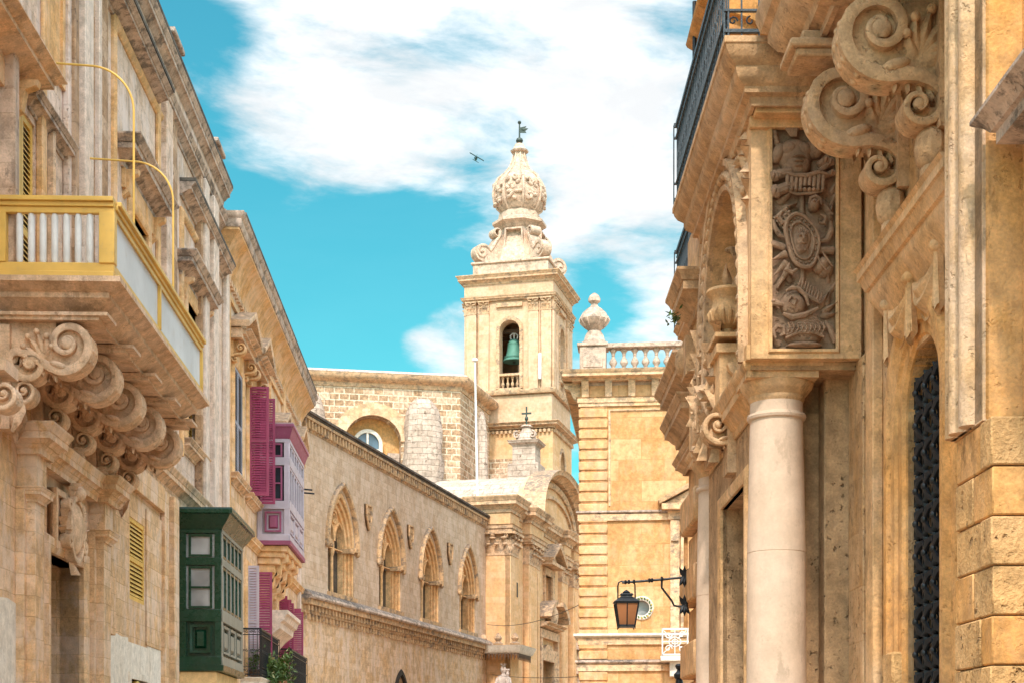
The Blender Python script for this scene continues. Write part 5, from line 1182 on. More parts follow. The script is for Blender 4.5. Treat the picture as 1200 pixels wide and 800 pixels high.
# paired scrolls at the four corners of the lantern
for k in range(4):
    m_ = MB(); t = R(45+90*k); ct, st = math.cos(t), math.sin(t)
    for off in (-.0,):
        Tz = lambda a, b, d: (TCu+a*ct-d*st, TCv+a*st+d*ct, b)
        sp = spiral(3.15, zB+1.85, .66, .1, 160, 160-520, 30); sp.reverse()
        pth = sp+[(2.35, zB+2.35), (2.0, zB+2.9), (1.75, zB+3.3), (1.78, zB+3.6)]
        m_.ribbon(pth, [.2]*len(pth), Tz, -.42, .42); m_.ext([(1.2, zB+1.1)]+arc(3.15, zB+1.85, .58, -90, 150, 14)+[(1.95, zB+2.8), (1.6, zB+3.3), (1.2, zB+3.3)], Tz, -.34, .34, back=True)
        m_.ribbon(arc(1.95, zB+3.45, .26, -80, 300, 14), [.12]*15, Tz, -.40, .40)
    BT.part('corner_scroll', m_, 'tower_top', parent=lan)
m_ = MB()
for T, c, w0 in ((FT, TCu, W0), (ST_, TCv, 0)):
    T2 = (lambda a, b, d: (a, TCv-1.72-d, b)) if T is FT else (lambda a, b, d: (TCu+1.72+d, a, b))
    m_.sweep([(c+.75, zB+1.3), (c+.62, zt(276)), (c-.62, zt(276)), (c-.75, zB+1.3)], [(0, -.4), (0, .02), (.10, .02), (.10, -.4)], T2)
    for q in range(14): m_.blob(T2, c+random.uniform(-.5, .5), zB+1.35+random.uniform(0, .5), -.15, .14, .12, .12, random.random()*3, 7, 4)
BT.part('drum_panel', m_, 'tower_top', parent=lan)
# vane
m_ = MB(); m_.lathe(TCu, TCv, [(.0, zt(170)), (.18, zt(168)), (.26, zt(165.5)), (.2, zt(163)), (.06, zt(161.5)), (.05, zt(146)), (.11, zt(145)), (.13, zt(143.5)), (.08, zt(142.3)), (0, zt(142))], 10)
m_.ext([(TCu, zt(156)), (TCu+.5, zt(157)), (TCu+.42, zt(154.5)), (TCu+.62, zt(152)), (TCu+.40, zt(151)), (TCu+.5, zt(149)), (TCu, zt(150))], FRONT(TCv), -.02, .02, back=True); m_.blob(FRONT(TCv), TCu+.3, zt(152.5), 0, .2, .12, .05)
BT.part('weather_vane', m_, 'bronze_dark')
# bell frame and bells
m_ = MB(); m_.box(bo[0]-.2, bo[1]+.2, W0+1.2, W0+1.45, zf(384), zf(380)); m_.box(U0+.5, U1-.5, W0+3.0, W0+3.25, zf(384), zf(380)); BT.part('bell_beam', m_, 'wood')
def bell(cu_, cv_, top, r, label, mk='bronze'):
    h = r*2.0; t = Thing('bell', label, 'bell', FP, (cu_, cv_, top-h)); z = top-h
    m_ = MB(); m_.lathe(cu_, cv_, [(r*.93, z+.02), (r*1.0, z), (r*1.0, z+.05), (r*.88, z+h*.10), (r*.74, z+h*.25), (r*.63, z+h*.45), (r*.58, z+h*.66), (r*.55, z+h*.80), (r*.46, z+h*.90), (r*.28, z+h*.965), (0, z+h*.98)], 26)
    for y in (.14, .18, .74): m_.lathe(cu_, cv_, [(r*(.9 if y < .3 else .59), z+h*y-.02), (r*(.9 if y < .3 else .59), z+h*y+.02)], 26)
    b = t.part('bell_body', m_, mk)
    m_ = MB(); 
    for sg in (-1, 1): m_.tube([(cu_+sg*r*.28, cv_, top-.02), (cu_+sg*r*.34, cv_, top+r*.28), (cu_+sg*r*.12, cv_, top+r*.5), (cu_, cv_, top+r*.35)], r*.07, 6)
    m_.tube([(cu_, cv_, top-.05), (cu_, cv_, top+r*.6)], r*.08, 6); t.part('hanger', m_, 'white' if mk == 'bronze' else mk)
    m_ = MB(); m_.lathe(cu_, cv_, [(0, z-.16), (r*.12, z-.12), (r*.14, z-.02), (r*.05, z+.1), (r*.04, z+h*.5)], 8); t.part('clapper', m_, 'bronze_dark')
bell(bc-.02, W0+1.32, zf(391), .78, 'large green bronze bell hanging in the front arch of the tower')
bell(bc+.85, W0+3.6, zf(404), .42, 'small dark bell just behind the large green bell', 'bronze_dark')
bell(U1-1.1, oc, zf(398), .62, 'dark bell seen edge-on in the side arch of the tower', 'bronze_dark')
m_ = MB(); xx, _ = FP.uz(632.5, 430, W0-.3); m_.lathe(xx, W0-.28, [(.10, zf(447)), (.12, zf(446)), (.12, zf(418)), (.1, zf(417))], 10); single('tube_lamp', m_, 'white', 'white vertical tube fixed to the face of the bell tower below the capitals', 'lamp', FP, (xx, W0-.28, zf(447)))
# flagpole on the church side roof
pu_, pz_ = FP.uz(559.5, 573, 82.2); _, ptop = FP.uz(556, 421, 82.2); pu3, _ = FP.uz(556.6, 421, 82.2)
m_ = MB(); m_.tube([(pu_, 82.2, 15.6), (pu3, 82.2, ptop)], [.075, .05], 10); m_.lathe(pu3, 82.2, [(.0, ptop-.1), (.17, ptop-.08), (.17, ptop+.05), (0, ptop+.08)], 10)
single('flagpole', m_, 'white', 'slim white flagpole standing in front of the bell tower', 'pole', FP, (pu_, 82.2, 15.6))

# ============================================================ golden building at the end of the street
mu, mv = FM.local(2.667, 60.0)
MD = Thing('stone_building', 'golden orange stone building with rusticated corner, roof balustrade and urn', 'building', FM, (mu+5, mv, 0))
def mz(py, px=740): return FM.uz(px, py, mv)[1]
def mx(px, d=0): return FM.uz(px, 600, mv-d)[0]
MW = 14; TM = FRONT(mv)
zc = mz(437, 680); 
mw_ = (mx(788), mx(806), 6.5, mz(622))
rw = (mx(752), mz(712))
m_ = MB(); m_.ext(rect(mu, mu+MW, 0, zc-.5), TM, -.8, 0, holes=[arc(rw[0], rw[1], .34, 0, 340, 17), rect(*mw_)]); m_.box(mu, mu+.8, mv+.8, mv+14, 0, zc-.5); m_.box(mu, mu+MW, mv+14, mv+14.6, 0, zc-.5); m_.box(mu+MW-.8, mu+MW, mv+.8, mv+14, 0, zc-.5)
MD.part('wall', m_, 'mid_wall')
loopm = [(mu+MW, mv), (mu, mv), (mu, mv+14.6)]
pm_ = lambda prof, mk, nm: MD.part(nm, (lambda q: (q.sweep(loopm, prof, PLAN), q)[1])(MB()), mk)
zt1 = mz(466, 700); zt2 = mz(476, 700)
pm_([(0, zt2), (.07, zt2), (.07, zt2+.12), (.11, zt2+.14), (.11, zt1), (.16, zt1+.02), (0, zt1+.02)], 'mid_trim', 'architrave')
cz = mz(447, 690); pm_([(0, cz-.02), (.30, cz-.02), (.34, cz+.06), (.68, cz+.08), (.68, cz+.18), (.74, cz+.24), (.78, zc-.02), (0, zc)], 'mid_trim', 'cornice')
m_ = MB(); m_.box(mu+.02, mu+MW, mv+.02, mv+14.5, zc-.5, zc-.01); MD.part('roof', m_, 'roof')
for i in range(14):
    a = mu+.06+i*.905
    if a > mu+MW-.5: break
    m_ = MB(); m_.ext([(0, cz-.02), (0, cz-.62), (.12, cz-.62), (.16, cz-.30), (.30, cz-.14), (.32, cz-.02)], lambda x, b, d, a=a: (a+d, mv-x, b), 0, .28, back=True); MD.part('modillion', m_, 'mid_trim', bev=.01)
m_ = MB(); m_.ext([(0, cz-.02), (0, cz-.75), (.10, cz-.75), (.3, cz-.55), (.4, cz-.3), (.62, cz-.2), (.66, cz-.02)], lambda x, b, d: (mu-x, mv+.1+d, b), 0, .4, back=True); MD.part('modillion', m_, 'mid_trim')
# rusticated quoin strip: separate courses
qx1 = mx(712); z = zt2-.06; k = 0
ZL1, ZL2, ZL3 = mz(598), mz(742), mz(773)
courses = []
while z > .4:
    h = .41
    if z-h < ZL1+.12 < z+.0 or abs(z-ZL1) < .1: pass
    m_ = MB(); m_.box(mu-.06, qx1, mv-.09, mv+.5, z-h+.035, z-.035); m_.box(mu-.0, qx1-.02, mv-.045, mv+.4, z-.036, z+.036)
    MD.part('quoin_block', m_, 'mid_quoin', bev=.03); z -= h
m_ = MB(); a0 = qx1+.02
m_.sweep([(mu+MW, mz(479)), (a0+.02, mz(479)), (a0+.02, ZL1+.2)], [(0, 0), (0, .06), (.05, .06), (.09, 0)], TM); MD.part('panel_moulding', m_, 'mid_trim')
for zz, pr, h, mk in ((ZL1, .16, .12, 'lichen'), (ZL2, .26, .16, 'plaster_white'), (ZL3, .2, .16, 'lichen')):
    m_ = MB(); m_.sweep(loopm, [(0, zz-h), (pr*.6, zz-h+.02), (pr, zz-h*.5), (pr, zz), (0, zz+.03)], PLAN); MD.part('string_course', m_, mk)
    m_ = MB(); m_.sweep(loopm, [(0, zz-h-.26), (.10, zz-h-.26), (.10, zz-h-.01), (0, zz-h-.01)], PLAN); MD.part('string_band', m_, 'mid_trim')
# balustrade
zp = mz(433, 700); zt_ = mz(402.5, 700); 
m_ = MB(); m_.box(mu+.95, mu+MW, mv-.05, mv+.42, zc-.01, zp+.05); m_.box(mu+.95, mu+MW, mv-.08, mv+.46, zt_-.18, zt_); m_.box(mu-.05, mu+.35, mv+1.0, mv+14, zc-.01, zt_)
rt = MD.part('balustrade', m_, 'balus', bev=.02)
for i in range(24):
    m_ = MB(); x = mx(718.5)+i*.42; m_.lathe(x, mv+.18, baluster_prof(.155, zp+.04, zt_-.17), 12); MD.part('baluster', m_, 'balus', parent=rt)
m_ = MB(); m_.box(mu-.02, mu+1.0, mv-.08, mv+.95, zc-.01, zt_-.1); m_.box(mu+.10, mu+.88, mv-.11, mv+.5, zc+.2, zt_-.3); m_.box(mu-.12, mu+1.08, mv-.16, mv+1.0, zt_-.1, zt_+.03)
MD.part('corner_pedestal', m_, 'balus', bev=.02)
m_ = MB(); uc_ = mx(696, 0); uh = (mz(340, 696)-zt_); 
m_.lathe(uc_, mv+.42, [(r*1.06, zt_+t*uh) for r, t in ((.50, 0), (.50, .06), (.40, .10), (.34, .20), (.26, .27), (.22, .29), (.27, .31), (.36, .36), (.50, .44), (.55, .49), (.52, .55), (.44, .62), (.30, .69), (.16, .74), (.11, .79), (.15, .81), (.22, .84), (.23, .89), (.17, .95), (.08, .99), (0, 1.01))], 24)
for k in range(12):
    t = 2*PI*k/12; m_.tube([(uc_+r*math.cos(t), mv+.42+r*math.sin(t), zt_+q*uh) for r, q in ((.36, .36), (.51, .44), (.56, .49), (.52, .56))], [.05, .07, .07, .03], 6)
MD.part('urn_finial', m_, 'balus')
# round plaque window with a wreath
m_ = MB(); m_.sweep(arc(rw[0], rw[1], .30, 0, 340, 17), [(0, -.1), (0, .05), (-.14, .08), (-.17, .0)], TM, closed=True); r_ = MD.part('round_window', m_, 'plaster_white')
m_ = MB()
for k in range(20):
    t = 2*PI*k/20; m_.blob(TM, rw[0]+.375*math.cos(t), rw[1]+.375*math.sin(t), .08, .06, .035, .03, t+.8, 8, 4)
MD.part('wreath', m_, 'leaf', parent=r_)
m_ = MB()
for k in range(10):
    t = 2*PI*(k+.5)/10; m_.blob(TM, rw[0]+.40*math.cos(t), rw[1]+.40*math.sin(t), .09, .035, .035, .03)
MD.part('gilt_fruit', m_, 'gold', parent=r_)
m_ = MB(); m_.bx(TM, rw[0]-.4, rw[0]+.4, rw[1]-.4, rw[1]+.4, -.4, -.3); MD.part('glazing', m_, 'glass_curtain', parent=r_)
# pedimented window with the white iron balcony
w0, w1 = mx(786), mx(786)+2.6; wc_ = (w0+w1)/2
m_ = MB(); hz = mz(600)+.05
m_.bx(TM, w0-.35, w1+.35, hz, hz+.22, 0, .5); m_.ext([(w0-.3, hz+.22), (w1+.3, hz+.22), (wc_, hz+1.05)], TM, 0, .25); m_.sweep([(w1+.42, hz+.22), (wc_, hz+1.12), (w0-.42, hz+.22)], [(0, 0), (0, .5), (-.16, .56), (-.16, 0)], TM)
MD.part('window_pediment', m_, 'mid_trim')
m_ = MB(); m_.bx(TM, w0-.02, w0+.34, 6.4, hz-.35, 0, .10); m_.bx(TM, w0+.38, w0+.50, 6.4, hz-.35, 0, .05); m_.bx(TM, w0-.12, w1+.12, hz-.36, hz-.004, 0, .16); m_.bx(TM, w0, w0+.3, hz-1.2, hz-.4, .1, .2); m_.bx(TM, w1-.34, w1, 6.4, hz-.35, 0, .1)
MD.part('window_surround', m_, 'mid_trim', bev=.01)
m_ = MB(); m_.bx(TM, mw_[0], mw_[1], mw_[2], mw_[3], -.5, -.4); MD.part('window_blind', m_, 'mid_wall')
bz0_, bz1_ = mz(769), mz(738)
m_ = MB(); bu0, bu1 = mx(775.5, .8), mx(775.5, .8)+3.2
m_.bx(TM, bu0-.05, bu1, bz0_-.22, bz0_-.02, 0, .85); m_.bx(TM, bu0+.3, bu0+.8, bz0_-.8, bz0_-.22, 0, .5); r_ = MD.part('balcony', m_, 'plaster_white', bev=.02)
m_ = MB(); T = FRONT(mv-.8)
for xx in (bu0, bu0+.96, bu0+2.0, bu0+2.9): m_.bx(T, xx, xx+.05, bz0_, bz1_, 0, .05)
for zz in (bz0_, bz1_-.05): m_.bx(T, bu0, bu1, zz, zz+.06, .001, .05)
m_.box(bu0, bu0+.04, mv-.8, mv, bz1_-.05, bz1_); m_.box(bu0, bu0+.04, mv-.8, mv, bz0_, bz0_+.05)
for x in (bu0+.5, bu0+1.46, bu0+2.42):
    zc_ = (bz0_+bz1_)/2
    for rr in (.18, .09): m_.tube([T(a, b, .02) for a, b in arc(x, zc_, rr*1.3, 0, 360, 14, rr)], .02, 5)
    for sx in (-1, 1):
        for sz in (-1, 1):
            m_.tube([T(a, b, .02) for a, b in spiral(x+sx*.26, zc_+sz*.26, .16, .04, 0, sx*sz*400, 14)], .022, 5); m_.tube([T(x+sx*.1, zc_+sz*.1, .02), T(x+sx*.44, zc_+sz*.44, .02)], .018, 5)
    m_.tube([T(x-.45, zc_, .02), T(x+.45, zc_, .02)], .02, 5); m_.tube([T(x, bz0_, .02), T(x, bz1_, .02)], .02, 5)
MD.part('railing', m_, 'white', parent=r_)

# far houses glimpsed in the gap
FH = Thing('distant_house', 'narrow grey stone house glimpsed between the church and the golden building', 'house', FP, (-21.2, 106, 0))
m_ = MB(); hu = FP.uz(684, 600, 104)[0]; h0 = FP.uz(672.5, 600, 104)[0]; hz_ = FP.uz(676, 583, 104)[1]
m_.box(h0, h0+9, 104, 112, 0, hz_-.9); FH.part('wall', m_, 'church')
m_ = MB(); m_.sweep([(h0+9, 104), (h0, 104), (h0, 112)], cprof(.4, hz_-1.0, hz_-.3), PLAN); m_.box(h0, h0+9, 104, 112, hz_-.95, hz_); FH.part('parapet', m_, 'rubble')
for yy in (762, 790):
    zz = FP.uz(672, yy, 98)[1]; bu = UC
    m_ = MB(); m_.box(UC+.0, UC+1.3, 97.5, 99.4, zz, zz+.5); m_.box(UC, UC+.8, 97.8, 99.1, zz-.6, zz); CH.part('stone_ledge', m_, 'lichen', bev=.05)
# ============================================================ right house with the column portal
UR = 3.6; TR_ = SIDE(UR, -1)
RH = Thing('stone_house', 'brown gold stone house with column portal, trophy relief and scrolled balcony brackets', 'house', FR, (UR, 16, 0))
win = (12.62, 13.80, .9, 4.60); wr_ = (win[1]-win[0])/2; wcx = (win[0]+win[1])/2
mb = MB(); mb.ext(rect(5.0, 15.9, 0, 13.5), TR_, -.55, 0, holes=[arched(win[0], win[1], win[2], win[3], 18)])
mb.ext(rect(15.9, 24.0, 8.0, 13.5), TR_, -.55, 0); mb.ext(rect(19.5, 24.0, 0, 8.0), TR_, -.55, 0)
RH.part('wall', mb, 'right_wall')
mb = MB(); mb.box(UR+.55, UR+9, 5, 5.5, 0, 13.5); mb.box(UR+.55, UR+9, 23.4, 23.99, 0, 13.5); mb.box(UR+8.5, UR+9, 5.5, 23.4, 0, 13.5); RH.part('side_wall', mb, 'right_wall')
mb = MB(); mb.box(UR+.0, UR+9, 5, 24, 13.4, 13.7); RH.part('roof', mb, 'roof')
mb = MB(); mb.sweep([(UR, 5), (UR, 24)], cprof(.6, 13.0, 13.6), PLAN); RH.part('cornice', mb, 'right_trim')
# --- portal
UPf = 2.45; TS = SIDE(UPf, -1); ac_, ar_ = 17.42, 1.42
mb = MB(); hole = arched(ac_-ar_, ac_+ar_, 5.62, 6.5, 26)
mb.ext(rect(15.56, 20.75, 5.60, 8.15), TS, -.95, 0, holes=[hole]); mb.box(UPf+.005, UR, 15.565, 15.92, 5.605, 8.145); RH.part('portal_pier', mb, 'right_trim')
mb = MB(); mb.box(UPf+.9, UR-.01, 15.92, 20.75, 5.62, 8.1); RH.part('niche_back', mb, 'right_dark')
# front face of the pier with the sunk panel
FPi = FRONT(15.5); pu0, pz1 = FR.uz(904, 125, 15.5); pu1, pz0 = FR.uz(978, 410, 15.5)
mb = MB(); mb.ext(rect(UPf+.002, UR-.04, 5.60, 8.15), FRONT(15.52), -.04, .06, holes=[rect(pu0, pu1, pz0, pz1)]); mb.sweep([(pu1, pz0), (pu1, pz1), (pu0, pz1), (pu0, pz0)], [(0, .0), (0, .075), (-.03, .085), (-.05, .05), (-.05, .0)], FRONT(15.52), closed=True); RH.part('relief_frame', mb, 'right_trim')
mb = MB(); mb.bx(FRONT(15.55), pu0, pu1, pz0, pz1, -.02, .02)
tx = lambda zx, zy: FR.uz(880+zx/2.583, 110+zy/2.581, 15.5)
TT = FRONT(15.53); S = 15.5/FPX/2.583
def B(zx, zy, ra, rb, rd, rot=0, d=.03, seg=14, rings=9): a, b = tx(zx, zy); mb.blob(TT, a, b, d, ra*S, rb*S, rd, R(rot), seg, rings)
def Cyl(x0, y0, x1, y1, r0, r1=None, d=.04, seg=10): p = tx(x0, y0); q = tx(x1, y1); r1 = r0 if r1 is None else r1; mb.tube([TT(p[0], p[1], d), TT((p[0]+q[0])/2, (p[1]+q[1])/2, d+.01), TT(q[0], q[1], d+.01)], [r0*S, (r0+r1)/2*S, r1*S], seg)
def Crv(pts, r, d=.05): 
    n = len(pts); mb.tube([TT(*tx(*p), d) for p in pts], [r*S*(1-.5*abs(2*i/(n-1)-1)**3) for i in range(n)], 7)
def Lf(zx, zy, L_, W_, rot, d=.02, h=.07, curl=.05): a, b = tx(zx, zy); mb.leaf(TT, a, b, L_*S, W_*S, R(rot), d, h, curl)
# cuirass
B(132, 185, 58, 52, .12, 0, .0); B(112, 172, 34, 26, .135, 10, .0); B(158, 172, 32, 26, .13, -10, .0); B(138, 215, 46, 40, .125, 0, .0); B(82, 182, 20, 34, .09, -25); B(190, 170, 28, 30, .09, 30)
for k in range(3): B(140, 200+14*k, 24-3*k, 4, .145-.01*k)
for k in range(9): x = 108+k*13.5; Cyl(x, 250, x-3, 292+6*math.sin(k), 6.5, 5.5, .09); B(x-3, 298, 8, 7, .06, 0, .08)
Crv([(100, 248), (130, 256), (165, 256), (200, 246), (228, 252)], 7, .11); Crv([(104, 300), (135, 310), (175, 308), (225, 300)], 5, .09)
# serpents, plume and disc at the top
Crv([(70, 90), (62, 70), (75, 52), (98, 50), (112, 64), (104, 82), (86, 84)], 9); Crv([(96, 106), (108, 88), (128, 92), (136, 112), (124, 132)], 11, .08)
for k in range(6): Crv([(118+k*3, 138), (104+k*6, 115), (98+k*9, 92+k*2)], 4.5, .1)
B(146, 66, 16, 16, .05); B(146, 66, 7, 7, .08); B(165, 90, 14, 9, .06, 40); Crv([(168, 120), (190, 112), (205, 125), (200, 150), (180, 150)], 7, .08)
for k in range(6): B(72+k*3, 122+k*14, 9, 12, .06, 30)
for k in range(8): B(196+7*math.cos(k*.8)*2, 152+12*math.sin(k*.8), 7, 9, .07, k*40, .06)
# gun barrels and flags
for (x0, y0, x1, y1, r) in ((64, 256, 118, 238, 16), (68, 302, 128, 280, 18), (222, 206, 200, 222, 12), (236, 212, 205, 240, 11), (240, 245, 205, 262, 9)): Cyl(x0, y0, x1, y1, r, r*.8, .06); B(x0, y0, r*.5, r*.9, .09, 0, .06); Cyl(x0+4, y0-1, x0+10, y0-3, r*1.2, r*1.2, .06)
Cyl(154, 300, 154, 720, 8, 8, .03)
for (x, y, L_, W_, r) in ((80, 330, 60, 12, 35), (215, 320, 60, 14, -60), (242, 300, 40, 9, 60), (240, 340, 60, 8, 65), (95, 345, 44, 9, 10), (90, 350, 50, 12, -60), (230, 395, 60, 14, 75)): Lf(x, y, L_, W_, r)
B(190, 340, 19, 20, .11, 0, .03); B(185, 336, 5, 4, .13, 0, .05); B(197, 336, 5, 4, .13, 0, .05); Crv([(172, 340), (178, 322), (192, 316), (206, 324), (210, 342)], 6, .09)
# book at left, horn, daggers, drum
a, b = tx(100, 382); 
for k in range(4):
    c, s_ = math.cos(R(-50)), math.sin(R(-50)); o = (k-1.5)*13*S
    mb.tube([TT(a+o*c-s_*x, b+o*s_+c*x, .07) for x in (-26*S, 26*S)], 6*S, 5)
for k in range(3): mb.tube([TT(a+(x*c-s_*(k-1)*16*S), b+(x*s_+c*(k-1)*16*S), .085) for x in (-24*S, 24*S)], 3*S, 5)
Crv([(66, 385), (70, 410), (85, 432), (104, 440)], 8, .07); Crv([(238, 390), (240, 420), (228, 446), (208, 452)], 10, .07)
for (x0, y0, x1, y1, r) in ((64, 505, 104, 488, 2), (66, 555, 106, 515, 1), (78, 592, 112, 530, 1), (248, 478, 200, 478, 12), (60, 455, 100, 470, 10)): Cyl(x0, y0, x1, y1, r, 13 if r < 5 else r, .06)
# shield with a mask
n0_ = len(mb.V)
cxs, cys = 150, 452
def O(t, f=1): 
    x = 47*math.cos(t)*f*(1+.10*math.cos(3*t)); y = 82*math.sin(t)*f; r_ = R(-14); return (cxs+x*math.cos(r_)-y*math.sin(r_), cys+x*math.sin(r_)+y*math.cos(r_))
ol = [O(2*PI*k/28) for k in range(28)]; P = [tx(*p) for p in ol]; mb.ext(P, TT, 0, .10); Crv(ol+ol[:1], 7, .115); Crv([O(2*PI*k/22, .70) for k in range(23)], 4, .115)
for k in range(22): q = O(2*PI*k/22, .84); B(q[0], q[1], 4, 4, .03, 0, .10, 6, 4)
B(cxs, cys, 30, 48, .05, -14, .08); B(cxs, cys-2, 20, 28, .075, -10, .09); B(cxs-8, cys-10, 5, 3, .03, 10, .155, 6, 4); B(cxs+8, cys-12, 5, 3, .03, 0, .155, 6, 4); B(cxs, cys-1, 3.5, 9, .04, 0, .15, 6, 4); B(cxs+1, cys+12, 9, 3, .03, -8, .15, 6, 4)
for k in range(7): Crv([(cxs-12+4*k, cys+16), (cxs-14+4.6*k, cys+34)], 2.6, .15)
for k in range(7): Crv([(cxs-16+5*k, cys-22), (cxs-20+6.5*k, cys-36+abs(k-3)*3)], 3, .14)
Crv([(90, 362), (80, 380), (92, 398), (108, 392)], 8, .10); Crv([(205, 372), (222, 380), (218, 400), (202, 398)], 7, .10); Crv([(112, 520), (104, 540), (122, 548), (136, 536)], 8, .10)
B(214, 520, 24, 30, .11, -50, .02); B(228, 534, 22, 26, .10, -50, .0); Crv([(196, 500), (206, 525), (224, 544)], 4, .13); Crv([(212, 488), (226, 510), (242, 530)], 4, .12)
# crown, helmet, turban
for k in range(9): x = 140+k*8; y = 578+k*5; Cyl(x, y+14, x+6, y-12, 4, 2, .10); 
Crv([(134, 600), (160, 612), (190, 630), (206, 640)], 7, .10); Crv([(136, 588), (165, 598), (196, 616)], 4, .10)
B(128, 640, 40, 42, .13, 20, .02); Crv([(92, 672), (120, 684), (160, 676), (198, 656)], 10, .12); Crv([(100, 606), (118, 596), (140, 600), (160, 622), (168, 650)], 7, .14); Crv([(106, 640), (116, 624), (132, 634), (124, 650), (114, 644)], 4, .155); Cyl(64, 634, 98, 642, 11, 8, .06); B(66, 632, 11, 9, .08)
B(158, 722, 62, 46, .12, 0, .0); 
for k in range(7): Crv([(100+k*3, 745-k*9), (140, 728-k*9), (185, 728-k*8), (216-k*3, 742-k*9)], 6.5, .115-.004*k)
for k in range(9): Crv([(106+13*k, 700), (112+13*k, 716), (106+13*k, 730)], 3, .14)
B(160, 762, 56, 11, .11); Crv([(72, 742), (66, 720), (78, 706), (96, 712), (98, 730), (86, 736)], 8, .07); Crv([(222, 690), (236, 712), (246, 738), (250, 756)], 9, .07)
for (x, y, L_, W_, r) in ((205, 650, 56, 11, 60), (215, 660, 50, 10, 30), (210, 672, 48, 10, 5), (230, 640, 44, 9, 80), (205, 690, 50, 11, -35), (86, 762, 34, 10, 130), (80, 588, 40, 8, 70), (120, 570, 40, 10, 110), (240, 600, 40, 8, 60), (236, 570, 36, 8, 100)): Lf(x, y, L_, W_, r)
RH.part('trophy_relief', mb, 'trophy', label='dark carved panel of armour, shield with a mask, helmet and weapons')
# arch mouldings
mb = MB(); mb.sweep([(ac_+ar_, 5.62)]+arc(ac_, 6.5, ar_, 0, 180, 28)+[(ac_-ar_, 5.62)], [(0, -.02), (0, .05), (-.05, .07), (-.06, .03), (-.24, .03), (-.25, .09), (-.32, .10), (-.34, 0)], TS)
for i in range(30):
    t = R(180*i/29); r_ = ar_+.15; 
    mb.blob(TS, ac_+r_*math.cos(t), 6.5+r_*math.sin(t), .05, .05, .085, .05, t, 8, 5)
for k in range(4):
    for x in (ac_-ar_-.15, ac_+ar_+.15): mb.blob(TS, x, 5.75+.19*k, .05, .085, .05, .05, 0, 8, 5)
RH.part('arch_moulding', mb, 'right_carved')
mb = MB(); rnd = random.Random(4)
for i in range(16):  # leafy spandrel
    t = R(15+9*i); r_ = ar_+.42; x, y = ac_+r_*math.cos(t), 6.5+r_*math.sin(t)
    if y < 8.05 and x > 15.6: mb.leaf(TS, x, y, .26, .07, t+rnd.uniform(-.8, .8), .0, .07, .05); mb.blob(TS, x, y, .02, .05, .05, .04)
for i in range(18): mb.leaf(TS, 15.75+rnd.uniform(0, .3), 7.3+.045*i, .22, .06, rnd.uniform(0, 6.28), .0, .08, .05)
RH.part('spandrel_carving', mb, 'right_carved')
# cornice and balcony slab over the portal
mb = MB(); pth = [(UR, 15.22), (UPf, 15.22), (UPf, 19.25), (UPf+.5, 19.25)]
mb.sweep(pth, [(0, 8.02), (.04, 8.02), (.06, 8.10), (.12, 8.12), (.12, 8.18), (.20, 8.24), (.22, 8.30), (.22, 8.34), (.29, 8.40), (.325, 8.46), (.335, 8.50), (.35, 8.51), (.35, 8.57), (0, 8.57)], PLAN)
mb.box(UPf+.001, UR, 15.225, 20.9, 8.10, 8.56); RH.part('balcony', mb, 'right_carved')
mb = MB(); mb.box(UPf+.01, UR, 15.24, 15.5, 7.98, 8.10); mb.box(UPf-.02, UR, 15.40, 15.49, 7.9, 8.02); RH.part('pier_cap', mb, 'right_trim', bev=.01)
mb = MB(); mb.sweep([(UPf+.6, 19.55), (UPf, 19.55), (UPf, 20.35), (UPf+.6, 20.35)], cprof(.33, 7.25, 7.72), PLAN); mb.bx(TS, 20.1, 20.6, 6.6, 7.1, 0, .12)
mb.blob(TS, 20.5, 6.85, .12, .16, .2, .1); RH.part('impost_cornice', mb, 'right_carved')
iron_balcony(RH, UPf, -1, 14.93, 19.5, .34, 8.575, 1.02, mk='iron_blue', step=.14, slab=False, label='ornate blue-black wrought iron railing over the portal')
iron_balcony(RH, UR, -1, 21.3, 23.2, 1.08, 8.0, 1.2, mk='iron_blue', step=.12, slabmk='right_carved')
mb = MB(); mb.sweep([(UR, 19.9), (UR, 19.9), (UR, 21.6)], cprof(1.1, 10.9, 11.6), PLAN); mb.bx(TR_, 20, 21.5, 11.0, 12.5, 0, .95); RH.part('upper_hood', mb, 'block_orange', bev=.03)
mb = MB(); mb.tube([(2.58, 21.2, 8.2), (2.58, 21.2, 12)], .03); RH.part('down_pipe', mb, 'iron')
# carved entablature band between the columns, fruit, urn, keystone scroll
mb = MB(); mb.sweep([(UR-.5, 16.38), (2.62, 16.38), (2.62, 18.15), (2.68, 18.15)], cprof(.22, 5.22, 5.66), PLAN); mb.bx(SIDE(2.62, -1), 16.4, 20, 5.2, 5.62, -.3, 0); RH.part('door_cornice', mb, 'right_trim')
mb = MB(); TD = SIDE(2.55, -1); rnd = random.Random(9)
for i in range(60):
    a = rnd.uniform(18.0, 19.9); b = rnd.uniform(5.35, 6.5); mb.blob(TD, a, b, rnd.uniform(0, .14), rnd.uniform(.06, .12), rnd.uniform(.05, .10), rnd.uniform(.05, .10), rnd.random()*3, 8, 5)
for i in range(34):
    a = rnd.uniform(17.9, 19.9); b = rnd.uniform(5.4, 6.6); mb.leaf(TD, a, b, rnd.uniform(.25, .45), .08, rnd.uniform(0, 6.28), rnd.uniform(.05, .15), .10, .08)
mb.bx(TD, 18.0, 19.95, 5.3, 6.3, -.3, .0)
RH.part('fruit_carving', mb, 'right_carved')
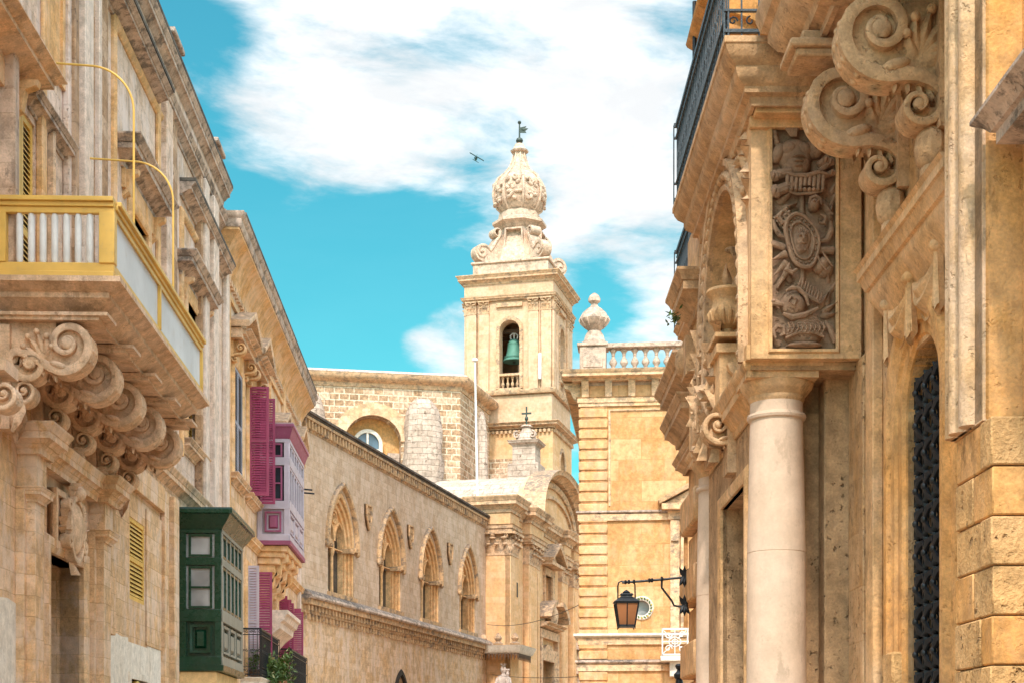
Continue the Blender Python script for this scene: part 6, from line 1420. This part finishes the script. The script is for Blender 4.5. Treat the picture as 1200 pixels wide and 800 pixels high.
mb = MB(); mb.box(2.42, 2.9, 17.55, 18.05, 5.66, 6.2); mb.box(2.38, 2.95, 17.5, 18.1, 6.2, 6.3); mb.box(2.36, 2.97, 17.45, 18.15, 6.36, 6.41); mb.ribbon(spiral(2.72, 6.05, .20, .04, 180, 180+430, 22), [.07]*23, FRONT(17.5), 0, .12); RH.part('urn_pedestal', mb, 'right_trim')
mb = MB(); mb.lathe(2.55, 17.8, [(.14, 6.41), (.15, 6.45), (.08, 6.49), (.07, 6.53), (.13, 6.57), (.20, 6.64), (.215, 6.70), (.19, 6.77), (.175, 6.83), (.19, 6.89), (.235, 6.93), (.25, 6.95), (.245, 6.98), (.19, 6.98), (.17, 6.90), (0, 6.85)], 26)
for k in range(16):
    t = 2*PI*k/16; mb.tube([(2.55+r*math.cos(t), 17.8+r*math.sin(t), z) for r, z in ((.14, 6.57), (.205, 6.64), (.22, 6.70), (.195, 6.76))], [.015, .024, .024, .01], 6)
RH.part('stone_urn', mb, 'right_trim', label='carved stone vase in the arch above the door')
mb = MB(); Tn = FRONT(17.7)
mb.leaf(Tn, 2.62, 6.98, .30, .07, R(60), 0, .06, .1); mb.leaf(Tn, 2.55, 6.98, .26, .06, R(100), 0, .06, .1)
mb.ribbon(spiral(2.68, 7.25, .09, .02, -90, 330, 16), [.04]*17, Tn, 0, .12); mb.tube([(2.62, 17.7, 7.0), (2.70, 17.7, 7.15), (2.62, 17.6, 7.34), (2.56, 17.6, 7.40)], [.05, .06, .05, .03], 8); mb.blob(Tn, 2.58, 7.42, 0, .08, .04, .05)
for k in range(12): t = R(-20+16*k); mb.leaf(SIDE(3.3, -1), 17.4+.7*math.cos(t), 6.9+.7*math.sin(t), .4, .12, t, .0, .12, .1)
for k in range(8): mb.leaf(SIDE(3.34, -1), 18.3, 5.9+.28*k, .35, .1, R(90+20*(k % 3)), 0, .12, .08)
RH.part('niche_carving', mb, 'right_dark')
mb = MB(); Tw = lambda a, b, d: (2.62-a, 17.78+d, b)
console(mb, Tw, .30, (.20, 5.40), .20, (.02, 5.0), .12, 5.56); mb.bx(Tw, -.2, .1, 4.85, 5.55, -.18, .18)
RH.part('keystone_scroll', mb, 'right_carved')
# door case between the columns
mb = MB(); mb.box(UPf+.02, UR, 15.6, 16.34, 5.52, 5.598); mb.box(2.7, UR, 16.36, 16.8, 5.2, 5.6); mb.ext(rect(16.32, 20.0, 0, 5.24), SIDE(2.62, -1), -.97, 0, holes=[rect(16.8, 18.7, 0, 4.6)]); RH.part('door_case', mb, 'right_dark')
mb = MB(); mb.sweep([(18.7, 0), (18.7, 4.6), (16.8, 4.6), (16.8, 0)], [(0, -.05), (0, .03), (-.05, .05), (-.12, .05), (-.16, .02), (-.16, 0)], SIDE(2.62, -1)); RH.part('door_frame', mb, 'right_trim')
mb = MB(); mb.box(3.5, 3.56, 16.75, 18.75, 0, 4.65); mb.box(3.44, 3.5, 17.7, 17.8, 0, 4.6); RH.part('door', mb, 'wood')
def column(v, u=2.8, r=.293):
    m_ = MB(); m_.lathe(u, v, [(r*1.3, .0), (r*1.3, .15), (r*1.18, .2), (r*1.2, .28), (r*1.04, .34), (r*1.06, .4), (r*1.06, 2.0), (r*1.045, 2.003), (r*1.045, 2.009), (r*1.06, 2.012), (r*1.03, 3.7), (r*1.015, 3.703), (r*1.015, 3.709), (r*1.03, 3.712), (r*.97, 4.6), (r*.93, 5.08), (r*1.02, 5.09), (r*1.05, 5.115), (r*1.02, 5.14), (r*.93, 5.15), (r*.93, 5.28)], 40)
    c_ = RH.part('column', m_, 'column')
    m_ = MB(); m_.lathe(u, v, [(r*.93, 5.26), (r*.97, 5.28), (r*1.0, 5.30), (r*1.0, 5.32), (r*1.12, 5.36), (r*1.26, 5.41), (r*1.30, 5.45), (r*1.28, 5.46)], 36); 
    e_ = r*1.22; m_.sweep([(u+e_, v+e_), (u+e_, v-e_), (u-e_, v-e_), (u-e_, v+e_)], [(-.2, 5.455), (.01, 5.455), (.01, 5.52), (.03, 5.54), (.05, 5.58), (.05, 5.605), (-.2, 5.605)], PLAN, closed=True)
    m_.box(u-e_, u+e_, v-e_, v+e_, 5.46, 5.60)
    RH.part('capital', m_, 'right_trim', parent=c_)
    m_ = MB(); m_.box(u-.42, u+.42, v-.42, v+.42, -.0, .02); return c_
column(16.0); column(20.32)
mb = MB(); mb.box(UPf, 3.3, 15.62, 16.36, 5.6, 5.62); mb.bx(TS, 15.5, 16.0, 5.6, 5.75, 0, .04); RH.part('abacus_band', mb, 'right_trim')
# strips right of the near column
mb = MB(); mb.box(2.98, 3.10, 16.22, 16.33, 0, 5.6); mb.box(3.3, UR+.0, 16.0, 16.31, 0, 5.6); RH.part('pilaster_strip', mb, 'right_dark', bev=.015)
mb = MB(); mb.bx(TR_, 15.3, 15.95, 0, 5.6, 0, .06); RH.part('pilaster_strip', mb, 'right_wall', bev=.01)
mb = MB(); mb.bx(TR_, 14.72, 15.02, 0, 7.9, 0, .10); mb.bx(TR_, 15.06, 15.2, 0, 7.9, 0, .05); RH.part('pilaster_strip', mb, 'right_trim', bev=.01)
# --- scroll brackets and the slab above the window
for v in (13.95, 12.62):
    mb = MB(); Tw = lambda a, b, d, v=v: (UR-a, v+d, b)
    console(mb, Tw, .28, (.56, 7.52), .39, (.25, 6.90), .21, 7.86)
    mb.bx(Tw, 0, .10, 6.7, 7.9, -.19, .19); mb.blob(Tw, .12, 6.58, 0, .14, .20, .17); mb.blob(Tw, .12, 6.38, 0, .09, .14, .12)
    RH.part('scroll_bracket', mb, 'right_carved', label='large carved scroll bracket under the balcony')
    mb = MB(); 
    for a, z0, z1, e in ((1.02, 7.86, 7.93, .22), (1.08, 7.93, 8.00, .27), (.96, 8.0, 8.1, .20)): mb.bx(Tw, 0, a, z0, z1, -e, e)
    RH.part('bracket_plate', mb, 'right_carved', bev=.015)
mb = MB(); mb.sweep([(UR, 10.5), (2.85, 10.5), (2.85, 14.35), (UR, 14.35)], [(0, 8.02), (.05, 8.02), (.05, 8.10), (.14, 8.14), (.16, 8.22), (.28, 8.30), (.36, 8.42), (.36, 8.50), (.42, 8.54), (.46, 8.66), (.46, 8.74), (0, 8.74)], PLAN); mb.box(2.851, UR, 10.51, 14.34, 8.06, 8.73); RH.part('balcony', mb, 'right_carved', label='upper stone balcony slab carried by the scroll brackets')
# --- the arched window with its iron grille
mb = MB(); r0 = wr_
mb.sweep([(win[1], win[2])]+[(win[1], win[3])]+arc(wcx, win[3], r0, 0, 180, 26)[1:-1]+[(win[0], win[3]), (win[0], win[2])], [(0, -.3), (0, .02), (-.03, .05), (-.12, .06), (-.14, .09), (-.24, .10), (-.28, .13), (-.37, .13), (-.39, .07), (-.48, .06), (-.50, 0)], TR_)
RH.part('window_surround', mb, 'block_orange')
mb = MB(); mb.bx(TR_, win[1]+.5, win[1]+.58, 0, 5.5, 0, .05)
for i in range(9): mb.bx(TR_, win[0]-.36, win[0]-.02, .9+.33*i+.012, .9+.33*(i+1)-.012, 0, .05+.006*(i % 3)); mb.bx(TR_, win[1]+.03, win[1]+.40, .9+.33*i+.01, .9+.33*(i+1)-.01, 0, .14+.006*(i % 2)) if i < 5 else None
RH.part('window_jamb', mb, 'block_rough', bev=.02)
mb = MB(); mb.bx(TR_, win[0]-.1, win[1]+.1, win[2], 5.4, -.52, -.45); RH.part('dark_opening', mb, 'dark')
mb = MB(); gv0, gv1 = win[0]+.03, win[1]-.03
for v in (gv0, gv1, wcx): mb.bx(TR_, v-.02, v+.02, win[2], 5.0 if v != wcx else 5.15, -.16, -.10)
nr_ = 13; nc_ = 4
for r_ in range(nr_+3):
    for c_ in range(nc_):
        w_ = (gv1-gv0)/nc_; h_ = .29; a = gv0+w_*(c_+.5); b = win[2]+h_*(r_+.5)
        lim = win[3]+math.sqrt(max(0, r0**2-(a-wcx)**2))-.06 if b > win[3]-.1 else 9
        if b+h_*.3 > lim: continue
        for sg in (-1, 1):
            mb.ribbon([(-w_*.5, sg*h_*.5), (-w_*.2, sg*h_*.32), (0, 0), (w_*.2, -sg*h_*.32), (w_*.5, -sg*h_*.5)], [.028, .05, .03, .05, .028], lambda x, y, d, a=a, b=b: (UR+.10-d-.08*math.cos(min(1, abs(x)/w_*2)*PI/2), a+x, b+y), -.012, .012, False)
        mb.blob(TR_, a, b, -.02, .035, .035, .03, 0, 8, 5)
        for sg in (-1, 1): mb.leaf(TR_, a, b, .14, .035, R(90*sg+8), -.06, .05, .02)
RH.part('window_grille', mb, 'iron', label='black wrought iron lattice grille')
mb = MB(); mb.sweep([(UR, 11.6), (UR, 14.15), (UR+.1, 14.15)], cprof(.34, 5.55, 6.16, [(0, -.1), (.10, -.1), (.14, 0), (.20, .06), (.42, .30), (.62, .46), (.66, .56), (.66, .62), (.74, .64), (.86, .80), (.92, .82), (.92, .94), (1, 1)]), PLAN)
mb.add([(UR, 11.6, 6.158), (UR, 14.5, 6.158), (UR-.34, 14.45, 6.158), (UR-.34, 11.6, 6.158)], [(0, 1, 2, 3)]); RH.part('window_hood', mb, 'right_trim', label='moulded stone window hood')
mb = MB(); TW = SIDE(UR-.05, -1)       # cloth swags over the arch
def cloth(grid):
    n, m = len(grid), len(grid[0]); mb.add([p for r in grid for p in r], [(i*m+j, i*m+j+1, (i+1)*m+j+1, (i+1)*m+j) for i in range(n-1) for j in range(m-1)], True)
for a0, a1 in ((13.28, 14.05), (12.40, 13.22)):
    zt_s = 5.70; g_ = []
    for j in range(19):
        f = j/18; row = []
        for i in range(17):
            t = i/16; s_ = math.sin(PI*t)**.8; row.append(TW(a0+(a1-a0)*(t+.04*math.sin(6.28*t)*(1-f)), zt_s-.03*f-(.08+.36*f)*s_, .03+.10*math.sin(PI*min(1, f*1.05))*(.35+.65*s_)+.022*s_*math.cos(f*6*PI)))
        g_.append(row)
    cloth(g_)
    for a in (a0, a1):
        mb.blob(TW, a, zt_s+.02, .08, .06, .06, .07); g_ = []
        for j in range(10):
            f = j/9; g_.append([TW(a+(-.5+i/12)*(.10+.14*f), zt_s-.02-(.48+.05*math.cos(i))*f, .06+.035*math.cos(i/12*5*PI)+.02*math.sin(PI*i/12)) for i in range(13)])
        cloth(g_)
mb.bx(TR_, 12.2, 14.2, 5.15, 5.5, 0, .03)
RH.part('cloth_swag', mb, 'right_trim')
# --- near pilaster built of ashlar
mb = MB(); mr_ = MB(); my = MB(); random.seed(21)
z = 3.85; k = 0
PU_ = 3.2
while z > 0:
    h = .33; z0 = max(0, z-h); q = .006
    cut = [10.14, 10.14+(.42 if k % 2 else .24), 10.97]
    for i in range(2):
        t = (mr_ if (k+i) % 3 != 1 else my); e = random.uniform(-.012, .012)
        t.box(PU_+e, PU_+.4, cut[i]+q*(i > 0)+e*.5, cut[i+1]-q, z0+q, z-q)
    t = my if k % 2 else mr_
    t.box(PU_+.41, PU_+.75+.1*(k % 2), 10.15, 10.9, z0+q, z-q); t.box(PU_+.77+.1*(k % 2), UR+1.2, 10.16, 10.9, z0+q, z-q)
    mb.box(PU_+.03, UR+1.0, 10.18, 10.95, z0-.0, z+.0)
    z -= h; k += 1
RH.part('pier_mortar', mb, 'right_dark'); RH.part('pier_block', mr_, 'block_rough', bev=.010); RH.part('pier_block', my, 'block_orange', bev=.010)
mb = MB(); mb.box(PU_-.08, PU_-.0, 9.2, 10.1, 0, 2.25)
mb = MB(); mb.box(PU_+.02, UR+1.0, 10.32, 11.12, 3.86, 13.4); mb.box(PU_+.26, UR+1.0, 10.26, 10.33, 3.87, 13.4); mb.box(PU_+.34, UR+1, 10.2, 10.27, 3.88, 13.4); RH.part('pier_shaft', mb, 'block_orange', bev=.015)
mb = MB(); mb.box(PU_-.0, PU_+.05, 10.34, 10.6, 3.86, 13.4)
for v, r_ in ((11.02, .06), (10.84, .085), (10.60, .085)): mb.tube([(PU_-.0, v, 3.87), (PU_-.0, v, 4.6), (PU_-.01, v, 13.4)], [r_, r_, r_], 16)
mb.box(PU_+.0, PU_+.06, 10.36, 11.1, 3.87, 13.39); RH.part('fluted_face', mb, 'rib')
hood(RH, FR, -1, UR, 8.2, 9.72, 5.45, 5.82, .52, mk='lichen', bed='right_trim')
mb = MB(); mb.sweep([(9.55, .9), (9.55, 5.0), (8.35, 5.0), (8.35, .9)], [(0, 0), (0, .10), (-.16, .13), (-.22, .05), (-.22, 0)], TR_); RH.part('window_surround', mb, 'right_trim')
for a_, b_ in ((8.35, 8.94), (8.96, 9.55)):
    mb = MB(); louvre(mb, TR_, a_, b_, .92, 4.98, .01, step=.075, fr=.08); RH.part('shutter', mb, 'wood')
# --- rusticated pier at the far end, with its own little cornices
mb = MB(); z = 0; k = 0
while z < 6.2:
    u_ = 2.66 if k % 2 else 2.79; mb.box(u_, UR, 22.0+(.0 if k % 2 else .08), 23.7, z+.02, z+.53); z += .55; k += 1
mb.box(2.86, UR, 22.1, 23.65, 0, 6.6); RH.part('rusticated_pier', mb, 'mid_quoin', bev=.03)
mb = MB(); mb.sweep([(UR, 21.6), (2.62, 21.6), (2.62, 23.6), (UR, 23.6)], cprof(.34, 6.75, 7.22), PLAN); mb.box(2.63, UR, 21.61, 23.59, 6.2, 7.21)
mb.sweep([(UR, 21.75), (2.62, 21.75), (2.62, 23.6), (UR, 23.6)], cprof(.26, 6.3, 6.70), PLAN); 
mb.sweep([(UR, 21.8), (2.72, 21.8), (2.72, 23.6), (UR, 23.6)], cprof(.18, 5.9, 6.12), PLAN); RH.part('pier_cornice', mb, 'right_carved')

# --- iron bracket and the hanging lantern
LV = 22.9
def lp(px, py): u_, z_ = FR.uz(px, py, LV); return (u_, LV, z_)
LB = Thing('lamp_bracket', 'black wrought iron wall bracket holding out the street lantern', 'bracket', FR, lp(803, 690))
mb = MB(); mb.tube([lp(805, 675.5), lp(780, 678), lp(750, 680.5), lp(729, 682)], .018, 8)
for x, y in ((733, 681.5), (737, 681.2), (743, 681), (761, 679.5), (764, 679.3), (776, 678.3)): p = lp(x, y); mb.blob(FRONT(LV), p[0], p[2], 0, .025, .035, .035, 0, 8, 5)
LB.part('arm', mb, 'iron')
mb = MB(); mb.tube([lp(775.5, 675), lp(775.5, 681), lp(775.5, 688), lp(780, 694), lp(787, 703), lp(790, 709), lp(796, 710), lp(804, 709)], .016, 8); LB.part('brace', mb, 'iron')
mb = MB()
for y in (675.5, 709):
    p = lp(803.5, y)
    for r in (90, -90, 60, -60, 120, -120): mb.leaf(FRONT(LV-.03), p[0]-.02, p[2], .16, .035, R(r), 0, .03, .05)
    mb.blob(FRONT(LV), p[0], p[2], 0, .04, .05, .04)
LB.part('wall_fixing', mb, 'iron')
LA = Thing('lantern', 'black framed four sided street lantern with amber glass hanging from the iron bracket', 'lantern', FR, lp(734, 735))
mb = MB(); mb.tube([lp(724, 706), lp(724, 686), lp(725, 682), lp(728, 680.5), lp(741, 681), lp(744, 684), lp(744.5, 706)], .012, 6); LA.part('hanger', mb, 'iron')
cu_, _, zt0 = lp(734, 706); _, _, zb0 = lp(735, 733.5); _, _, zp_ = lp(734, 700)
wt_, wb_ = .170, .118
def frust(m_, w0, z0, w1, z1):
    vs = [(cu_+sx*w0, LV+sy*w0, z0) for sx, sy in ((-1, -1), (1, -1), (1, 1), (-1, 1))]+[(cu_+sx*w1, LV+sy*w1, z1) for sx, sy in ((-1, -1), (1, -1), (1, 1), (-1, 1))]
    m_.add(vs, [(0, 1, 2, 3), (4, 5, 6, 7), (0, 1, 5, 4), (1, 2, 6, 5), (2, 3, 7, 6), (3, 0, 4, 7)])
rz = R(20)
mb = MB(); frust(mb, wb_*.94, zb0+.02, wt_*.94, zt0-.01); LA.part('glass', mb, 'lamp_glass')
mb = MB()
for sx, sy in ((-1, -1), (1, -1), (1, 1), (-1, 1)): mb.tube([(cu_+sx*wb_, LV+sy*wb_, zb0), (cu_+sx*wt_, LV+sy*wt_, zt0)], .013, 6); mb.tube([(cu_+sx*wb_, LV+sy*wb_, zb0), (cu_+sx*wb_*1.05, LV+sy*wb_*1.05, zb0-.04)], [.014, .006], 6)
for m1, m2 in ((0, -1), (-1, 0), (1, 0), (0, 1)): mb.tube([(cu_+m1*wb_, LV+m2*wb_, zb0), (cu_+m1*wt_, LV+m2*wt_, zt0)], .009, 6)
frust(mb, wb_*1.04, zb0-.012, wb_*1.04, zb0+.022); frust(mb, wt_*1.04, zt0-.015, wt_*1.06, zt0+.012); LA.part('frame', mb, 'iron')
mb = MB(); frust(mb, wt_*1.16, zt0+.01, wt_*.55, zt0+.085); frust(mb, wt_*.50, zt0+.085, wt_*.46, zt0+.12); frust(mb, wt_*.60, zt0+.12, wt_*.50, zt0+.14); mb.lathe(cu_, LV, [(.05, zt0+.14), (.06, zt0+.16), (.02, zt0+.19), (0, zt0+.2)], 10); LA.part('cap', mb, 'iron')

# --- street lamp whose finial peeps in at the bottom
su_, sz_ = FR.uz(796, 777, 27.0)
SLm = Thing('street_lamp', 'black street lamp whose round finial shows at the bottom edge beside the portal', 'street lamp', FR, (su_, 27.0, 0))
mb = MB(); mb.lathe(su_, 27, [(.12, 0), (.12, .25), (.06, .3), (.05, 2.3), (.08, 2.32)], 12); SLm.part('post', mb, 'iron')
mb = MB(); mb.lathe(su_, 27, [(.10, 2.32), (.17, 2.62), (.17, 2.63), (.06, 2.64)], 6); SLm.part('lamp_glass', mb, 'lamp_glass')
mb = MB(); mb.lathe(su_, 27, [(.19, 2.63), (.19, 2.66), (.08, 2.78), (.06, sz_-.28), (.09, sz_-.25), (.10, sz_-.19), (.05, sz_-.14), (.035, sz_-.11), (.06, sz_-.08), (.075, sz_-.04), (.05, sz_-.005), (0, sz_)], 14); SLm.part('cap', mb, 'iron')

# --- plant on the first iron balcony
PV = 44.4; PUo = -5.28
PL = Thing('potted_plant', 'bushy green plant with pale flowers hanging on the black iron balcony', 'plant', FL, (PUo, PV, 3.3))
mb = MB(); mb.lathe(PUo, PV, [(.20, 3.3), (.26, 3.68), (.29, 3.70), (.29, 3.76), (.24, 3.76)], 16); PL.part('pot', mb, paint('terracotta', (.42, .17, .08), .8, .2))
mb = MB(); mb.tube([(PUo, PV, 3.7), (PUo+.02, PV, 4.2), (PUo+.05, PV+.05, 4.5)], [.03, .02, .01], 6); rnd = random.Random(8)
for i in range(16): t = rnd.uniform(0, 6.28); mb.tube([(PUo, PV, 3.75), (PUo+.25*math.cos(t), PV+.4*math.sin(t), 4.1), (PUo+.42*math.cos(t), PV+.8*math.sin(t), rnd.uniform(3.6, 4.5))], [.015, .01, .005], 5)
PL.part('stem', mb, 'wood')
mb = MB(); mf = MB()
for i in range(1500):
    t = rnd.uniform(0, 6.28); ph = rnd.uniform(-1, 1); r_ = rnd.random()**.45*(1+.25*math.sin(3*t))
    p = Vector((PUo+.44*r_*math.cos(t)*math.sqrt(1-ph*ph*.6), PV+.95*r_*math.sin(t)*math.sqrt(1-ph*ph*.6), 4.02+.58*r_*ph+.1*math.cos(t*2)))
    d1_ = Vector((rnd.uniform(-1, 1), rnd.uniform(-1, 1), rnd.uniform(-.8, .8))).normalized(); d2_ = d1_.cross(Vector((rnd.uniform(-1, 1), rnd.uniform(-1, 1), 1))).normalized(); L_ = rnd.uniform(.05, .10)
    (mb if i % 17 else mf).add([p-d1_*L_, p+d2_*L_*.4, p+d1_*L_, p-d2_*L_*.4], [(0, 1, 2, 3)])
PL.part('foliage', mb, 'leaf'); PL.part('flower', mf, 'flower')
PL2 = Thing('potted_plant', 'dark trailing plant standing behind the bars of the first iron balcony', 'plant', FL, (-5.7, 42.9, 3.76))
mb = MB(); mb.lathe(-5.7, 42.9, [(.14, 3.76), (.18, 4.0), (.15, 4.0)], 14); PL2.part('pot', mb, 'wood')
mb = MB()
for i in range(260):
    p = Vector((-5.7+rnd.gauss(0, .10), 42.9+rnd.gauss(0, .2), 4.25+rnd.gauss(0, .16))); d1_ = Vector((rnd.uniform(-1, 1), rnd.uniform(-1, 1), rnd.uniform(-.8, .8))).normalized(); d2_ = d1_.cross(Vector((0.3, .2, 1))).normalized(); L_ = rnd.uniform(.04, .08)
    mb.add([p-d1_*L_, p+d2_*L_*.4, p+d1_*L_, p-d2_*L_*.4], [(0, 1, 2, 3)])
PL2.part('foliage', mb, 'leaf')

# --- weed under the portal balcony
mb = MB()
for i in range(60):
    p = Vector((2.16+rnd.gauss(0, .04), 19.95+rnd.gauss(0, .08), 7.30+rnd.gauss(0, .04))); d1_ = Vector((rnd.uniform(-1, 1), rnd.uniform(-1, 1), rnd.uniform(-.8, .8))).normalized(); d2_ = d1_.cross(Vector((0.3, .2, 1))).normalized(); L_ = rnd.uniform(.02, .05)
    mb.add([p-d1_*L_, p+d2_*L_*.4, p+d1_*L_, p-d2_*L_*.4], [(0, 1, 2, 3)])
single('weed', mb, 'leaf', 'small green weed sprouting from the far end of the portal cornice', 'plant', FR, (2.16, 19.95, 7.3))

# --- cables across the street end
def cable(p, q, sag, label):
    mb = MB(); a = Vector(p); b = Vector(q); mb.tube([tuple(a.lerp(b, i/16)-Vector((0, 0, sag*4*(i/16)*(1-i/16)))) for i in range(17)], .014, 5)
    single('cable', mb, 'iron', label, 'cable', F0, p, 'cables strung over the street end')
def W(px, py, Y): return ((px-CX)/FPX*Y, Y, EYE+(HY-py)/FPX*Y)
cable(W(571, 731, 82.5), W(681, 707, 60.2), .35, 'thin dark cable sagging from the palace corner to the golden building')
cable(W(577, 790, 81), W(681, 792, 60.2), .1, 'thin dark cable low across the church door')
# --- light aircraft high beyond the tower
AY = 700.0
ap = Vector(W(557.5, 186, AY)); AF = Thing('light_aircraft', 'tiny dark light aircraft banking in the sky left of the bell tower', 'aircraft', F0, tuple(ap))
rot_ = R(-30)
def TA(x, y, z): c, s_ = math.cos(rot_), math.sin(rot_); return (ap.x+x*c-z*s_, ap.y+y, ap.z+x*s_+z*c)
mb = MB(); mb.tube([TA(.4, -3.2, 0), TA(.3, -2.2, 0), TA(0, 0, .1), TA(-.4, 3.5, .4), TA(-.5, 4.5, .5)], [.25, .65, .8, .4, .15], 10); AF.part('fuselage', mb, 'aircraft')
mb = MB(); vs = [TA(x, y, z) for x, y, z in ((-3.7, -.5, .9), (3.7, -.5, .9), (3.7, .7, .9), (-3.7, .7, .9), (-3.7, -.4, 1.05), (3.7, -.4, 1.05), (3.7, .6, 1.05), (-3.7, .6, 1.05))]
mb.add(vs, [(0, 1, 2, 3), (4, 5, 6, 7), (0, 1, 5, 4), (1, 2, 6, 5), (2, 3, 7, 6), (3, 0, 4, 7)]); AF.part('wing', mb, 'aircraft')
mb = MB(); mb.add([TA(-2, 4, .4), TA(1.2, 4, .4), TA(1.2, 4.8, .4), TA(-2, 4.8, .4), TA(-.45, 3.6, .4), TA(-.5, 4.9, 2.2), TA(-.5, 4.9, .4)], [(0, 1, 2, 3), (4, 5, 6)]); AF.part('tail', mb, 'aircraft')
mb = MB(); mb.bx(lambda a, b, d: TA(.4+a, -3.3+d, b), -.08, .08, -1.0, 1.0, 0, .06); AF.part('propeller', mb, 'aircraft')
